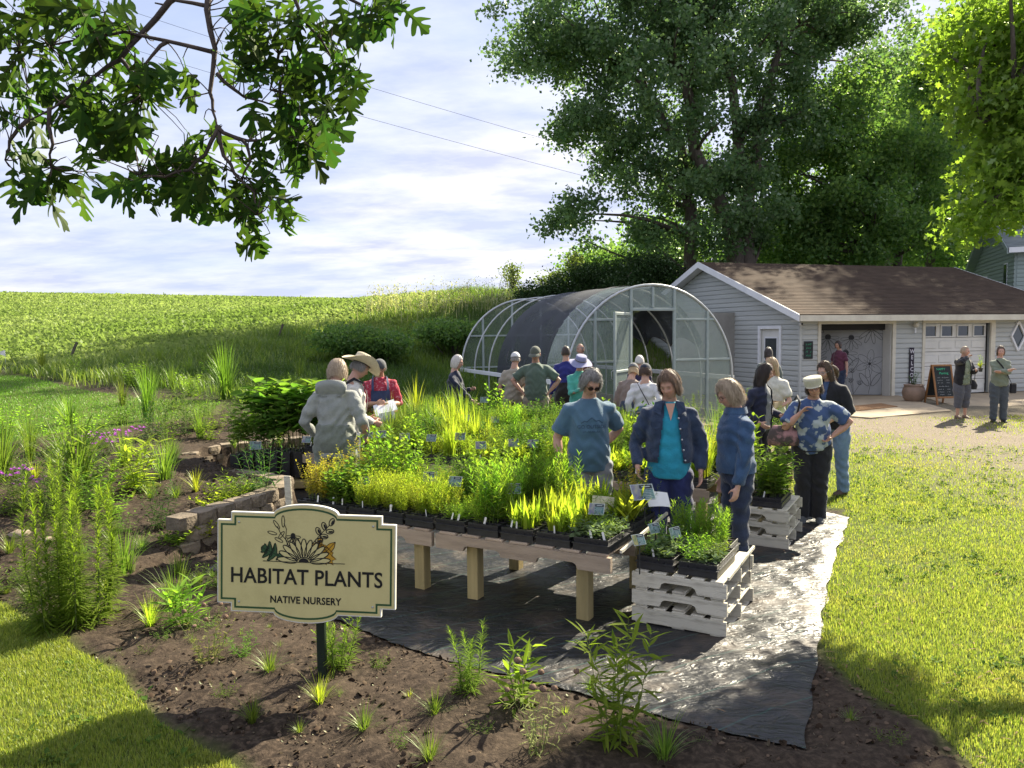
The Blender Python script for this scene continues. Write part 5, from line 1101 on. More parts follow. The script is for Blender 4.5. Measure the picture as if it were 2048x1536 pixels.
    bl = ['bushy narrow leaved clump', 'spreading grass clump', 'round leafy clump', 'dark upright clump']; sp = [(30, 1030, 'at the left edge below the purple flowers'), (85, 1040, 'behind the bristly clump'), (225, 1040, 'right of the bristly clump'), (250, 1150, 'between bristly clump and wall end'), (180, 1020, 'below the tall arching grass'), (320, 1060, 'left of the wall end'), (205, 980, 'beside the lime milkweed'), (330, 960, 'above the wall end'), (110, 930, 'under the tall arching grass'), (300, 880, 'beneath the switch grass'), (170, 890, 'behind the tall arching grass'), (345, 930, 'on the bed rim before the alcove'), (240, 850, 'before the mown lawn'), (370, 875, 'beside the alcove rim'), (420, 880, 'on the far alcove rim'), (60, 890, 'near the left edge before the lawn'), (400, 860, 'above the alcove wall'), (480, 880, 'right behind the alcove wall'), (560, 870, 'above the seedling pots'), (140, 850, 'along the lawn edge'), (455, 1015, 'among the terrace leaves'), (525, 1000, 'at the rim of the terrace'), (15, 870, 'before the lawn at the left edge'), (350, 1220, 'above the lime broad leaved plant')]
    for k, (px, py, wh) in enumerate(sp): bed_plant(px, py, big[(k * 3) % 4], None, 'perennial_clump', f'{bl[(k * 3) % 4]} {wh}', 'plant', 'perennial clumps of the bed', (1.0, 1.15, .8)[k % 3])
    for k in range(95):
        px, py = g.uniform(0, 560), g.uniform(860, 1330)
        if px > 330 and py < 1120: continue
        bed_plant(px, py, kinds[4] if k % 2 else tuft[k % 4], None, 'weed', 'small low weed sprouting from the bare soil bed', 'weed', 'small weeds in the soil bed', g.uniform(.25, .8) * (.7 if py > 1200 else 1))
    for k, (px, py) in enumerate(((760, 1340), (820, 1400), (600, 1470), (960, 1480), (560, 1300), (1130, 1440), (450, 1400), (680, 1400), (1180, 1380), (800, 1500), (1400, 1500), (1700, 1450), (1780, 1500))): bed_plant(px, py, tuft[k % 4] if k % 3 else kinds[4], None, 'weed', 'small low weed sprouting from the bare soil bed', 'weed', 'small weeds in the soil bed', .3 + .1 * (k % 3))
build_beds()
# ================================================================ TREES
M_BARK = pmat('grey brown bark', (.075, .06, .048), (.13, .108, .085), 5, .95, .8, 22, stretch=(3, 3, .6))
M_TWIG = pmat('dark twig', (.045, .034, .026), (.075, .058, .045), 20, .9, .4, 60)
T_COT = leafmat('cottonwood leaf', (.058, .112, .052), (.125, .185, .082), .42, .4, tint=(.95, 1.05, .6), rnd=0, gloss=.22)
T_MAP = leafmat('maple leaf', (.062, .13, .045), (.145, .22, .066), .5, .45, tint=(1, 1.06, .5), rnd=0)
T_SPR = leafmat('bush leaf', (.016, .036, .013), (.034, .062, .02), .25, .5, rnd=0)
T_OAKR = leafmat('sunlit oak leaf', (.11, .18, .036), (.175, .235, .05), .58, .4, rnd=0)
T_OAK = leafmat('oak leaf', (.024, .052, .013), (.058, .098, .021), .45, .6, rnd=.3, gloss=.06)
T_SAP = leafmat('sapling leaf', (.10, .14, .05), (.16, .19, .08), .4, .5, rnd=0)
def ell_pts(g, ells, n):
    """clump centres inside ellipsoids given as (px, py, rx px, ry px, Y, depth m)"""
    w = np.array([e[2] * e[3] * (e[4] / 1000) ** 2 for e in ells]); k = g.choice(len(ells), n, p=w / w.sum()); D = unit_dirs(g, n); r = g.uniform(.12, 1, n) ** .5; P = np.empty((n, 3))
    for i in range(n):
        e = ells[k[i]]; c = at(e[0], e[1], e[4]); s = e[4] / F_PX; P[i] = (c.x + D[i, 0] * r[i] * e[2] * s, c.y + D[i, 1] * r[i] * e[5], c.z + D[i, 2] * r[i] * e[3] * s)
    return P
def scatter(g, P, per, rad, size, tpl=None, flat=.75, hang=.25):
    n = len(P) * per; C = np.repeat(P, per, 0) + g.normal(0, 1, (n, 3)) * np.array([rad, rad, rad * flat]); D = unit_dirs(g, n, -1, .5); D[:, 2] -= hang
    return inst(tpl or leaf_small(), frames(D, roll=g.uniform(0, 6.28, n)), C, size * g.uniform(.6, 1.25, n))
def limb(pts, r0, r1, n=9):
    k = len(pts); return tube_np(pts, [r0 + (r1 - r0) * i / (k - 1) for i in range(k)], n)
def curve(a, b, g, bend=.12, n=6, sag=.0):
    a, b = Vector(a), Vector(b); L = (b - a).length; o = Vector(g.normal(0, 1, 3)) * L * bend; return [a.lerp(b, t) + o * math.sin(math.pi * t) - Vector((0, 0, sag * L * math.sin(math.pi * t))) for t in np.linspace(0, 1, n)]
def tree(name, label, trunks, ells, nclump, per, rad, size, mat, seed, cat='tree', group=None, tr=.35, nb=40, tpl=None):
    g = rng(seed); base = Vector(trunks[0][0]); z = zg1(base.x, base.y); t = empty(name, (base.x, base.y, z), 0, label, cat, group); off = Vector((base.x, base.y, z))
    P = ell_pts(g, ells, nclump); P[:, 2] = np.maximum(P[:, 2], zg(P[:, 0], P[:, 1]) + .3)
    tp = []
    for k, line in enumerate(trunks):
        line = [Vector(p) for p in line]; dens = []
        for a, b in zip(line[:-1], line[1:]): dens += [a.lerp(b, s) for s in (0, .25, .5, .75)]
        dens.append(line[-1]); L = len(dens); wob = [d + Vector(g.normal(0, .06 * tr / .35, 3)) if 0 < i < L - 1 else d for i, d in enumerate(dens)]
        V, F = limb([p - off for p in wob], tr * (1 if k == 0 else .78), tr * .22); mb = MB(); mb.add(V, F, 0, True); mb.build('trunk', M_BARK, t); tp += [(p, tr * (1 - .75 * i / L)) for i, p in enumerate(wob)]
    mb = MB(); idx = g.choice(len(P), min(nb, len(P)), replace=False)
    for i in idx:
        c = Vector(P[i]); best = min(tp, key=lambda q: (q[0] - c).length + max(0, q[0].z - c.z + .8) * 2.0)
        V, F = limb([p - off for p in curve(best[0], c, g, .07)], max(.03, best[1] * .38), .012, 5); mb.add(V, F, 0, True)
    o = mb.build('branches', M_BARK, t); o['kind'] = 'stuff'
    V, F = scatter(g, P, per, rad, size, tpl); V = V - np.array(off); o = obj('crown', mesh_np('crown', V, F, [mat]), t); o['kind'] = 'stuff'
    return t
def A(px, py, Y): return tuple(at(px, py, Y))
def gz(px, Y):
    p = at(px, 600, Y); return (p.x, Y, zg1(p.x, Y) - .1)
OAKH = [(.010, 0), (.012, .14), (.04, .20), (.10, .25), (.155, .325), (.125, .345), (.07, .325), (.032, .345), (.05, .40), (.15, .455), (.25, .54), (.295, .60), (.26, .625), (.16, .575), (.075, .535), (.04, .545), (.06, .60), (.16, .675), (.255, .775), (.265, .82), (.215, .825), (.12, .755), (.06, .725), (.05, .75), (.085, .82), (.145, .905), (.14, .945), (.09, .935), (.06, .97), (.0, 1.0)]
def oak_leaf(seed, bend=.0):
    """white oak leaf: rounded lobes and deep sinuses, curled and creased along the midrib"""
    g = rng(seed); H_ = []; K = len(OAKH); V, F = [], []; mid = []; m_ = 0
    for i in range(K - 1):  # rounded outline through the points
        p0, p1, p2, p3 = (np.array(OAKH[max(0, min(K - 1, j))]) for j in (i - 1, i, i + 1, i + 2))
        for t in (0, .34, .67): H_.append(tuple(.5 * (2 * p1 + (p2 - p0) * t + (2 * p0 - 5 * p1 + 4 * p2 - p3) * t * t + (3 * p1 - p0 - 3 * p2 + p3) * t ** 3)))
    H_.append(OAKH[-1]); n = len(H_); wl = [1 + .14 * math.sin(i * .21 + seed) for i in range(n)]; wr = [1 + .14 * math.sin(i * .19 + seed * 2.3) for i in range(n)]
    from mathutils.geometry import tessellate_polygon
    z = lambda x, y: -bend * y * y + abs(x) * .28 - .5 * x * x + .02 * math.sin(y * 14 + seed)
    for sg, w in ((-1, wl), (1, wr)):
        P = [(max(.004, H_[i][0]) * w[i] * sg, H_[i][1]) for i in range(n - 1)] + [(0, 1.0), (0, .8), (0, .6), (0, .4), (0, .2), (0, 0)]; o = len(V); V += [(x, y, z(x, y)) for x, y in P]
        for t in tessellate_polygon([[Vector((x, y, 0)) for x, y in P]]): F.append(tuple(o + q for q in (t if sg > 0 else t[::-1])))
    return np.array(V, np.float32), np.array(F, np.int32)
def build_trees():
    ct = [[gz(1478, 34), A(1462, 440, 34), A(1400, 330, 34), A(1372, 180, 34), A(1300, 20, 34), A(1260, -120, 34)], [gz(1490, 34.2), A(1492, 420, 34.2), A(1480, 300, 34.2), A(1465, 170, 34.2), A(1420, 60, 34), A(1400, -80, 34)], [gz(1488, 34.4), A(1500, 380, 34.4), A(1530, 220, 34.4), A(1560, 100, 34.4), A(1630, -20, 34.4)], [gz(1390, 35), A(1378, 420, 35), A(1360, 300, 35), A(1290, 180, 35), A(1200, 90, 35)]]
    tree('cottonwood_tree', 'huge dark cottonwood rising behind the greenhouse and garage', ct,
         [(1080, 90, 120, 85, 34, 4), (1210, 30, 200, 150, 34, 5), (1175, 245, 85, 65, 33, 3), (1330, 180, 190, 180, 34, 5), (1480, 60, 200, 170, 35, 5), (1335, 405, 90, 130, 34, 4), (1425, 420, 160, 140, 34, 4), (1158, 440, 68, 50, 33, 2), (1240, 330, 60, 60, 34, 3), (1620, 20, 150, 95, 36, 4), (1710, 20, 110, 60, 36, 3), (1770, 110, 60, 45, 38, 3), (1440, -80, 240, 60, 35, 4), (1545, 250, 90, 110, 35, 3)],
         620, 160, .35, .20, T_COT, 1, tr=.42, nb=70)
    tree('maple_tree', 'broad green maple behind the garage ridge', [[gz(1745, 38), A(1745, 430, 38), A(1735, 300, 38), A(1720, 200, 38)], [gz(1790, 38.4), A(1800, 440, 38), A(1830, 360, 38)]],
         [(1650, 350, 150, 120, 37, 4), (1700, 455, 170, 85, 37, 4), (1800, 330, 110, 110, 38, 4), (1570, 470, 110, 85, 37, 3), (1640, 240, 100, 70, 37, 3), (1720, 180, 60, 45, 38, 3)], 370, 160, .37, .20, T_MAP, 2, tr=.36, nb=40)
    tree('maple_tree', 'darker maple in the gap between garage and house', [[gz(1850, 42), A(1860, 440, 42), A(1890, 330, 42)], [gz(1905, 42), A(1900, 480, 42), A(1915, 400, 42)]],
         [(1860, 430, 110, 110, 42, 4), (1930, 330, 110, 120, 42, 4), (1910, 500, 70, 50, 42, 3), (1970, 200, 120, 120, 44, 4), (1900, 240, 90, 90, 44, 4), (1890, 110, 75, 85, 44, 4), (1850, 200, 60, 70, 44, 3), (2030, 30, 130, 110, 42, 4), (2130, -50, 130, 120, 42, 4), (2100, 140, 110, 100, 43, 4)], 470, 140, .48, .22, T_MAP, 3, tr=.32, nb=30)  # last three crown lobes, mostly out of view, added to shade the garage roof
    tree('poplar_tree', 'pointed pale green tree top in the sky gap', [[gz(1780, 52), A(1782, 400, 52), A(1780, 160, 52)]], [(1740, 200, 28, 70, 52, 1.5), (1775, 160, 30, 80, 52, 1.5), (1812, 175, 30, 90, 52, 1.5), (1845, 230, 35, 80, 52, 2), (1790, 330, 90, 100, 52, 3)], 170, 130, .5, .2, leafmat('poplar leaf', (.06, .11, .03), (.11, .16, .045), .4, rnd=0), 4, nb=15)
    # far screen of trees that closes the view behind the garage
    for k, (px, Y, top) in enumerate(((1330, 60, 440), (1480, 62, 400), (1620, 60, 380), (1760, 64, 400), (1900, 62, 360), (2010, 60, 330), (2120, 58, 260), (2250, 56, 200), (1220, 66, 490))):
        ht = 600 - top; tree('background_tree', f'{ORD[k]} tree of the far woodland screen, counted from the greenhouse side' if k < 8 else 'lowest tree of the far woodland screen above the dark bush', [[gz(px, Y), A(px + 6, 520, Y), A(px, top + ht * .4, Y)]], [(px, top + ht * .45, 95, ht * .42, Y, 3.5), (px + 30, top + ht * .75, 100, ht * .25, Y - 1, 3)], 90, 110, .8, .34, (T_MAP, T_COT)[k % 2], 30 + k, group='far woodland screen', nb=10)
    for k, (px, py, rx, ry, Y, lab) in enumerate(((1195, 572, 95, 42, 29, 'dense dark bush on the bank behind the greenhouse'), (1085, 598, 45, 22, 29, 'low dark shrub on the bank left of the dense bush'), (1290, 560, 70, 60, 30, 'dark shrub between the greenhouse arch and the gable'), (690, 676, 48, 13, 21, 'dark bramble at the top of the bank by the leaning post'), (765, 688, 52, 12, 21.5, 'dark bramble on the bank above the cowboy hat'), (905, 664, 60, 14, 24, 'shrub on the bank left of the hoops'))):
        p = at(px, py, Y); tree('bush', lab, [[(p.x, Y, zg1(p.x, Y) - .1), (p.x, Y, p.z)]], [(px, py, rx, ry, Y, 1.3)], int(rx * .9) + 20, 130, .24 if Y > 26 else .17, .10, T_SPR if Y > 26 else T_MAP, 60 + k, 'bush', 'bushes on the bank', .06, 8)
    tree('sapling', 'thin pale sapling standing alone against the sky', [[gz(1027, 36), A(1027, 570, 36), A(1024, 535, 36)]], [(1022, 548, 13, 20, 36, .5), (1030, 570, 12, 14, 36, .4)], 26, 30, .16, .12, T_SAP, 70, tr=.04, nb=12)
    tree('small_tree', 'small yellowish bush top rising behind the dark bush', [[gz(1150, 34), A(1150, 540, 34)]], [(1148, 528, 14, 22, 34, .5), (1100, 560, 28, 18, 34, .6)], 30, 50, .2, .12, T_SAP, 71, tr=.05, nb=8)
    # oak overhanging from the right, close and sunlit
    ol = oak_leaf(5, .15); ol = (ol[0][::1], ol[1]); small = leaf_tpl('broad')
    V = np.array([(0, 0, 0), (-.1, .25, .03), (-.36, .38, .06), (-.16, .5, .04), (-.38, .72, .06), (-.12, .75, .03), (0, 1, -.06), (.12, .75, .03), (.38, .72, .06), (.16, .5, .04), (.36, .38, .06), (.1, .25, .03)], np.float32); Fo = np.array([(0, 1, 11, 11), (1, 2, 3, 9), (1, 9, 10, 11), (3, 4, 5, 7), (3, 7, 8, 9), (5, 6, 7, 7)], np.int32); Fo = np.array([(0, 1, 9, 11), (1, 2, 3, 9), (9, 10, 11, 11), (3, 4, 5, 7), (3, 7, 8, 9), (5, 6, 7, 3)], np.int32)
    Fo = np.array([(0, 1, 9, 11), (1, 2, 3, 9), (11, 9, 10, 10), (3, 4, 5, 5), (3, 5, 7, 9), (9, 7, 8, 8), (5, 6, 7, 7)]); tri = []
    for f in ((0, 1, 11), (1, 9, 11), (1, 3, 9), (1, 2, 3), (9, 10, 11), (3, 4, 5), (3, 5, 7), (3, 7, 9), (7, 8, 9), (5, 6, 7)): tri.append(f)
    tree('oak_tree', 'sunlit oak boughs overhanging the garage from the right', [[(8.6, 7.7, 0), A(2560, 300, 7.9), A(2400, 60, 7.9), A(2330, -150, 7.9)], [A(2440, 120, 7.9), A(2250, 110, 7.7), A(2090, 150, 7.5), A(1965, 245, 7.4)], [A(2450, 220, 7.9), A(2230, 290, 7.6), A(2090, 330, 7.4), A(1990, 395, 7.3)]],
         [(1985, 60, 105, 65, 7.7, .7), (2060, 130, 105, 95, 7.7, .8), (1985, 200, 80, 52, 7.5, .6), (2045, 285, 70, 60, 7.4, .5), (1990, 335, 55, 38, 7.3, .45), (1965, 420, 48, 36, 7.3, .4), (2020, 400, 48, 45, 7.4, .4), (1925, 455, 26, 18, 7.3, .25)], 300, 42, .11, .088, T_OAKR, 90, tr=.12, nb=40, tpl=(V, np.array(tri, np.int32)))
def build_oak_branch():
    g = rng(123); t = empty('oak_branch', A(420, -60, 2.9), 0, 'drooping oak bough with large lobed leaves against the sky', 'branch'); off = t.location.copy()
    main = [[(420, -60, 2.95), (415, 20, 2.92), (428, 100, 2.9), (420, 180, 2.88), (424, 225, 2.87), (434, 255, 2.85)], [(434, 255, 2.85), (470, 277, 2.85), (520, 279, 2.85), (600, 272, 2.86)], [(434, 255, 2.85), (412, 308, 2.84), (380, 340, 2.83), (330, 355, 2.82), (280, 350, 2.82)], [(434, 255, 2.85), (447, 310, 2.84), (470, 345, 2.83), (505, 385, 2.82), (515, 430, 2.8)], [(470, 277, 2.85), (495, 290, 2.85), (498, 325, 2.85), (485, 355, 2.85)],
            [(400, -40, 2.95), (340, 5, 2.95), (285, 70, 2.95), (240, 118, 2.93), (190, 150, 2.9), (120, 205, 2.88), (60, 240, 2.86)], [(424, 102, 2.9), (330, 82, 2.92), (250, 66, 2.95), (160, 80, 3.0), (40, 100, 3.0)], [(330, 82, 2.92), (305, 112, 2.9), (270, 160, 2.88)], [(240, 118, 2.93), (262, 150, 2.9), (285, 185, 2.9)], [(100, 215, 2.88), (100, 290, 2.86), (103, 335, 2.86)], [(560, -60, 3.0), (600, 20, 3.0), (640, 80, 3.0), (690, 150, 3.0)], [(640, -40, 3.0), (720, 10, 3.0), (800, 25, 3.0)], [(415, 10, 2.92), (350, 4, 2.95), (310, 6, 2.95)], [(600, 40, 3.0), (560, 110, 3.0), (540, 180, 3.0)], [(434, 145, 2.89), (465, 178, 2.89), (490, 195, 2.9), (560, 215, 2.9)], [(60, 240, 2.86), (20, 280, 2.85), (10, 320, 2.85)], [(640, -900, 3.4), (520, -480, 3.2), (450, -240, 3.05), (420, -60, 2.95)], [(520, -480, 3.2), (600, -250, 3.1), (640, -40, 3.0)], [(600, -250, 3.1), (560, -60, 3.0)], [(450, -240, 3.05), (400, -40, 2.95)]]
    curves = []
    for k, ln in enumerate(main):
        pts = [Vector(A(*p)) for p in ln]; dn = []
        for a, b in zip(pts[:-1], pts[1:]): dn += [a.lerp(b, s) + Vector(g.normal(0, .004, 3)) for s in (0, .5)]
        dn.append(pts[-1]); r0 = .014 if k in (0, 5, 16, 17, 18, 19) else .0085; V, F = limb([p - off for p in dn], r0, .0028, 7); mb = MB(); mb.add(V, F, 0, True); mb.build('limb' if k in (0, 5, 16, 17, 18, 19) else 'twig', M_TWIG, t); curves += dn
    ells = [(50, 80, 80, 85, 11), (120, 30, 80, 40, 9), (210, 55, 70, 45, 9), (110, 190, 110, 60, 14), (30, 270, 45, 60, 7), (210, 215, 80, 55, 12), (290, 175, 55, 45, 7), (330, 150, 60, 35, 5), (60, 370, 60, 35, 7), (150, 350, 45, 50, 6), (250, 265, 55, 30, 6),
            (470, 40, 60, 45, 9), (560, 60, 75, 60, 12), (660, 40, 80, 45, 11), (780, 20, 60, 22, 6), (480, 125, 45, 30, 4), (540, 175, 75, 60, 12), (640, 150, 75, 55, 11), (690, 150, 40, 50, 6), (600, 235, 75, 45, 11), (650, 270, 45, 30, 6), (550, 300, 60, 30, 6), (620, 320, 45, 35, 4),
            (410, 290, 50, 25, 5), (370, 325, 55, 25, 6), (290, 345, 45, 20, 5), (440, 340, 60, 35, 8), (340, 385, 55, 28, 6), (420, 395, 60, 25, 6), (490, 380, 50, 35, 6), (560, 350, 45, 30, 4), (520, 425, 55, 28, 7), (500, 470, 18, 18, 3), (560, 420, 30, 20, 3), (265, 370, 30, 20, 3)]
    var = [mesh_np('leaf', *oak_leaf(700 + i, (.1, .3, .05, .5, .2, .35)[i]), [T_OAK], smooth=True) for i in range(6)]; tw = MB(); n = 0
    rest = []
    for rep in range(2):
        for (cx, cy, rx, ry, m) in ells:
            for _ in range(m):
                a, r = g.uniform(0, 6.28), math.sqrt(g.uniform(0, 1)); px, py = cx + rx * r * math.cos(a), cy + ry * r * math.sin(a); c = Vector(A(px, py, (2.9, 3.05)[rep] + g.normal(0, .10))); best = min(curves, key=lambda q: (q - c).length); d = (c - best); d = d.normalized() if d.length > .03 else Vector(g.normal(0, 1, 3)).normalized()
                d = (d * .9 + Vector((g.normal(0, .45), g.normal(0, .45), g.normal(-.55, .35)))).normalized(); s = g.uniform(.135, .22); st = c - d * s * .45
                up = Vector(g.normal(0, .6, 3)) + Vector((0, -.7, .35)); x = d.cross(up).normalized(); z = x.cross(d); Mt = Matrix.Translation(st - off) @ Matrix((x, d, z)).transposed().to_4x4() @ Matrix.Scale(s, 4); n += 1
                if rep == 0 or False: o = obj('leaf', var[g.integers(6)], t); o.matrix_local = Mt
                elif g.uniform() < (.85 if cx < 260 and cy < 240 else .3): rest.append((Mt, int(g.integers(6))))
                else: continue
                if (st - best).length > .03: V, F = limb([p - off for p in curve(best, st, g, .05, 4)], .0026, .0016, 4); tw.add(V, F, 0, True)
    pr = []
    for Mt, k in rest: V, F = oak_leaf(700 + k, (.1, .3, .05, .5, .2, .35)[k]); pr.append(((np.array(Mt.to_3x3()) @ V.T).T + np.array(Mt.translation), F))
    o = obj('far_leaves', mesh_np('far_leaves', *join_np(pr), [T_OAK], smooth=True), t); o['kind'] = 'stuff'
    o = tw.build('leaf_stalks', M_TWIG, t); o['kind'] = 'stuff'; print('oak leaves', n)
build_trees(); build_oak_branch()
# ---------------------------------------------------------------- cables, posts, flag
for k, (a, b, lab) in enumerate((((-300, -170, 48), (1300, 338, 52), 'upper thin power cable crossing the sky'), ((-300, -80, 48), (1300, 386, 52), 'lower thin power cable crossing the sky'))):
    p, q = Vector(A(*a)), Vector(A(*b)); pts = [p.lerp(q, s) - Vector((0, 0, .5 * math.sin(math.pi * s))) for s in np.linspace(0, 1, 14)]; mb = MB(); mb.tube(pts, .011, 5); o = mb.build('power_cable', M_BLACK); tag(o, lab, 'cable')
M_POSTD = pmat('weathered dark post', (.07, .055, .045), (.12, .1, .085), 12, .9, .4, 50)
for (px, py, tx, ty, lab) in ((135, 722, 154, 684, 'leaning weathered fence post beside the mown lawn'), (553, 684, 566, 648, 'leaning weathered fence post at the edge of the bank')):
    p = gp(px, py); q = at(tx, ty, p.y); mb = MB(); mb.bar(Vector(p) - Vector((0, 0, .1)), q, .055, .055); o = mb.build('fence_post', M_POSTD); tag(o, lab, 'fence post')
p = gp(12, 742); t = empty('marker_flag', p, 0, 'small white marker flag by the mown lawn at the left edge', 'flag'); mb = MB(); mb.tube([(0, 0, 0), (0, 0, .5)], .004, 5); mb.build('wire', M_STEEL, t); mb = MB(); mb.add([(0, 0, .5), (0, 0, .36), (-.14, .02, .40), (-.12, .01, .47)], [(0, 1, 2, 3)]); mb.build('flag_cloth', M_LABEL, t)
# ================================================================ GRASS AND CROP
def blades(g, X, Y, Z, h, w, lean=.5):
    n = len(X); a = g.uniform(0, 6.28, n); l = g.uniform(.1, 1, n) * lean * h; s = np.stack([-np.sin(a), np.cos(a), np.zeros(n)], 1) * (w * g.uniform(.6, 1.3, n))[:, None] * .5; B = np.stack([X, Y, Z - .004], 1); H = h * g.uniform(.55, 1.15, n); T = B + np.stack([np.cos(a) * l, np.sin(a) * l, H], 1); Md = B + np.stack([np.cos(a) * l * .3, np.sin(a) * l * .3, H * .6], 1)
    V = np.stack([B - s, B + s, Md + s * .8, Md - s * .8, T], 1).reshape(-1, 3); i = np.arange(n)[:, None] * 5
    return V, np.concatenate([np.concatenate([i, i + 1, i + 2, i + 3], 1)]), np.concatenate([i + 3, i + 2, i + 4], 1)
def lawn(name, poly, box, n, h, w, mat, seed, label, avoid=None, dens=None, lean=.6):
    g = rng(seed); X, Y = g.uniform(box[0], box[1], n), g.uniform(box[2], box[3], n); e = .12 * fbm(X * 1.6, Y * 1.6, 3, 3)
    ok = inpoly(X, Y, poly) & ((dpoly(X, Y, poly) + e) > .02) | ((~inpoly(X, Y, poly)) & (dpoly(X, Y, poly) < np.maximum(0, e)))
    if avoid is not None: ok &= ~inpoly(X, Y, avoid)
    ok &= g.uniform(0, 1, n) < np.clip(.55 + 1.6 * (fbm(X * 1.7, Y * 1.7, 4, 33) + .25), .12, 1)
    if dens is not None: ok &= g.uniform(0, 1, n) < dens(X, Y)
    X, Y = X[ok], Y[ok]; hh = h * (.7 + .7 * np.clip(fbm(X * .9, Y * .9, 3, 14) + .5, 0, 1)) * (1 if np.isscalar(h) else 1); V, Q, T = blades(g, X, Y, zg(X, Y) + .012, hh * (1 if seed != 2 else np.clip(.8 + Y * .03, .8, 1.2)), w * (1 if seed != 2 else np.maximum(1, Y / 5.0)), lean)
    o = obj(name, mesh_np(name, V, [Q, T], [mat])); tag(o, label, 'grass', kind='stuff'); return o
gd = lambda X, Y: np.clip(1.05 - 1.0 * np.clip(np.clip(1.2 - np.abs((X - 8.2) - (Y - 14.5) * -.15) / 3.6, 0, 1) * np.clip((Y - 6.2) / 5, 0, 1) + .9 * fbm(X * .7, Y * .7, 4, 21), 0, 1), 0.05, 1)
lawn('lawn_grass', LAWN_BL, (-5.5, -1.0, 3.2, 6.0), 330000, .038, .0042, L_TURF, 1, 'sunlit short lawn grass in the near left corner')
lawn('lawn_grass', LAWN_R, (1.3, 17, 2.6, 20), 3800000, .032, .0046, L_TURF, 2, 'bright lawn grass right of the ground cloth, thinning into gravel', FABRIC, lambda X, Y: gd(X, Y) * np.clip((4.2 / Y) ** 2.4, 0, 1) * (X < Y * 1.05) * .95)
lawn('lawn_grass', LAWN_L, (-16, -3, 8, 18), 200000, .034, .008, leafmat('lawn green', (.075, .165, .03), (.115, .215, .04), .42, rnd=0), 4, 'mown green lawn strip in the upper bed')
def lawn_weeds():
    """clover and broad leaved weeds in the turf"""
    g = rng(44); parts = []
    for (poly, box, n) in ((LAWN_BL, (-5, -1, 3.2, 6), 260), (LAWN_R, (1.8, 9, 3.4, 13), 1500)):
        X, Y = g.uniform(box[0], box[1], n), g.uniform(box[2], box[3], n); ok = inpoly(X, Y, poly) & ~inpoly(X, Y, FABRIC) & (fbm(X * .8, Y * .8, 3, 91) > -.02); X, Y = X[ok], Y[ok]; m = 9; P = np.repeat(np.stack([X, Y, zg(X, Y) + .018], 1), m, 0) + g.normal(0, .022, (len(X) * m, 3)) * np.array([1, 1, .15]); parts.append(inst(TPL['ovate'], frames(unit_dirs(g, len(P), .15, .7)), P, g.uniform(.02, .055, len(P))))
    V, F = join_np(parts); o = obj('lawn_weeds', mesh_np('lawn_weeds', V, F, [leafmat('clover leaf', (.05, .10, .02), (.10, .16, .03), .35, rnd=0)])); tag(o, 'clover and broad leaved weeds scattered through the lawn', 'weeds', kind='stuff')
    n = 1400; X, Y = g.uniform(-5, 8, n), g.uniform(3.4, 9, n); X[:700] = g.uniform(1.0, 3.6, 700); ok = inpoly(X, Y, FABRIC) & (X > .4) & (fbm(X * 1.2, Y * 1.2, 3, 95) > .02) | (inpoly(X, Y, LAWN_R)); X, Y = X[ok], Y[ok]
    V, F = inst(TPL['lance'], frames(unit_dirs(g, len(X), -.05, .12)), np.stack([X, Y, zg(X, Y) + .03], 1), g.uniform(.02, .07, len(X))); o = obj('dry_litter', mesh_np('dry_litter', V, F, [L_DRY])); tag(o, 'dry straw and leaf litter on ground cloth and grass', 'litter', kind='stuff')
lawn_weeds()
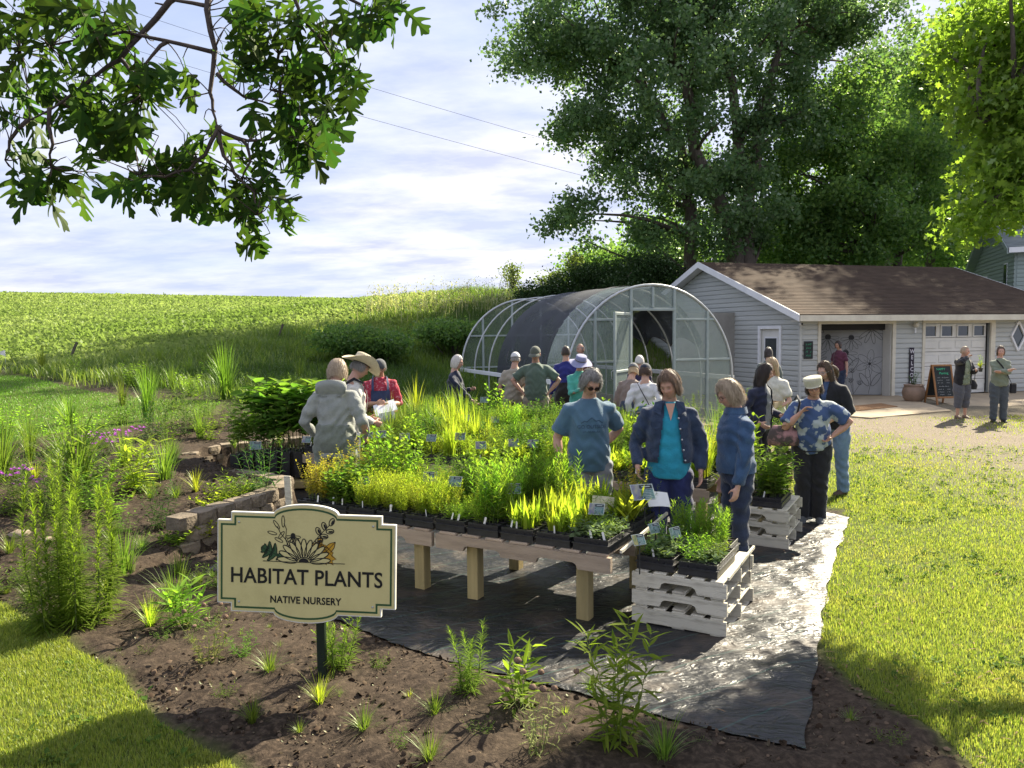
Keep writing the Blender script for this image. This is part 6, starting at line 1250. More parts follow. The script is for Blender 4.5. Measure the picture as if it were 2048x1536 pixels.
def crop():
    g = rng(6); Vs = []
    n = 92000; r = g.uniform(0, 1, n) ** 1.15; Y = 17 + 72 * r; X = -Y * g.uniform(-.02, 1.25, n); Z = zg(X, Y); f = (Z > 1.25) & ((-X * .86 + Y * .5 - 16.2 + fbm(X * .2, Y * .2, 2, 5) * 3) > .4) & ~((X > -2) & (Y < 36))
    X, Y, Z = X[f], Y[f], Z[f]; n = len(X); per = 5; s = np.repeat(.085 + Y * .0017, per); C = np.repeat(np.stack([X, Y, Z], 1), per, 0) + g.normal(0, 1, (n * per, 3)) * np.stack([s * .8, s * .8, s * .3], 1) + np.array([0, 0, .06]); D = unit_dirs(g, n * per, .1, .9)
    V, F = inst(leaf_small(), frames(D, roll=g.uniform(0, 6.28, n * per)), C, s * g.uniform(.7, 1.3, n * per)); o = obj('crop_field', mesh_np('crop_field', V, F, [leafmat('crop leaf', (.145, .20, .06), (.25, .295, .11), .4, tint=(1, 1.05, .7), rnd=0, gloss=.03, patch=((.11, .165, .04), .09, .42, .66))])); tag(o, 'sunlit bean field climbing to the horizon', 'crop', kind='stuff')
    # rough grass on the bank
    n = 90000; X = g.uniform(-13, 6, n); Y = g.uniform(13, 34, n); Z = zg(X, Y); bk = (Y - 12.6 + (X + 3) * .5 > .6) & ~inpoly(X, Y, YARD) & ((-X * .86 + Y * .5 - 16.2) < 2.5) & ~inpoly(X, Y, LAWN_L)
    X, Y, Z = X[bk], Y[bk], Z[bk]; V, Q, T = blades(g, X, Y, Z + .05, .18 + .5 * np.clip(fbm(X * .5, Y * .5, 3, 15) + .4, 0, 1) ** 2, .02, .7); o = obj('bank_grass', mesh_np('bank_grass', V, [Q, T], [leafmat('bank blade', (.075, .13, .03), (.15, .20, .05), .48, rnd=0, patch=((.05, .09, .03), .35, .45, .6))])); tag(o, 'rough tall grass on the dark bank behind the beds', 'grass', kind='stuff')
    # wild edge of the field by the fence line
    n = 26000; X = g.uniform(-24, -3, n); Y = g.uniform(14, 30, n); Z = zg(X, Y); d = -X * .86 + Y * .5 - 16.2; bk = (d > -1.5) & (d < 2.8) & ~inpoly(X, Y, LAWN_L); X, Y, Z = X[bk], Y[bk], Z[bk]
    V, Q, T = blades(g, X, Y, Z, .22 + .3 * np.clip(fbm(X, Y, 3, 16) + .4, 0, 1), .02, .8); o = obj('verge_grass', mesh_np('verge_grass', V, [Q, T], [leafmat('verge blade', (.13, .185, .045), (.23, .27, .09), .42, rnd=0)])); tag(o, 'sunlit weedy verge between the bed and the field', 'grass', kind='stuff')
    # pale seed stalks on the skyline of the bank
    n = 900; X = g.uniform(-5.5, 2.6, n); Y = 30 + g.normal(0, 1.0, n) + X * .1; Z = zg(X, Y); C = np.stack([X, Y, Z], 1); H = g.uniform(.3, 1.0, n); V, Q, T = blades(g, X, Y, Z, H, .02, .25); hd = C + np.stack([g.normal(0, .1, n), g.normal(0, .1, n), H], 1); V2, F2 = inst(leaf_small(), frames(unit_dirs(g, n * 4)), np.repeat(hd, 4, 0) + g.normal(0, .06, (n * 4, 3)), .07)
    o = obj('skyline_weeds', mesh_np('skyline_weeds', np.concatenate([V, V2]), [Q, T, F2 + len(V)], [leafmat('pale weed', (.22, .22, .14), (.34, .32, .24), .4, rnd=0)])); tag(o, 'pale seeding weeds along the skyline of the bank', 'weeds', kind='stuff')
crop()
def debris():
    """stones, chips and dry litter on the soil"""
    g = rng(9); n = 30000; X, Y = g.uniform(-6.5, 3.6, n), 3.4 + 7 * g.uniform(0, 1, n) ** 1.4; ok = ~inpoly(X, Y, FABRIC) & ~inpoly(X, Y, LAWN_BL) & ~inpoly(X, Y, LAWN_R) & (X < 2.6); X, Y = X[ok], Y[ok]; n = len(X); s = .005 + .019 * g.uniform(0, 1, n) ** 3.5
    T = np.array([(0, 0, .6), (1, 0, 0), (.2, .9, .1), (-.8, .5, 0), (-.7, -.6, .1), (.3, -.9, 0)], np.float32); F = np.array([(0, 1, 2), (0, 2, 3), (0, 3, 4), (0, 4, 5), (0, 5, 1)], np.int32)
    V, F = inst((T, F), frames(unit_dirs(g, n, -.3, .3), roll=g.uniform(0, 6, n)), np.stack([X, Y, zg(X, Y) + .02 + .02 * fbm(X * 7, Y * 7, 2, 31)], 1), s)
    o = obj('soil_crumbs', mesh_np('soil_crumbs', V, F, [leafmat('soil crumb', (.022, .014, .010), (.14, .10, .07), .0, rnd=0, gloss=.1)])); tag(o, 'clods, chips and pebbles strewn over the soil bed', 'soil crumbs', kind='stuff')
    for k, (px, py, s, lab) in enumerate(((543, 960, .075, 'loose tan stone lying on the terrace tip of the wall'), (40, 1075, .09, 'pale flat stone in the soil at the left edge'), (95, 1085, .07, 'pale stone between left edge and bristly clump'))):
        p = gp(px, py); mb = MB(); r_ = rng(40 + k); prof = [(0, 0), (.8, .05), (1, .3), (.7, .62), (.25, .75), (0, .76)]; mb.lathe(prof, 9); mb.v = [(v[0] * r_.uniform(.8, 1.15) * 1.3, v[1] * r_.uniform(.8, 1.15), v[2] * r_.uniform(.85, 1.1)) for v in mb.v]; o = mb.build('stone', pmat('tan stone', (.40, .32, .23), (.28, .22, .16), 6, .9, .6, 25)); o.location = (p.x, p.y, p.z + (.36 if k == 0 else 0) * 0); o.scale = (s,) * 3; tag(o, lab, 'stone')
debris()
# ================================================================ PEOPLE
def loft(secs, n=18):
    V, F = [], []
    for (c, ax, ay, rx, ry) in secs:
        for i in range(n):
            a = 2 * math.pi * i / n; V.append(Vector(c) + Vector(ax) * (rx * math.cos(a)) + Vector(ay) * (ry * math.sin(a)))
    k = len(secs)
    for i in range(k - 1):
        for j in range(n): q = (j + 1) % n; F.append((i * n + j, i * n + q, i * n + n + q, i * n + n + j))
    F.append(tuple(range(n - 1, -1, -1))); F.append(tuple(range((k - 1) * n, k * n))); return V, F
def remesh(parts, voxel, it=5):
    V, F = [], []
    for v, f in parts:
        b = len(V); V += [tuple(p) for p in v]; F += [tuple(b + i for i in q) for q in f]
    me = bpy.data.meshes.new('tmp'); me.from_pydata(V, [], F); bm = bmesh.new(); bm.from_mesh(me); bmesh.ops.recalc_face_normals(bm, faces=bm.faces); bm.to_mesh(me); bm.free()
    o = bpy.data.objects.new('tmp', me); COL.objects.link(o); m = o.modifiers.new('r', 'REMESH'); m.mode = 'VOXEL'; m.voxel_size = voxel
    if it: s = o.modifiers.new('s', 'SMOOTH'); s.factor = .5; s.iterations = it
    dg = bpy.context.evaluated_depsgraph_get(); ev = o.evaluated_get(dg).to_mesh(); n = len(ev.vertices); co = np.empty(n * 3, np.float32); ev.vertices.foreach_get('co', co); no = np.empty(n * 3, np.float32); ev.vertices.foreach_get('normal', no)
    P = [tuple(p.vertices) for p in ev.polygons]; o.evaluated_get(dg).to_mesh_clear(); bpy.data.objects.remove(o); bpy.data.meshes.remove(me)
    Q = np.array([p for p in P if len(p) == 4], np.int32).reshape(-1, 4); T = np.array([p for p in P if len(p) == 3], np.int32).reshape(-1, 3)
    return co.reshape(-1, 3), no.reshape(-1, 3), Q, T
def skin_mat():
    m, nt, N, L, b = nodes('skin'); a = N('ShaderNodeAttribute'); a.attribute_name = 'tone'; n = N('ShaderNodeTexNoise'); n.inputs['Scale'].default_value = 55; tc = N('ShaderNodeTexCoord'); L(tc.outputs['Object'], n.inputs['Vector'])
    h = N('ShaderNodeHueSaturation'); mr = N('ShaderNodeMapRange'); mr.inputs[3].default_value = .86; mr.inputs[4].default_value = 1.12; L(n.outputs['Fac'], mr.inputs[0]); L(mr.outputs[0], h.inputs['Value']); L(a.outputs['Color'], h.inputs['Color']); L(h.outputs[0], b.inputs['Base Color']); b.inputs['Roughness'].default_value = .5; b.inputs['Specular IOR Level'].default_value = .35
    b.inputs['Subsurface Weight'].default_value = .12; b.inputs['Subsurface Radius'].default_value = (.012, .005, .003); b.inputs['Subsurface Scale'].default_value = .6
    return m
M_SKIN = skin_mat()
def hairmat(name, c1, c2):
    m, nt, N, L, b = nodes(name); tc = N('ShaderNodeTexCoord'); mp = N('ShaderNodeMapping'); mp.inputs['Scale'].default_value = (60, 60, 7); L(tc.outputs['Object'], mp.inputs[0]); n = N('ShaderNodeTexNoise'); n.inputs['Scale'].default_value = 2; n.inputs['Detail'].default_value = 5; L(mp.outputs[0], n.inputs['Vector'])
    r = N('ShaderNodeValToRGB'); r.color_ramp.elements[0].position = .3; r.color_ramp.elements[1].position = .7; r.color_ramp.elements[0].color = (*c1, 1); r.color_ramp.elements[1].color = (*c2, 1); L(n.outputs['Fac'], r.inputs[0]); L(r.outputs[0], b.inputs['Base Color']); b.inputs['Roughness'].default_value = .42; b.inputs['Specular IOR Level'].default_value = .5; b.inputs['Sheen Weight'].default_value = .3
    bp = N('ShaderNodeBump'); bp.inputs['Strength'].default_value = .7; bp.inputs['Distance'].default_value = .006; L(n.outputs['Fac'], bp.inputs['Height']); L(bp.outputs[0], b.inputs['Normal'])
    tr = N('ShaderNodeBsdfTranslucent'); L(r.outputs[0], tr.inputs[0]); ms = N('ShaderNodeMixShader'); ms.inputs[0].default_value = .3; L(b.outputs[0], ms.inputs[1]); L(tr.outputs[0], ms.inputs[2]); out = [n_ for n_ in nt.nodes if n_.type == 'OUTPUT_MATERIAL'][0]; L(ms.outputs[0], out.inputs[0]); return m
H_GREY = hairmat('grey hair', (.16, .15, .14), (.42, .40, .37)); H_WHITE = hairmat('white hair', (.52, .50, .47), (.78, .76, .72)); H_BLON = hairmat('blonde grey hair', (.30, .22, .14), (.58, .47, .33)); H_LBR = hairmat('light brown hair', (.15, .095, .06), (.33, .22, .14)); H_DBR = hairmat('dark brown hair', (.020, .013, .010), (.06, .038, .026)); H_BRN = hairmat('brown hair', (.06, .035, .022), (.17, .10, .06)); H_GOLD = hairmat('golden hair', (.38, .26, .13), (.62, .47, .28))
def cloth(name, c, c2=None, sc=30, bump=.25, rough=.85, **k): return pmat('cloth ' + name, c, c2 or tuple(x * .78 for x in c), sc, rough, bump, 120, sheen=.25, **k)
def hexrot(a): return Matrix.Rotation(a, 3, 'X')
def head_geo(tone, lips, H):
    nu, nv = 56, 44; V = []; C = []; sk = np.array(tone)
    u = np.linspace(0, 2 * np.pi, nu, endpoint=False); ph = np.linspace(.02, np.pi - .02, nv); U, PH = np.meshgrid(u, ph); nx, ny, nz = np.sin(PH) * np.sin(U), -np.sin(PH) * np.cos(U), np.cos(PH)
    x, y, z = nx * .076, ny * .094, nz * .118; front = np.clip(-ny, 0, 1); lowz = np.clip(-nz, 0, 1)
    x *= 1 - .30 * lowz ** 1.4; y = np.where(ny > 0, y * (1 - .35 * lowz ** 1.2), y * (1 - .10 * lowz)); y -= .010 * np.exp(-((nz + .78) / .18) ** 2) * front * np.exp(-(nx / .35) ** 2)
    G = lambda cx, cz, sx, sz: np.exp(-((nx - cx) / sx) ** 2 - ((nz - cz) / sz) ** 2) * (ny < .2)
    y -= .021 * G(0, -.16, .13, .13) + .010 * G(0, .02, .10, .16); y += .011 * (G(.36, .08, .17, .10) + G(-.36, .08, .17, .10)); y -= .006 * (G(.36, .26, .24, .09) + G(-.36, .26, .24, .09)); y -= .005 * (G(.45, -.22, .2, .16) + G(-.45, -.22, .2, .16)); y -= .006 * G(0, -.46, .22, .06) + .005 * G(0, -.58, .2, .05); y += .005 * G(0, -.52, .26, .025)
    col = np.ones((nv, nu, 3)) * sk; red = np.array(lips); k = (.55 * G(0, -.51, .24, .075))[..., None]; col = col * (1 - k) + red * k
    k = (.38 * (G(.5, -.2, .2, .16) + G(-.5, -.2, .2, .16)) + .3 * G(0, -.2, .14, .12))[..., None]; col = col * (1 - k) + sk * np.array([1.12, .72, .66]) * k
    k = (.95 * (G(.35, .07, .15, .045) + G(-.35, .07, .15, .045)))[..., None]; col = col * (1 - k) + np.array([.035, .025, .02]) * k; k = (.65 * G(0, -.515, .2, .022))[..., None]; col = col * (1 - k) + np.array([.12, .04, .035]) * k; k = (.75 * (G(.36, .25, .2, .045) + G(-.36, .25, .2, .045)))[..., None]; col = col * (1 - k) + np.array([.09, .06, .045]) * k
    V = np.stack([x, y, z], 2).reshape(-1, 3); C = col.reshape(-1, 3); i = np.arange(nv - 1)[:, None] * nu + np.arange(nu)[None, :]; j = np.arange(nv - 1)[:, None] * nu + (np.arange(nu)[None, :] + 1) % nu; Q = np.stack([i, i + nu, j + nu, j], 2).reshape(-1, 4)
    for s in (-1, 1):  # ears
        prof = []; b = len(V); m = 8; E = []
        for (r, d) in ((.004, .012), (.020, .010), (.026, .0), (.020, -.008), (.004, -.010)):
            for q in range(m): a = 6.283 * q / m; E.append((s * (.074 + d), .014 + r * .62 * math.cos(a), -.005 + r * 1.15 * math.sin(a)))
        V = np.concatenate([V, np.array(E)]); C = np.concatenate([C, np.tile(sk * np.array([1.05, .85, .8]), (len(E), 1))]); Q = np.concatenate([Q, np.array([(b + k_ * m + q, b + k_ * m + (q + 1) % m, b + k_ * m + m + (q + 1) % m, b + k_ * m + m + q) for k_ in range(4) for q in range(m)])])
    return V, C, Q
def hair_geo(style, L, g, near=True, hat=False):
    """cap of hair over the skull falling to length L below the ear; returns verts, quads in head space"""
    na, nr = 64, 26; V = np.empty((nr, na, 3)); a = np.linspace(-np.pi, np.pi, na, endpoint=False); fa = np.abs(a); sm = lambda e0, e1, x: _smooth((x - e0) / (e1 - e0))
    fr = {'bob': .98, 'long': 1.0, 'short': .86, 'pony': .82, 'curl': 1.0, 'bald': 1.2}[style]
    phimax = fr + (1.75 - fr) * sm(.62, 1.25, fa); drop = L * sm(.72, 1.35, fa)
    if style in ('short', 'bald'): phimax = fr + (1.95 - fr) * sm(.9, 1.6, fa); drop = np.zeros(na)
    nz1 = vnoise(a * 9 + 50, a * 0, 7); nz2 = vnoise(a * 22 + 90, a * 0, 8)
    tot = phimax * .105 + np.maximum(drop, 0); rows = np.linspace(0, 1, nr)
    for k, t in enumerate(rows):
        s = t * tot; ph = np.minimum(s / .105, phimax); ex = np.maximum(0, s - phimax * .105); gr = {'bob': 1.13, 'long': 1.12, 'short': 1.06, 'pony': 1.05, 'curl': 1.22, 'bald': 1.03}[style]; rr = gr + (.05 * (nz1 - .5) + .04 * (nz2 - .5)) * (1 + t) * (1.3 if style == 'curl' else .8); lump = 1 + (.10 * np.sin(a * 7 + t * 9) * np.sin(t * 11 + a * 3) if style == 'curl' else 0) * t
        px = np.sin(ph) * np.sin(a) * .078 * rr * lump; py = -np.sin(ph) * np.cos(a) * .098 * rr * lump; pz = np.cos(ph) * .122 * rr
        f = ex / max(L, .01) if L > 0 else ex * 0; taper = 1 - (.22 if style == 'bob' else .05) * f ** 2; px = px * taper + .01 * f * np.sin(a * 5); py = py * taper + .012 * f * np.cos(a * 4); pz = pz - ex
        V[k] = np.stack([px, py + .006, pz + .004], 1)
    if hat: k_ = np.clip((V[:, :, 2] - .0) / .06, 0, 1)[..., None]; V = V * (1 - k_) + V * np.array([.86, .86, .80]) * k_
    i = np.arange(nr - 1)[:, None] * na + np.arange(na)[None, :]; j = np.arange(nr - 1)[:, None] * na + (np.arange(na)[None, :] + 1) % na; Q = np.stack([i, i + na, j + na, j], 2).reshape(-1, 4); P = V.reshape(-1, 3)
    if style == 'bald': keep = (P[Q].mean(1)[:, 2] < .055); Q = Q[keep]
    if near and style != 'bald':
        m = 900; ai = g.integers(0, na, m); r0 = g.integers(1, nr // 2, m); seg = 7; S = []
        for q in range(seg):
            kk = np.clip(r0 + (nr - 1 - r0) * q / (seg - 1) + 0, 0, nr - 1).astype(int); p = V[kk, ai] * (1 + .03 + .10 * g.uniform(-.3, 1, m)[:, None] * q / seg) + g.normal(0, .0025, (m, 3)) * (1 + q * .5); p[:, 2] -= .022 * (q / seg) ** 2 * g.uniform(0, 1.5, m); S.append(p)
        S = np.stack(S, 1); side = np.cross(S[:, -1] - S[:, 0], S[:, 3] + 1e-3); side /= np.linalg.norm(side, axis=1, keepdims=True) + 1e-9; w = .0036 * (1 - np.linspace(0, 1, seg) ** 2)[None, :, None]
        W = np.stack([S - side[:, None, :] * w, S + side[:, None, :] * w], 2).reshape(m, seg * 2, 3); Fs = np.array([(2 * q, 2 * q + 1, 2 * q + 3, 2 * q + 2) for q in range(seg - 1)])[None] + (np.arange(m) * seg * 2)[:, None, None]; Q = np.concatenate([Q, Fs.reshape(-1, 4) + len(P)]); P = np.concatenate([P, W.reshape(-1, 3)])
    return P, Q
def ik(S, T, a, b, hint):
    S, T = Vector(S), Vector(T); d = T - S; L = min(d.length, (a + b) * .995); d.normalize(); T = S + d * L; x = (a * a - b * b + L * L) / (2 * L); h = math.sqrt(max(0, a * a - x * x)); hv = Vector(hint); hv = (hv - d * hv.dot(d)).normalized(); return S + d * x + hv * h, T
def hand(W, d, palm, curl=.5, s=1.0, side=1):
    """palm and five bent fingers from wrist W along d; palm = direction the palm faces"""
    d = Vector(d).normalized(); pn = Vector(palm); pn = (pn - d * pn.dot(d)).normalized(); sd = d.cross(pn) * side; parts = []
    parts.append(loft([(W - d * .03 * s, sd, pn, .022 * s, .019 * s), (W, sd, pn, .026 * s, .017 * s), (W + d * .04 * s, sd, pn, .036 * s, .015 * s), (W + d * .085 * s, sd, pn, .038 * s, .013 * s)], 10))
    for k, (o, l) in enumerate(((-.028, .068), (-.010, .078), (.009, .073), (.027, .058))):
        p = W + d * .078 * s + sd * o * s; pts = [p]; a = .15; dd = d.copy()
        for q in range(3): a = curl * (1.0 if q else .55); dd = (dd * math.cos(a) + pn * math.sin(a)).normalized(); pn2 = (pn * math.cos(a) - d * math.sin(a)); p = p + dd * l * s * (.42, .32, .26)[q]; pts.append(p)
        parts.append(tube_np(pts, [.0095 * s, .009 * s, .0085 * s, .007 * s], 7))
    p = W + d * .025 * s - sd * .024 * s + pn * .004; t1 = (d * .55 - sd * .62 + pn * .45).normalized(); parts.append(tube_np([p, p + t1 * .034 * s, p + t1 * .045 * s + d * .026 * s + pn * .006], [.012 * s, .010 * s, .0075 * s], 7)); return parts
PPL = []
def person(label, pos, H=1.65, yaw=0, lean=4, head=(5, 0, 0), tone=(.50, .30, .215), hair=('bob', H_GREY, .07), top=(None, 'short', .86), jacket=None, pants=None, armL=None, armR=None, hintL=(.5, .8, -.2), hintR=(-.5, .8, -.2), fat=1.0, near=False, shoe=None, stance=.10, curl=.5, palmL=None, palmR=None, twist=0, step=(0, 0), seed=1, pw=1.0):
    s = H / 1.68; g = rng(seed * 13 + 5); vox = .0125 if near else .020; z = zg1(pos[0], pos[1]); root = empty('person', (pos[0], pos[1], z + (.008 if inpoly(np.array([pos[0]]), np.array([pos[1]]), FABRIC)[0] else .0)), R(yaw), label, 'person', 'visitors at the nursery'); hip = Vector((0, 0, .90)) * s; RL = Matrix.Rotation(R(twist), 3, 'Z') @ Matrix.Rotation(R(lean), 3, 'X')
    up = lambda x, y, zz: hip + RL @ (Vector((x, y, zz)) * s - hip); exl, eyl = RL @ Vector((1, 0, 0)), RL @ Vector((0, 1, 0)); f = fat
    SL, SR = up(.152 * (.75 + .25 * f), .008, 1.325), up(-.152 * (.75 + .25 * f), .008, 1.325)
    def T(v, d): return (RL @ (Vector(v) * s - hip) + hip) if len(v) == 3 else Vector(v[:3]) * s if d is None else Vector(v[:3]) * s
    armL = armL or (.27, -.04, .80, 0); armR = armR or (-.27, -.04, .80, 0)
    EL, WL = ik(SL, T(armL, 0), .285 * s, .245 * s, hintL); ER, WR = ik(SR, T(armR, 0), .285 * s, .245 * s, hintR)
    nk = up(0, .0, 1.415); hd_c = up(0, -.012, 1.42) + (Matrix.Rotation(R(lean + head[0] * .55), 3, 'X') @ Vector((0, -.015, .140))) * s; RH = Matrix.Rotation(R(head[1]), 3, 'Z') @ Matrix.Rotation(R(head[2]), 3, 'Y') @ Matrix.Rotation(R(head[0] + lean * .35), 3, 'X')
    hx = .088 * (.75 + .25 * f); feet = [(stance, step[0]), (-stance, step[1])]
    # --- skin body
    tor = [(up(0, 0, .86), exl, eyl, .11 * f * s, .075 * f * s), (up(0, 0, 1.05), exl, eyl, .095 * f * s, .07 * f * s), (up(0, 0, 1.25), exl, eyl, .105 * f * s, .075 * f * s), (up(0, .005, 1.35), exl, eyl, .10 * s, .06 * s), (up(0, .005, 1.42), exl, eyl, .062 * s, .058 * s), (nk + (hd_c - nk) * .5 + Vector((0, .012, 0)) * s, exl, eyl, .053 * s, .054 * s), (hd_c + RH @ Vector((0, .018, -.04)), exl, eyl, .05 * s, .055 * s)]
    parts = [loft(tor, 14)]
    for (S, E, W) in ((SL, EL, WL), (SR, ER, WR)): parts.append(tube_np([S, S.lerp(E, .5), E, E.lerp(W, .35), W], [.032 * s * f, .037 * s * f, .034 * s * f, .034 * s * f, .023 * s], 10))
    for (W, E, pd, sd, cl) in ((WL, EL, palmL, 1, curl), (WR, ER, palmR, -1, curl)): parts += hand(W, W - E, pd or (Vector((-sd * .8, -.3, 0))), cl, s, sd)
    for (sx, sy) in feet: k = Vector((sx * .9, sy * .5 - .01, .47)) * s; a = Vector((sx, sy, .09)) * s; h_ = Vector((math.copysign(hx, sx), 0, .88)) * s; parts.append(tube_np([h_, h_.lerp(k, .5), k, k.lerp(a, .3), a, a - Vector((0, 0, .05)) * s], [.07 * s, .062 * s, .048 * s, .046 * s, .032 * s, .03 * s], 10))
    co, no, Q, Tt = remesh(parts, .0098 if near else .017, 3); hv, hc, hq = head_geo(tone, (.42, .16, .13), H); hv = (np.array(RH) @ (hv * s * .94).T).T + np.array(hd_c); n0 = len(co); V = np.concatenate([co, hv]); C = np.concatenate([np.tile(np.array(tone), (n0, 1)), hc]); Fq = np.concatenate([Q, hq + n0]) if len(Q) else hq + n0
    me = mesh_np('body', V, [Fq, Tt] if len(Tt) else Fq, [M_SKIN], smooth=True); at_ = me.attributes.new('tone', 'FLOAT_COLOR', 'POINT'); at_.data.foreach_set('color', np.c_[C, np.ones(len(C))].astype(np.float32).ravel()); obj('body', me, root)
    # --- garments
    def garment(name, parts, mat, cut=None, fold=.010, vx=vox, it=8):
        co, no, Q, Tt = remesh(parts, vx, it); d = fold * (fbm(co[:, 0] * 11 + co[:, 2] * 7 + seed, co[:, 2] * 9 - co[:, 1] * 12, 3, seed) * 2 + .9 * np.sin(co[:, 2] * 52 + 5 * fbm(co[:, 0] * 6, co[:, 1] * 6 + co[:, 2] * 2, 2, seed + 2) * 3 + co[:, 0] * 17) * vnoise(co[:, 0] * 5 + 9, co[:, 2] * 5, seed)); co = co + no * d[:, None]
        if cut is not None: Q = Q[~cut(co[Q].mean(1))]; Tt = Tt[~cut(co[Tt].mean(1))] if len(Tt) else Tt
        return obj(name, mesh_np(name, co, [Q, Tt] if len(Tt) else Q, [mat], smooth=True), root)
    def tor_secs(e, hem, neck=1.425, wide=1.0):
        o = [(hem, .162, .122), (.98, .164, .128), (1.08, .146 * (.9 + .1 * f), .118), (1.2, .146, .126), (1.28, .146, .116), (1.335, .126, .092), (1.375, .095, .074), (1.405, .072, .064), (neck, .060, .060)]; o = [q for q in o if q[0] > hem - .001 or q is o[0]]
        if hem > .98: o = [q for q in o if q[0] >= hem]
        bel = lambda zz: max(0, f - 1) * math.exp(-((zz - 1.08) / .16) ** 2) * .10
        return [(up(0, -.012 - bel(zz) * .5, zz), exl, eyl, (a * (.55 + .45 * f) * wide + e) * s, (b * (.5 + .5 * f) + bel(zz) * .6 + e) * s) for zz, a, b in o]
    def sleeve(S, E, W, kind, e):
        S2 = S + (up(0, .005, 1.335) - S) * .35
        if kind == 'none': return []
        if kind == 'short': M = S.lerp(E, .80); return [tube_np([S2, S, S.lerp(M, .5), M], [.048 * s * f + e, .056 * s * f + e, .060 * s * f + e, .064 * s * f + e], 12)]
        if kind == 'elbow': M = E.lerp(W, .18); return [tube_np([S2, S, S.lerp(E, .55), E, M], [.048 * s * f + e, .056 * s * f + e, .058 * s * f + e, .055 * s + e, .055 * s + e], 12)]
        M = E.lerp(W, .93); return [tube_np([S2, S, S.lerp(E, .5), E, E.lerp(W, .5), M], [.046 * s * f + e, .055 * s * f + e, .055 * s * f + e, .049 * s + e, .044 * s + e, .038 * s + e], 12)]
    out = {'root': root, 'hd': hd_c, 'RH': RH, 'WL': WL, 'WR': WR, 'EL': EL, 'ER': ER, 'SL': SL, 'SR': SR, 'up': up, 's': s, 'ex': exl, 'ey': eyl, 'RL': RL, 'hip': hip, 'M': Matrix.Translation(root.location) @ Matrix.Rotation(R(yaw), 4, 'Z')}
    if pants:
        pp = [loft([(Vector((0, .0, .80)) * s, (1, 0, 0), (0, 1, 0), .155 * f * s, .115 * f * s), (Vector((0, .01, .90)) * s, (1, 0, 0), (0, 1, 0), .160 * f * s, .126 * f * s), (up(0, 0, 1.0), exl, eyl, .145 * f * s, .12 * f * s), (up(0, 0, 1.06), exl, eyl, .14 * f * s, .115 * f * s)], 16)]
        cr = pants[1] if isinstance(pants, tuple) else .05; pm = pants[0] if isinstance(pants, tuple) else pants
        for (sx, sy) in feet:
            k = Vector((sx * .95, sy * .55 - .015, .48)) * s; a = Vector((sx, sy + .01, cr)) * s; h_ = Vector((math.copysign(hx, sx), 0, .86)) * s; pp.append(tube_np([h_, h_.lerp(k, .45), k, k.lerp(a, .5), a], [.098 * s * f, .088 * s * f * pw, .070 * s * f * pw, .064 * s * f * pw, .062 * s * f * pw], 14))
        out['pants'] = garment('trousers', pp, pm, fold=.009)
    tm, ts, th = top; hem_e = .006
    out['top'] = garment('shirt', [loft(tor_secs(hem_e, th), 20)] + sleeve(SL, EL, WL, ts, .002) + sleeve(SR, ER, WR, ts, .002), tm, fold=.011)
    if jacket:
        jm, jh, opn = jacket[:3]; RLi = np.array(RL.transposed()); hp_ = np.array(hip)
        def cut(c):
            q = (c - hp_) @ RLi.T + hp_; zz = q[:, 2] / s; return (q[:, 1] < .0) & (np.abs(q[:, 0] - .01) < s * (opn[0] + (opn[1] - opn[0]) * np.clip((zz - jh) / (1.42 - jh), 0, 1))) & (zz < 1.44)
        out['jacket'] = garment('jacket', [loft(tor_secs(.022, jh, 1.43, 1.03), 20)] + sleeve(SL, EL, WL, 'long', .012) + sleeve(SR, ER, WR, 'long', .012), jm, cut if opn else None, fold=.010)
    # --- shoes
    if shoe:
        for (sx, sy) in feet:
            q = []
            for (yy, zz, w, h_) in ((.075, .045, .018, .035), (.055, .05, .034, .048), (.0, .05, .038, .05), (-.07, .036, .043, .036), (-.13, .026, .040, .026), (-.165, .02, .018, .018)): q.append(((sx * s, (sy + yy - .005) * s, zz * s), (1, 0, 0), (0, 0, 1), w * s, h_ * s))
            v, f_ = loft(q, 12); v = [Vector((p.x, p.y, max(.003, p.z))) for p in v]; mb = MB(); mb.add(v, f_, 0, True); mb.build('shoe', shoe, root)
    # --- hair
    if hair:
        P, Qh = hair_geo(hair[0], hair[2], g, near, len(hair) > 3); P = (np.array(RH) @ (P * s * .94).T).T + np.array(hd_c); out['hair'] = obj('hair', mesh_np('hair', P, Qh, [hair[1]], smooth=True), root)
        if hair[0] == 'pony':
            b = hd_c + RH @ Vector((0, .105, .01)) * s; dv = RH @ Vector((0, .35, -1)); pts = [b + (dv * t * hair[2]) + RH @ Vector((0, .05 * math.sin(t * 3), 0)) for t in np.linspace(0, 1, 7)]; v, f_ = tube_np(pts, [.018, .032, .038, .036, .03, .02, .006], 12); v = [p + Vector(g.normal(0, .003, 3)) for p in v]; mb = MB(); mb.add(v, f_, 0, True); mb.build('ponytail', hair[1], root)
    PPL.append(root); return out
def hsp(o, p): return o['hd'] + o['RH'] @ (Vector(p) * o['s'])
def head_part(o, mb, name, mat):
    M = Matrix.Translation(o['hd']) @ o['RH'].to_4x4() @ Matrix.Scale(o['s'] * .94, 4); mb.v = [tuple(M @ Vector(v)) for v in mb.v]; return mb.build(name, mat, o['root'])
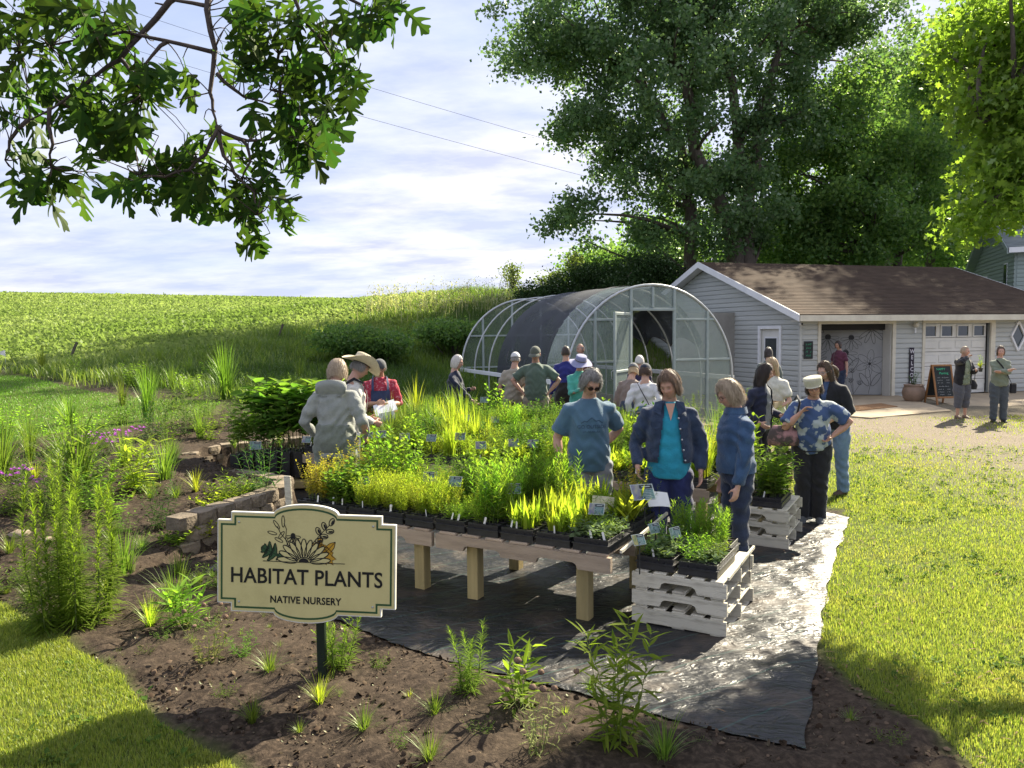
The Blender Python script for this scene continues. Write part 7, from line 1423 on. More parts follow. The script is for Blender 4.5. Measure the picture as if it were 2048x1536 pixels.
def glasses(o, mat, fill=None):
    mb = MB(); V = []
    for sx in (-1, 1):
        c = (sx * .030, -.098, .010); pts = [(c[0] + .024 * math.cos(a), c[1] + .006 * abs(math.cos(a)) * (1 if math.cos(a) * sx > 0 else 0), c[2] + .019 * math.sin(a)) for a in np.linspace(0, 6.283, 13)]; mb.tube(pts, .0022, 5); mb.tube([(sx * .054, -.092, .014), (sx * .080, -.05, .014), (sx * .082, .01, .01)], .002, 5)
    mb.tube([(-.007, -.102, .012), (.007, -.102, .012)], .002, 5); head_part(o, mb, 'glasses', mat)
    if fill:
        for sx in (-1, 1): q = MB(); n = 12; q.add([(sx * .030 + .023 * math.cos(a), -.097 + (.006 if math.cos(a) * sx > .3 else 0), .010 + .018 * math.sin(a)) for a in np.linspace(0, 6.283, n, endpoint=False)], [tuple(range(n))]); head_part(o, q, 'lens', fill)
def dome(mb, r, h, zb, n=24, yo=.006, squash=1.22, k=7, top=1.0):
    prof = [(math.cos(t * math.pi / 2 * top) if t < 1 else 0, math.sin(t * math.pi / 2 * top)) for t in np.linspace(0, 1, k)]; V, F = [], []
    for (a, b) in prof:
        for i in range(n): t = 6.283 * i / n; V.append((r * a * math.sin(t), -r * squash * a * math.cos(t) + yo, zb + h * b))
    for i in range(k - 1):
        for j in range(n): q = (j + 1) % n; F.append((i * n + j, i * n + q, i * n + n + q, i * n + n + j))
    mb.add(V, F, 0, True)
def cap(o, mat, bill=True, back=False):
    mb = MB(); dome(mb, .090, .105, .035); head_part(o, mb, 'cap', mat)
    if bill:
        mb = MB(); V, F = [], []; n = 12
        for i in range(n + 1):
            t = -1.0 + 2.0 * i / n
            for rr, dz in ((1.0, .0), (1.35, -.006), (1.72, -.038)): V.append((.088 * math.sin(t * 1.1) * (1 + (rr - 1) * .45), -.108 * math.cos(t * 1.1) * (1 + (rr - 1) * (.95 * math.cos(t))), .040 + dz - .012 * abs(t) ** 2))
        for i in range(n):
            for q in range(2): a = i * 3 + q; F.append((a, a + 3, a + 4, a + 1))
        if back: V = [(x, -y, z) for x, y, z in V]
        mb.add(V, F, 0, True); head_part(o, mb, 'cap_bill', mat)
def brim_hat(o, mat, R0=.105, RB=.21, hc=.12, curl=.0, crease=False, zb=.045, wav=.0, tilt=0):
    mb = MB(); n = 36; V, F = [], []; prof = [(RB, -.0, 1), (RB * .82, -.008, .6), (R0 * 1.15, .0, .1), (R0, .01, 0), (R0 * .97, hc * .5, 0), (R0 * .90, hc * .92, 0), (R0 * .72, hc, 0), (R0 * .3, hc * (.82 if crease else 1.02), 0), (0.001, hc * (.78 if crease else 1.03), 0)]
    for (r, z, c) in prof:
        for i in range(n): t = 6.283 * i / n; V.append((r * math.sin(t) * (1 - .12 * c * (curl > 0)), -r * 1.12 * math.cos(t) + .006, zb + z + c * (curl * abs(math.sin(t)) ** 2.2 - .03 * abs(math.cos(t)) * (curl > 0) + wav * math.sin(t * 3 + 1) - (.035 * (wav > 0)))))
    for i in range(len(prof) - 1):
        for j in range(n): q = (j + 1) % n; F.append((i * n + j, i * n + q, i * n + n + q, i * n + n + j))
    mb.add(V, F, 0, True); head_part(o, mb, 'hat', mat); mb = MB(); pts = [(R0 * 1.015 * math.sin(t), -R0 * 1.13 * math.cos(t) + .006, zb + .022) for t in np.linspace(0, 6.283, 25)]; mb.tube(pts, .008, 5); head_part(o, mb, 'hat_band', cloth('hat band', (.10, .08, .06)))
def strap(o, pts, w, mat, name='strap', parent=None):
    mb = MB(); P = [Vector(p) for p in pts]; V, F = [], []
    for i, p in enumerate(P):
        t = (P[min(i + 1, len(P) - 1)] - P[max(i - 1, 0)]).normalized(); out = Vector((p.x, p.y, 0)); sd = t.cross(out).normalized() if out.length > .01 else Vector((1, 0, 0)); V += [p - sd * w / 2, p + sd * w / 2]
    for i in range(len(P) - 1): F.append((2 * i, 2 * i + 1, 2 * i + 3, 2 * i + 2))
    mb.add(V, F, 0, True); return mb.build(name, mat, parent or o['root'])
def buttons(o, pts, r=.008, mat=None, name='button'):
    for p in pts: mb = MB(); mb.lathe([(0, -.004), (r, -.003), (r, .003), (0, .005)], 10); b = mb.build(name, mat or M_STEEL, o['root'], p); b.rotation_euler = (R(90), 0, 0)
# ================================================================ THE VISITORS
def stripes(name, c1, c2, sc=60, axis='X'):
    m, nt, N, L, b = nodes(name); tc = N('ShaderNodeTexCoord'); w = N('ShaderNodeTexWave'); w.bands_direction = axis; w.inputs['Scale'].default_value = sc; w.inputs['Distortion'].default_value = .6; w.inputs['Detail'].default_value = 1; L(tc.outputs['Object'], w.inputs['Vector']); mx = N('ShaderNodeMix'); mx.data_type = 'RGBA'; L(w.outputs['Fac'], mx.inputs[0]); mx.inputs[6].default_value = (*c1, 1); mx.inputs[7].default_value = (*c2, 1); L(mx.outputs[2], b.inputs['Base Color']); b.inputs['Roughness'].default_value = .9; return m
def blotch(name, base, spots, sc=9, lo=.52, hi=.56):
    m, nt, N, L, b = nodes(name); tc = N('ShaderNodeTexCoord'); n = N('ShaderNodeTexNoise'); n.inputs['Scale'].default_value = sc; n.inputs['Detail'].default_value = 3; L(tc.outputs['Object'], n.inputs['Vector']); r = N('ShaderNodeValToRGB'); e = r.color_ramp.elements; e[0].position = lo; e[0].color = (*base, 1); e[1].position = hi; e[1].color = (*spots, 1); L(n.outputs['Fac'], r.inputs[0]); L(r.outputs[0], b.inputs['Base Color']); b.inputs['Roughness'].default_value = .9; return m
DENIM = cloth('denim jacket', (.013, .026, .058), (.03, .052, .098), 14, .5); DENIM2 = cloth('blue denim', (.02, .052, .115), (.045, .10, .19), 12, .5); JEAN = cloth('dark jeans', (.014, .022, .05), (.03, .045, .085), 14, .4); JEANL = cloth('light jeans', (.11, .18, .27), (.18, .27, .37), 9, .4); NAVY = cloth('navy', (.010, .016, .075), (.016, .024, .10), 12); BLK = cloth('black', (.008, .008, .011), (.014, .014, .018), 12); M_SHOEB = pmat('black shoe', (.012, .012, .013), (.025, .025, .026), 20, .5); M_SHOEG = pmat('grey shoe', (.05, .055, .06), (.09, .095, .1), 20, .7); M_GLASS = pmat('glasses frame', (.03, .02, .025), None, 20, .3); M_LENS = pmat('dark lens', (.03, .012, .010), (.04, .018, .012), 5, .1, spec=.7)
def G(px, Y): p = at(px, 800, Y); return (p.x, Y)
def cast():
    # 1 striped trousers
    tee = cloth('slate blue tee', (.075, .15, .215), (.06, .125, .18), 10, .3)
    o = person('woman in slate blue tee, sunglasses and grey striped trousers looking down', G(1176, 6.75), 1.735, 6, 5, (30, 8, 4), (.52, .30, .21), ('bob', H_GREY, .055), (tee, 'short', .80), None, stripes('striped linen', (.13, .135, .15), (.30, .31, .32), 34), (.14, .17, .93), (-.255, -.03, .84), hintL=(.8, .3, -.1), fat=1.22, near=True, shoe=M_SHOEG, seed=1, pw=1.15)
    glasses(o, M_GLASS, M_LENS); pr = cloth('print ink', (.035, .07, .115), None, 30)
    def chest(x, z, d=.0): return o['up'](x, -.166 - d, z)
    for (t, sz, zz) in (('GO OUTSIDE', .043, 1.205),):
        me = text_mesh('shirt_print', t, sz, pr, .0005, .0008); ob = obj('shirt_print', me, o['root']); ob.matrix_local = Matrix.Translation(o['up'](-.01, -.178, zz)) @ (o['RL'] @ Matrix.Rotation(R(86), 3, 'X')).to_4x4()
    for xx in (-.06, -.02, .015, .055): q = MB(); V, F = ribbon([(-.014, -.006), (-.006, .008), (0, -.007), (.007, .007), (.013, -.006)], .006); q.add([o['up'](-.01 + xx + x, -.180, 1.163 + y) for x, y in V], F); q.build('shirt_print', pr, o['root'])
    mb = MB(); V, F = ribbon([(-.09, .0), (-.06, .018), (-.04, .012), (-.0, .045), (.035, .015), (.06, .022), (.09, .0)], .008); mb.add([o['up'](-.01 + x, -.172, 1.235 + y) for x, y in V], F); mb.build('shirt_print', pr, o['root'])
    # 2 teal top, denim jacket
    teal = cloth('teal tunic', (.02, .30, .42), (.016, .24, .35), 10, .35)
    o = person('woman in open dark denim jacket over a bright teal tunic', G(1338, 6.42), 1.72, -10, 3, (20, -22, -4), (.50, .285, .20), ('bob', H_LBR, .075), (teal, 'long', .80), (DENIM, .93, (.105, .045)), NAVY, (.25, -.10, .86), (-.25, -.16, .90), fat=1.12, near=True, shoe=M_SHOEB, seed=2, pw=1.12)
    buttons(o, [o['up'](.125 - .055 * i / 4, -.178 - .004 * (2 - abs(2 - i)), .97 + i * .085) for i in range(5)]); mb = MB(); u = o['up']
    for sx in (-1, 1): q = MB(); q.add([u(sx * .05, -.098, 1.44), u(sx * .115, -.085, 1.425), u(sx * .13, -.135, 1.36), u(sx * .07, -.150, 1.33)], [(0, 1, 2, 3)]); q.build('collar', DENIM, o['root'])
    for sx in (1, -1): q = MB(); q.add([u(sx * .07, -.168, 1.27), u(sx * .145, -.148, 1.275), u(sx * .145, -.152, 1.235), u(sx * .107, -.168, 1.222), u(sx * .07, -.172, 1.235)], [(0, 1, 2, 3, 4)]); q.build('pocket_flap', DENIM, o['root'])
    q = MB(); q.add([u(-.03, -.115, 1.42), u(.045, -.115, 1.42), u(.01, -.152, 1.285)], [(0, 1, 2)]); q.build('neckline', pmat('neck skin', (.50, .28, .20), (.46, .26, .18), 30, .5), o['root'])
    # 3 denim jacket, side on
    o = person('woman with wavy ash blonde hair seen side on in a blue denim jacket', (1.86, 6.32), 1.63, -78, 2, (22, -2, 0), (.52, .31, .23), ('curl', H_BLON, .07), (cloth('grey knit', (.3, .3, .3)), 'long', .92), (DENIM2, .92, None), JEAN, (.22, -.12, .79), (-.24, -.02, .80), fat=1.02, near=True, shoe=M_SHOEB, stance=.085, seed=3)
    glasses(o, M_GLASS); u = o['up']; q = MB(); v, f = loft([(u(0, -.004, 1.40), o['ex'], o['ey'], .105, .10), (u(0, .004, 1.455), o['ex'], o['ey'], .085, .08)], 18); q.add(v, f[:-2], 0, True); q.build('collar', DENIM2, o['root']); q = MB(); v, f = loft([(u(0, -.012, .905), o['ex'], o['ey'], .190, .150), (u(0, -.012, .955), o['ex'], o['ey'], .194, .153)], 22); q.add(v, f[:-2], 0, True); q.build('waistband', DENIM2, o['root'])
    # 4 flowered tee, cap, shoulder bag
    flo = blotch('flowered tee', (.055, .095, .21), (.40, .44, .44), 9); o = person('woman in cream cap and blue flowered tee bending forward with a shoulder bag', (3.15, 8.05), 1.60, -18, 18, (4, -6, -10), (.50, .28, .20), ('bob', H_BRN, .06, 1), (flo, 'short', .82), None, BLK, (.20, -.10, 1.02), (-.13, -.16, 1.32), hintL=(1, .35, -.1), hintR=(-.8, .3, -.9), fat=1.32, near=True, shoe=M_SHOEG, stance=.09, seed=4, curl=.9)
    cm = cloth('cream cap', (.50, .47, .34), (.42, .40, .28), 20, .3); mb = MB(); V = []; n = 26; F = []
    for (r, z) in ((.098, .028), (.100, .06), (.104, .10), (.098, .118), (.05, .124), (.001, .124)):
        for i in range(n): a = 6.283 * i / n; V.append((r * math.sin(a), -r * 1.18 * math.cos(a) + .006, z))
    for i in range(5):
        for j in range(n): F.append((i * n + j, i * n + (j + 1) % n, i * n + n + (j + 1) % n, i * n + n + j))
    mb.add(V, F, 0, True); head_part(o, mb, 'cap', cm); mb = MB(); mb.add([(.088 * math.sin(t) * k, -.116 * math.cos(t) * k2, .034 - (k - 1) * .05) for t in np.linspace(-1, 1, 9) for k, k2 in ((1, 1), (1.12, 1.32))], [(2 * i, 2 * i + 2, 2 * i + 3, 2 * i + 1) for i in range(8)], 0, True); head_part(o, mb, 'cap_bill', cm); glasses(o, M_GLASS)
    Mw = o['M']; b = Mw @ o['up'](-.30, -.10, 1.02); t = empty('shoulder_bag', b, R(-18), 'flower patterned shoulder bag hanging from the capped woman', 'bag'); bm_ = blotch('flowered bag', (.075, .055, .05), (.42, .22, .22), 12, .45, .62); v, f = loft([((0, 0, -.11), (1, 0, 0), (0, 1, 0), .15, .055), ((0, 0, -.05), (1, 0, 0), (0, 1, 0), .165, .07), ((0, 0, .04), (1, 0, 0), (0, 1, 0), .14, .055), ((0, 0, .10), (1, 0, 0), (0, 1, 0), .10, .02)], 16); mb = MB(); mb.add(v, f, 0, True); mb.build('bag_body', bm_, t)
    Mi = t.matrix_basis.inverted(); pts = [Mi @ (Mw @ p) for p in (o['up'](-.26, -.12, 1.12), o['up'](-.17, -.17, 1.28), o['up'](-.14, -.10, 1.41), o['up'](-.16, .02, 1.44), o['up'](-.24, .06, 1.28), o['up'](-.30, .0, 1.10))]; mb = MB(); mb.tube(pts, .012, 6); mb.build('bag_strap', BLK, t)
    # 5 black jacket, pony tail
    o = person('woman with brown ponytail and glasses in black jacket and pale jeans', (3.98, 9.45), 1.69, -62, 12, (20, 4, 0), (.55, .34, .26), ('pony', H_BRN, .20), (cloth('blue shirt', (.05, .09, .19)), 'long', .86), (BLK, .84, (.02, .05)), JEANL, (.16, -.22, 1.0), (-.14, -.24, 1.02), fat=1.08, near=True, shoe=pmat('brown sandal', (.09, .06, .045), None, 12, .7), stance=.11, step=(.03, -.10), seed=5, pw=1.1); glasses(o, M_STEEL)
    # 6 dark hair, navy cardigan
    o = person('dark haired woman in navy cardigan over a grey top, facing right', G(1517, 9.6), 1.62, 42, 4, (10, 22, 0), (.50, .30, .22), ('long', H_DBR, .17), (cloth('grey top', (.22, .23, .24), None, 30), 'long', .82), (cloth('navy cardigan', (.014, .018, .045)), .80, (.10, .07)), BLK, (.16, -.22, 1.02), (-.22, -.14, .95), near=True, shoe=M_SHOEB, seed=6)
    # 7 white tee, blonde
    o = person('blonde woman in a white tee shirt holding a cardboard flat', G(1548, 10.9), 1.66, -40, 4, (14, -10, 0), (.52, .31, .23), ('long', H_GOLD, .14), (cloth('white tee', (.66, .64, .55), None, 20), 'short', .86), None, JEAN, (.16, -.26, 1.0), (-.14, -.27, 1.0), shoe=M_SHOEB, seed=7); c = o['M'] @ Vector((0, -.36, .98)); q = MB()
    for (cc, d) in (((0, 0, 0), (.40, .28, .008)), ((0, .136, .04), (.40, .008, .08)), ((0, -.136, .04), (.40, .008, .08)), ((.196, 0, .04), (.008, .26, .08)), ((-.196, 0, .04), (.008, .26, .08))): q.box(cc, d)
    ob = q.build('cardboard_flat', cloth('cardboard', (.42, .30, .16)), None, c); ob.rotation_euler = (0, 0, R(-40)); tag(ob, 'shallow cardboard flat carried by the blonde woman', 'box')
    # 8 at the side door
    person('dark haired person in grey green jacket, back turned, at the white side door', G(1537, 15.4), 1.70, 168, 6, (14, 0, 0), (.45, .28, .2), ('long', H_DBR, .08), (cloth('sage jacket', (.13, .155, .14)), 'long', .82), None, JEAN, None, None, fat=1.1, shoe=M_SHOEB, seed=8)
    # 9, 10 in the doorway
    person('person in maroon tee standing in the open garage doorway', gl(gfx(1662, 720)[0], -.35, 0)[:2], 1.72, -60, 3, (10, 0, 0), (.42, .25, .18), ('long', H_DBR, .07), (cloth('maroon tee', (.10, .025, .05)), 'short', .84), None, JEAN, None, None, fat=1.12, shoe=M_SHOEB, seed=9)
    person('shadowed person in grey just inside the open garage doorway', gl(gfx(1646, 720)[0], .75, 0)[:2], 1.78, 80, 3, (8, 0, 0), (.35, .2, .15), ('short', H_BRN, 0), (cloth('grey green shirt', (.10, .12, .11)), 'short', .84), None, JEAN, None, None, shoe=M_SHOEB, seed=10)
    # 11 far woman raising hand
    p = gp(1922, 838); o = person('woman in black open cardigan and cropped grey trousers raising a hand to her face', (p.x, p.y), 1.63, 10, 3, (4, 30, 0), (.52, .31, .23), ('short', H_BLON, 0), (blotch('sage blouse', (.20, .24, .17), (.30, .34, .25), 14), 'long', .80), (BLK, .78, (.12, .06)), (cloth('grey trousers', (.10, .105, .125)), .26), (.14, -.24, 1.14), (-.04, -.17, 1.45), hintR=(-1, -.4, -.5), fat=1.1, shoe=pmat('tan sandal', (.2, .14, .1), None, 20, .7), seed=11, pw=1.25, curl=.9)
    c = o['M'] @ (o['WL'] + Vector((.02, -.10, .03))); t = empty('held_seedling', c, 0, 'bright leafy seedling held by the woman in the black cardigan', 'seedling'); obj('pot', POT, t, (0, 0, -.05)); obj('plant', _PM['mint'][0], t, (0, 0, .03), None, .75); obj('plant', _PM['broad'][1], t, (0, 0, .03), None, .8)
    c = o['M'] @ Vector((.26, .0, .80)); t = empty('handbag', c, 0, 'black handbag hanging at the side of the woman in the cardigan', 'bag'); mb = MB(); v, f = loft([((0, 0, -.14), (1, 0, 0), (0, 1, 0), .10, .05), ((0, 0, -.05), (1, 0, 0), (0, 1, 0), .12, .06), ((0, 0, .08), (1, 0, 0), (0, 1, 0), .07, .03)], 12); mb.add(v, f, 0, True); mb.build('bag_body', BLK, t); mb = MB(); mb.tube([(-.05, 0, .06), (-.06, 0, .25), (.0, 0, .42), (.06, 0, .25), (.05, 0, .06)], .008, 5); mb.build('handle', BLK, t)
    # 12 far woman arms folded
    p = gp(1996, 845); olive = cloth('olive jacket', (.20, .23, .165), (.16, .19, .135), 10, .4); o = person('woman in pale olive jacket with folded arms and a shoulder strap', (p.x, p.y), 1.64, -12, 0, (2, -12, 0), (.54, .32, .25), ('bob', H_BRN, .07), (olive, 'long', .80), None, cloth('slate trousers', (.07, .085, .10)), (-.10, -.25, 1.14), (.10, -.22, 1.17), hintL=(.9, -.2, -.8), hintR=(-.9, -.2, -.8), fat=1.12, shoe=M_SHOEB, seed=12, pw=1.1)
    strap(o, [o['up'](-.12, -.145, 1.38), o['up'](-.02, -.172, 1.25), o['up'](.10, -.165, 1.05), o['up'](.20, -.12, .86)], .03, BLK); c = o['M'] @ Vector((.26, -.02, .74)); t = empty('crossbody_bag', c, 0, 'small dark crossbody bag on the woman with folded arms', 'bag'); mb = MB(); mb.cbox((0, 0, 0), (.14, .06, .22), .02); mb.build('bag_body', BLK, t)
    # 13 grey hoodie from behind
    hood = cloth('grey marl fleece', (.30, .315, .29), (.225, .24, .22), 7, .4); o = person('person with long pale hair in a loose grey hoodie, back turned', (-1.80, 7.75), 1.79, 172, 5, (20, 6, 0), (.5, .3, .22), ('long', H_BLON, .05), (hood, 'long', .74), None, cloth('sage cargo trousers', (.17, .19, .155)), (.25, -.15, .94), (-.25, -.15, .94), fat=1.28, near=True, shoe=M_SHOEG, seed=13)
    u = o['up']; v, f = loft([(u(0, .09, 1.335), o['ex'], Vector((0, .5, .85)), .10, .03), (u(0, .135, 1.37), o['ex'], Vector((0, .4, .9)), .155, .07), (u(0, .11, 1.42), o['ex'], Vector((0, .6, .8)), .165, .085), (u(0, .05, 1.455), o['ex'], Vector((0, .9, .4)), .125, .085), (u(0, .0, 1.465), o['ex'], Vector((0, 1, .1)), .10, .085)], 18); mb = MB(); mb.add(v, f, 0, True); mb.build('hood', hood, o['root'])
    # 14 cowboy hat
    shirt = cloth('white shirt', (.62, .60, .54), None, 20); o = person('man in a straw cowboy hat, white shirt and dark braces', G(694, 8.7), 1.80, 118, 8, (26, 10, 0), (.46, .26, .19), ('short', H_GREY, 0, 1), (shirt, 'long', .86), None, JEAN, (.16, -.26, 1.02), (-.16, -.22, 1.0), fat=1.1, near=True, shoe=M_SHOEB, seed=14); brim_hat(o, cloth('straw hat', (.60, .53, .37), (.52, .45, .30), 60, .5), .098, .215, .125, .10, True)
    for sx in (-1, 1): strap(o, [o['up'](sx * .10, -.15, 1.1), o['up'](sx * .10, -.15, 1.25), o['up'](sx * .095, -.09, 1.40), o['up'](sx * .09, .02, 1.435), o['up'](sx * .07, .12, 1.36), o['up'](sx * .04, .145, 1.2), o['up'](sx * .03, .14, 1.05)], .035, BLK, 'brace')
    # 15 overalls
    red = blotch('red speckled shirt', (.34, .025, .05), (.50, .20, .22), 38, .55, .62); ovr = cloth('denim overalls', (.018, .03, .085), (.035, .055, .13), 12, .45); o = person('person in red shirt and denim overalls reading papers on a clipboard', G(760, 10.6), 1.72, 12, 8, (20, 6, 4), (.48, .27, .19), ('short', H_GREY, 0, 1), (red, 'elbow', .86), None, ovr, (.13, -.27, 1.10), (-.06, -.30, 1.13), fat=1.25, near=True, shoe=M_SHOEB, seed=15, curl=.7); glasses(o, M_GLASS); mb = MB(); dome(mb, .089, .095, .03); head_part(o, mb, 'head_scarf', cloth('dark bandana', (.07, .075, .08), None, 40))
    u = o['up']; mb = MB(); n = 9; V = [u(x, -.190 + 1.2 * x * x - (.03 if z < 1.15 else 0), z) for z in (1.0, 1.1, 1.2, 1.27) for x in np.linspace(-.125, .125, n)]; mb.add(V, [(i * n + j, i * n + j + 1, i * n + n + j + 1, i * n + n + j) for i in range(3) for j in range(n - 1)], 0, True); mb.build('bib', ovr, o['root'])
    for sx in (-1, 1): strap(o, [u(sx * .10, -.166, 1.26), u(sx * .10, -.135, 1.36), u(sx * .095, -.05, 1.43), u(sx * .08, .06, 1.43)], .035, ovr, 'brace')
    c = o['M'] @ u(.05, -.40, 1.06); t = empty('clipboard', c, R(16), 'papers on a clipboard in the hands of the overalls wearer', 'clipboard'); pw = pmat('white paper', (.74, .74, .80), (.70, .70, .76), 6, .8); q = MB(); q.box((0, 0, 0), (.30, .22, .006)); b_ = q.build('board', cloth('board', (.30, .17, .05)), t); b_.rotation_euler = (R(28), R(-12), 0)
    q = MB(); q.add([(-.17, -.12, .0), (.13, -.13, .02), (.16, .10, .05), (-.13, .11, .04)], [(0, 1, 2, 3)]); b_ = q.build('sheet', pw, t, (0, 0, .012)); b_.rotation_euler = (R(22), R(-14), R(8)); q = MB(); q.add([(-.10, -.15, -.03), (.10, -.16, .0), (.06, -.17, -.30), (-.02, -.17, -.36), (-.14, -.16, -.26)], [(0, 1, 2, 3, 4)]); q.build('hanging_sheet', pw, t)
    # 16 navy sweater
    o = person('woman with white hair in navy sweater pointing at plants', G(908, 12.75), 1.68, 72, 2, (12, 4, 0), (.52, .32, .25), ('bob', H_WHITE, .08), (cloth('navy sweater', (.010, .016, .042), None, 20), 'long', .80), None, JEAN, (.14, -.26, 1.12), (-.16, -.42, .92), shoe=M_SHOEB, seed=16); glasses(o, M_GLASS)
    # 17 white cap, beige shirt
    beige = stripes('beige plaid', (.26, .235, .185), (.33, .30, .25), 22); o = person('man in white cap and beige plaid shirt, back turned', G(1028, 13.4), 1.70, 158, 4, (10, 20, 0), (.44, .26, .19), ('short', H_GREY, 0, 1), (beige, 'short', .82), None, cloth('khaki trousers', (.30, .27, .21)), (.24, -.10, .86), (-.26, -.02, .84), fat=1.1, shoe=M_SHOEB, seed=17); cap(o, cloth('white cap', (.62, .62, .62)))
    # 18 green tee man
    o = person('man in dark green tee and cap with hands on hips', G(1072, 13.1), 1.80, -4, 4, (14, -16, 0), (.44, .25, .18), ('short', H_BRN, 0, 1), (cloth('green tee', (.095, .135, .10), (.075, .11, .085), 8), 'short', .82), None, cloth('khaki shorts', (.25, .22, .16)), (.21, -.03, .95), (-.21, -.03, .95), hintL=(1, .1, .0), hintR=(-1, .1, 0), fat=1.25, shoe=M_SHOEB, seed=18); cap(o, cloth('olive cap', (.09, .10, .075)))
    person('man in royal blue shirt, back turned, beside the wide brimmed hat', G(1132, 14.2), 1.78, 175, 2, (4, 10, 0), (.42, .25, .18), ('short', H_DBR, 0), (cloth('royal blue shirt', (.016, .022, .17)), 'long', .80), None, BLK, None, None, fat=1.12, shoe=M_SHOEB, seed=19)
    person('bald man in maroon shirt before the greenhouse', G(1163, 15.6), 1.80, -30, 2, (2, -20, 0), (.52, .30, .23), ('bald', H_GREY, 0), (cloth('maroon shirt', (.085, .018, .028)), 'short', .82), None, JEAN, None, None, fat=1.1, shoe=M_SHOEB, seed=20)
    o = person('woman in lavender wide brimmed hat and mint jacket using a phone', G(1158, 12.5), 1.66, 14, 4, (20, 0, 0), (.42, .25, .18), ('bob', H_BRN, .05, 1), (cloth('mint jacket', (.09, .42, .34), (.07, .34, .28), 10), 'long', .82), None, JEAN, (.06, -.30, 1.16), (-.06, -.30, 1.16), fat=1.05, shoe=M_SHOEB, seed=21, curl=.9); brim_hat(o, cloth('lavender hat', (.24, .25, .40), (.20, .21, .34), 20, .3), .10, .20, .10, 0, False, .04, .02); glasses(o, M_GLASS, M_LENS); c = o['M'] @ o['up'](0, -.40, 1.17); q = MB(); q.cbox((0, 0, 0), (.075, .15, .01), .003); ob = q.build('phone', M_BLACK, None, c); ob.rotation_euler = (R(35), 0, R(14)); tag(ob, 'black phone held by the woman in the mint jacket', 'phone')
    person('white haired woman in dark purple jacket, back turned, near the open greenhouse', G(1278, 13.3), 1.62, 165, 6, (14, 0, 0), (.5, .3, .22), ('bob', H_WHITE, .03), (cloth('purple jacket', (.022, .016, .06)), 'long', .80), None, JEAN, None, None, fat=1.1, shoe=M_SHOEB, seed=22)
    o = person('woman in grey cap and taupe coat leaning beside the white cardigan', G(1258, 11.6), 1.58, 150, 12, (24, 20, 0), (.5, .3, .22), ('long', H_GOLD, .06, 1), (cloth('taupe coat', (.22, .165, .14)), 'long', .72), None, JEAN, None, None, fat=1.1, shoe=M_SHOEB, seed=23); cap(o, cloth('grey cap', (.13, .135, .14)))
    o = person('woman in navy cap and white cardigan, back turned, with thin shoulder strap', G(1290, 10.7), 1.60, 168, 8, (20, -14, 0), (.5, .3, .22), ('long', H_BRN, .05, 1), (cloth('white cardigan', (.62, .61, .60), (.54, .53, .53), 12, .4), 'long', .78), None, JEANL, (.20, .0, .86), (-.02, .20, .98), hintR=(-1, .5, 0), fat=1.08, near=True, shoe=M_SHOEG, seed=24); cap(o, cloth('navy cap', (.02, .03, .05)))
    strap(o, [o['up'](.12, .10, 1.40), o['up'](.06, .152, 1.28), o['up'](-.04, .162, 1.1), o['up'](-.12, .15, .95)], .014, BLK)
cast()
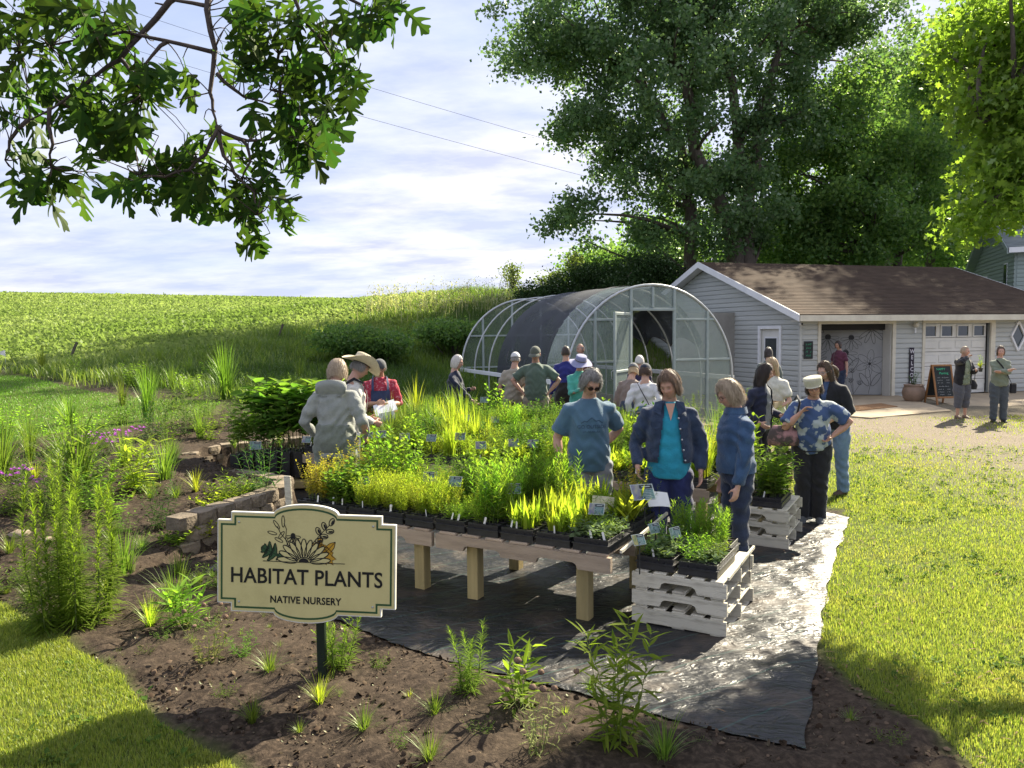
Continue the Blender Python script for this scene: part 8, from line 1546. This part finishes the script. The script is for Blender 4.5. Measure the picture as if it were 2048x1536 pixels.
# ================================================================ NURSERY SIGN
def build_sign():
    b = gp(638, 1366); t = empty('nursery_sign', (b.x, b.y, b.z - .02), R(-5), 'cream HABITAT PLANTS nursery sign with green border on a dark post', 'sign'); K = 1.065 / 1224; cream = pmat('cream board', (.58, .51, .23), (.50, .435, .19), 7, .55, .08, 60, lo=.45, hi=.8); edge = pmat('white board edge', (.70, .68, .60), None, 10, .6); grn = pmat('sign green', (.03, .085, .03), None, 10, .5); blk = pmat('sign black', (.008, .008, .008), None, 10, .5); yel = pmat('sign yellow', (.50, .28, .02), (.44, .24, .02), 12, .5)
    q = MB(); q.cbox((.012, .03, .25), (.05, .04, .56), .004); po = q.build('post', pmat('dark green post', (.012, .022, .014), None, 9, .45), t)
    def outline(d=0):
        W, h1, h2, nx, ax_, pk = 612 - d, 283 - d, 338 - d, 517 - d, 220 - d * .25, 400 - d; P = []
        for sg in (1, -1):
            arc = [(ax_ * math.cos(a), h2 + (pk - h2) * math.sin(a)) for a in np.linspace(0, math.pi, 17)]; half = [(W, h1), (nx, h1), (nx, h2)] + arc + [(-nx, h2), (-nx, h1), (-W, h1)]; P += [(x * sg, y * sg) for x, y in half]
        return P
    bd = empty('panel', (0, 0, 0)); bd.parent = t; bd.location = (-.055, 0, .735); bd.rotation_euler = (R(-2), R(1.3), 0)
    o = MB(); P = outline(); o.prism([(x * K, y * K) for x, y in P], (0, -.014, 0), (1, 0, 0), (0, 0, 1), (0, .026, 0)); o.build('board', edge, bd)
    D = Draw((0, -.014, 0), (1, 0, 0), (0, 0, 1), (0, -1, 0), .0012); D.fill([(x * K, y * K) for x, y in outline(7)], 0); D.build('face', cream, bd)
    D = Draw((0, -.014, 0), (1, 0, 0), (0, 0, 1), (0, -1, 0), .0024); A_, B_ = outline(24), outline(37); n = len(A_); V = [(x * K, y * K) for x, y in A_ + B_]; D.mb.add([D.p(x, y) for x, y in V], [(i, (i + 1) % n, n + (i + 1) % n, n + i) for i in range(n)]); D.build('border', grn, bd)
    for (s, sz, x, z, w, bl) in (('HABITAT PLANTS', .126, .002, -.082, 1.02, .0018), ('NATIVE NURSERY', .058, .0, -.215, 1.05, .0012)):
        me = text_mesh('lettering', s, sz, blk, .001, bl, spacing=w); xs = [v.co.x for v in me.vertices]; wd = max(xs) - min(xs); tgt = .905 if s[0] == 'H' else .425; ob = obj('lettering', me, bd, (x, -.0165, z), (R(90), 0, 0)); ob.scale = (tgt / wd, 1, 1)
    for sx in (-1, 1):
        for sz in (-1, 1): q = MB(); q.lathe([(0, -.003), (.006, -.002), (.006, .002), (0, .003)], 10); ob = q.build('screw', M_STEEL, bd, (sx * .40, -.017, sz * .235)); ob.rotation_euler = (R(90), 0, 0)
    # emblem: half daisy between an oak leaf and a maple leaf, sprigs above
    D = Draw((-.01, -.014, .012), (1, 0, 0), (0, 0, 1), (0, -1, 0), .0022); k = .001; u = .00088
    MAPH = [(.015, 0), (.10, .06), (.09, .13), (.30, .10), (.26, .20), (.46, .30), (.33, .38), (.40, .54), (.22, .50), (.18, .64), (.12, .58), (.10, .80), (0, 1)]
    def leafpoly(c, a, L, W, lobes, sharp):
        H_ = MAPH if sharp else OAKH; k_ = W / .30; pts = [(x * k_, y * L) for x, y in H_] + [(-x * k_, y * L) for x, y in H_[::-1]]; ca, sa = math.cos(a), math.sin(a); return [(c[0] + x * ca - y * sa, c[1] + x * sa + y * ca) for x, y in pts]
    def filled(pts, m, c):
        n = len(pts); h = n // 2; D.mb.add([D.p(*p) for p in pts], [(i, i + 1, n - 2 - i, n - 1 - i) for i in range(h - 1)], m)
    for (c, a, L, W, m) in (((-.105, .012), 1.15, .165, .06, 1), ((-.09, .03), .95, .12, .035, 1)):
        P = leafpoly(c, a, L, W, 3, False); mid = (c[0] - math.sin(a) * L * .5, c[1] + math.cos(a) * L * .5); filled(P, m, mid) if m == 1 and L > .15 else None
        if L > .15: D.stroke(P, .0045, True, 0, .0030); D.stroke([c, (c[0] - math.sin(a) * L, c[1] + math.cos(a) * L)], .003, False, 0, .0030)
    for (c, a, L, W) in (((.085, .015), -.75, .15, .055), ((.075, .045), -.25, .115, .04)):
        P = leafpoly(c, a, L, W, 3, True); mid = (c[0] - math.sin(a) * L * .5, c[1] + math.cos(a) * L * .5); filled(P, 2, mid); D.stroke(P, .0035, True, 0, .0030); D.stroke([c, mid, (c[0] - math.sin(a) * L, c[1] + math.cos(a) * L)], .003, False, 0, .0030)
    for i in range(11):
        a = math.pi * (.035 + .93 * i / 10); L = .105 if 2 < i < 8 else .115; cx, cy = math.cos(a) * (.035 + L * .5) * 1.08, math.sin(a) * (.03 + L * .5); D.ell(cx, cy, L * .52, .0165, a, fill=3, h=.0034 + .0002 * (i % 2)); D.ell(cx, cy, L * .52, .0165, a, .0058, h=.0040 + .0002 * (i % 2))
    D.fill([(.03 * math.cos(a), .024 * math.sin(a)) for a in np.linspace(0, math.pi, 14)], 0, .0046); D.stroke([(-.245, -.001), (.245, -.001)], .004, False, 0, .0046)
    D.stroke([(-.085, .075), (-.11, .13), (-.14, .165), (-.16, .205)], .0045, h=.003); D.stroke([(-.11, .13), (-.105, .19), (-.12, .225)], .004, h=.003)
    for (x, y, a, L) in ((-.165, .215, 2.2, .03), (-.125, .235, 1.6, .034), (-.19, .165, 2.9, .028), (-.135, .155, .9, .026), (-.085, .11, .9, .028), (-.15, .125, 2.7, .026)): D.ell(x, y, L, .0085, a, .0042, h=.003)
    for i in range(6): a = math.pi * (1.0 + i / 5); D.ell(-.065 + math.cos(a) * .026, .145 + math.sin(a) * .022, .019, .0075, a, .0042, h=.003)
    D.ell(-.065, .155, .014, .014, fill=0, h=.0034); D.stroke([(-.06, .13), (-.055, .10)], .004, h=.003); D.stroke([(.05, .11), (.085, .15), (.12, .19), (.15, .22)], .0045, h=.003)
    for (x, y, a) in ((.165, .24, 1.1), (.155, .185, .1), (.12, .215, 1.9), (.12, .155, -.1), (.085, .185, 2.0), (.09, .13, .2)): D.ell(x, y, .023, .0135, a, .0055, h=.003); D.ell(x + .004, y - .002, .015, .006, a, fill=0, h=.0034)
    D.build('emblem', [blk, grn, yel, cream], bd)
build_sign()
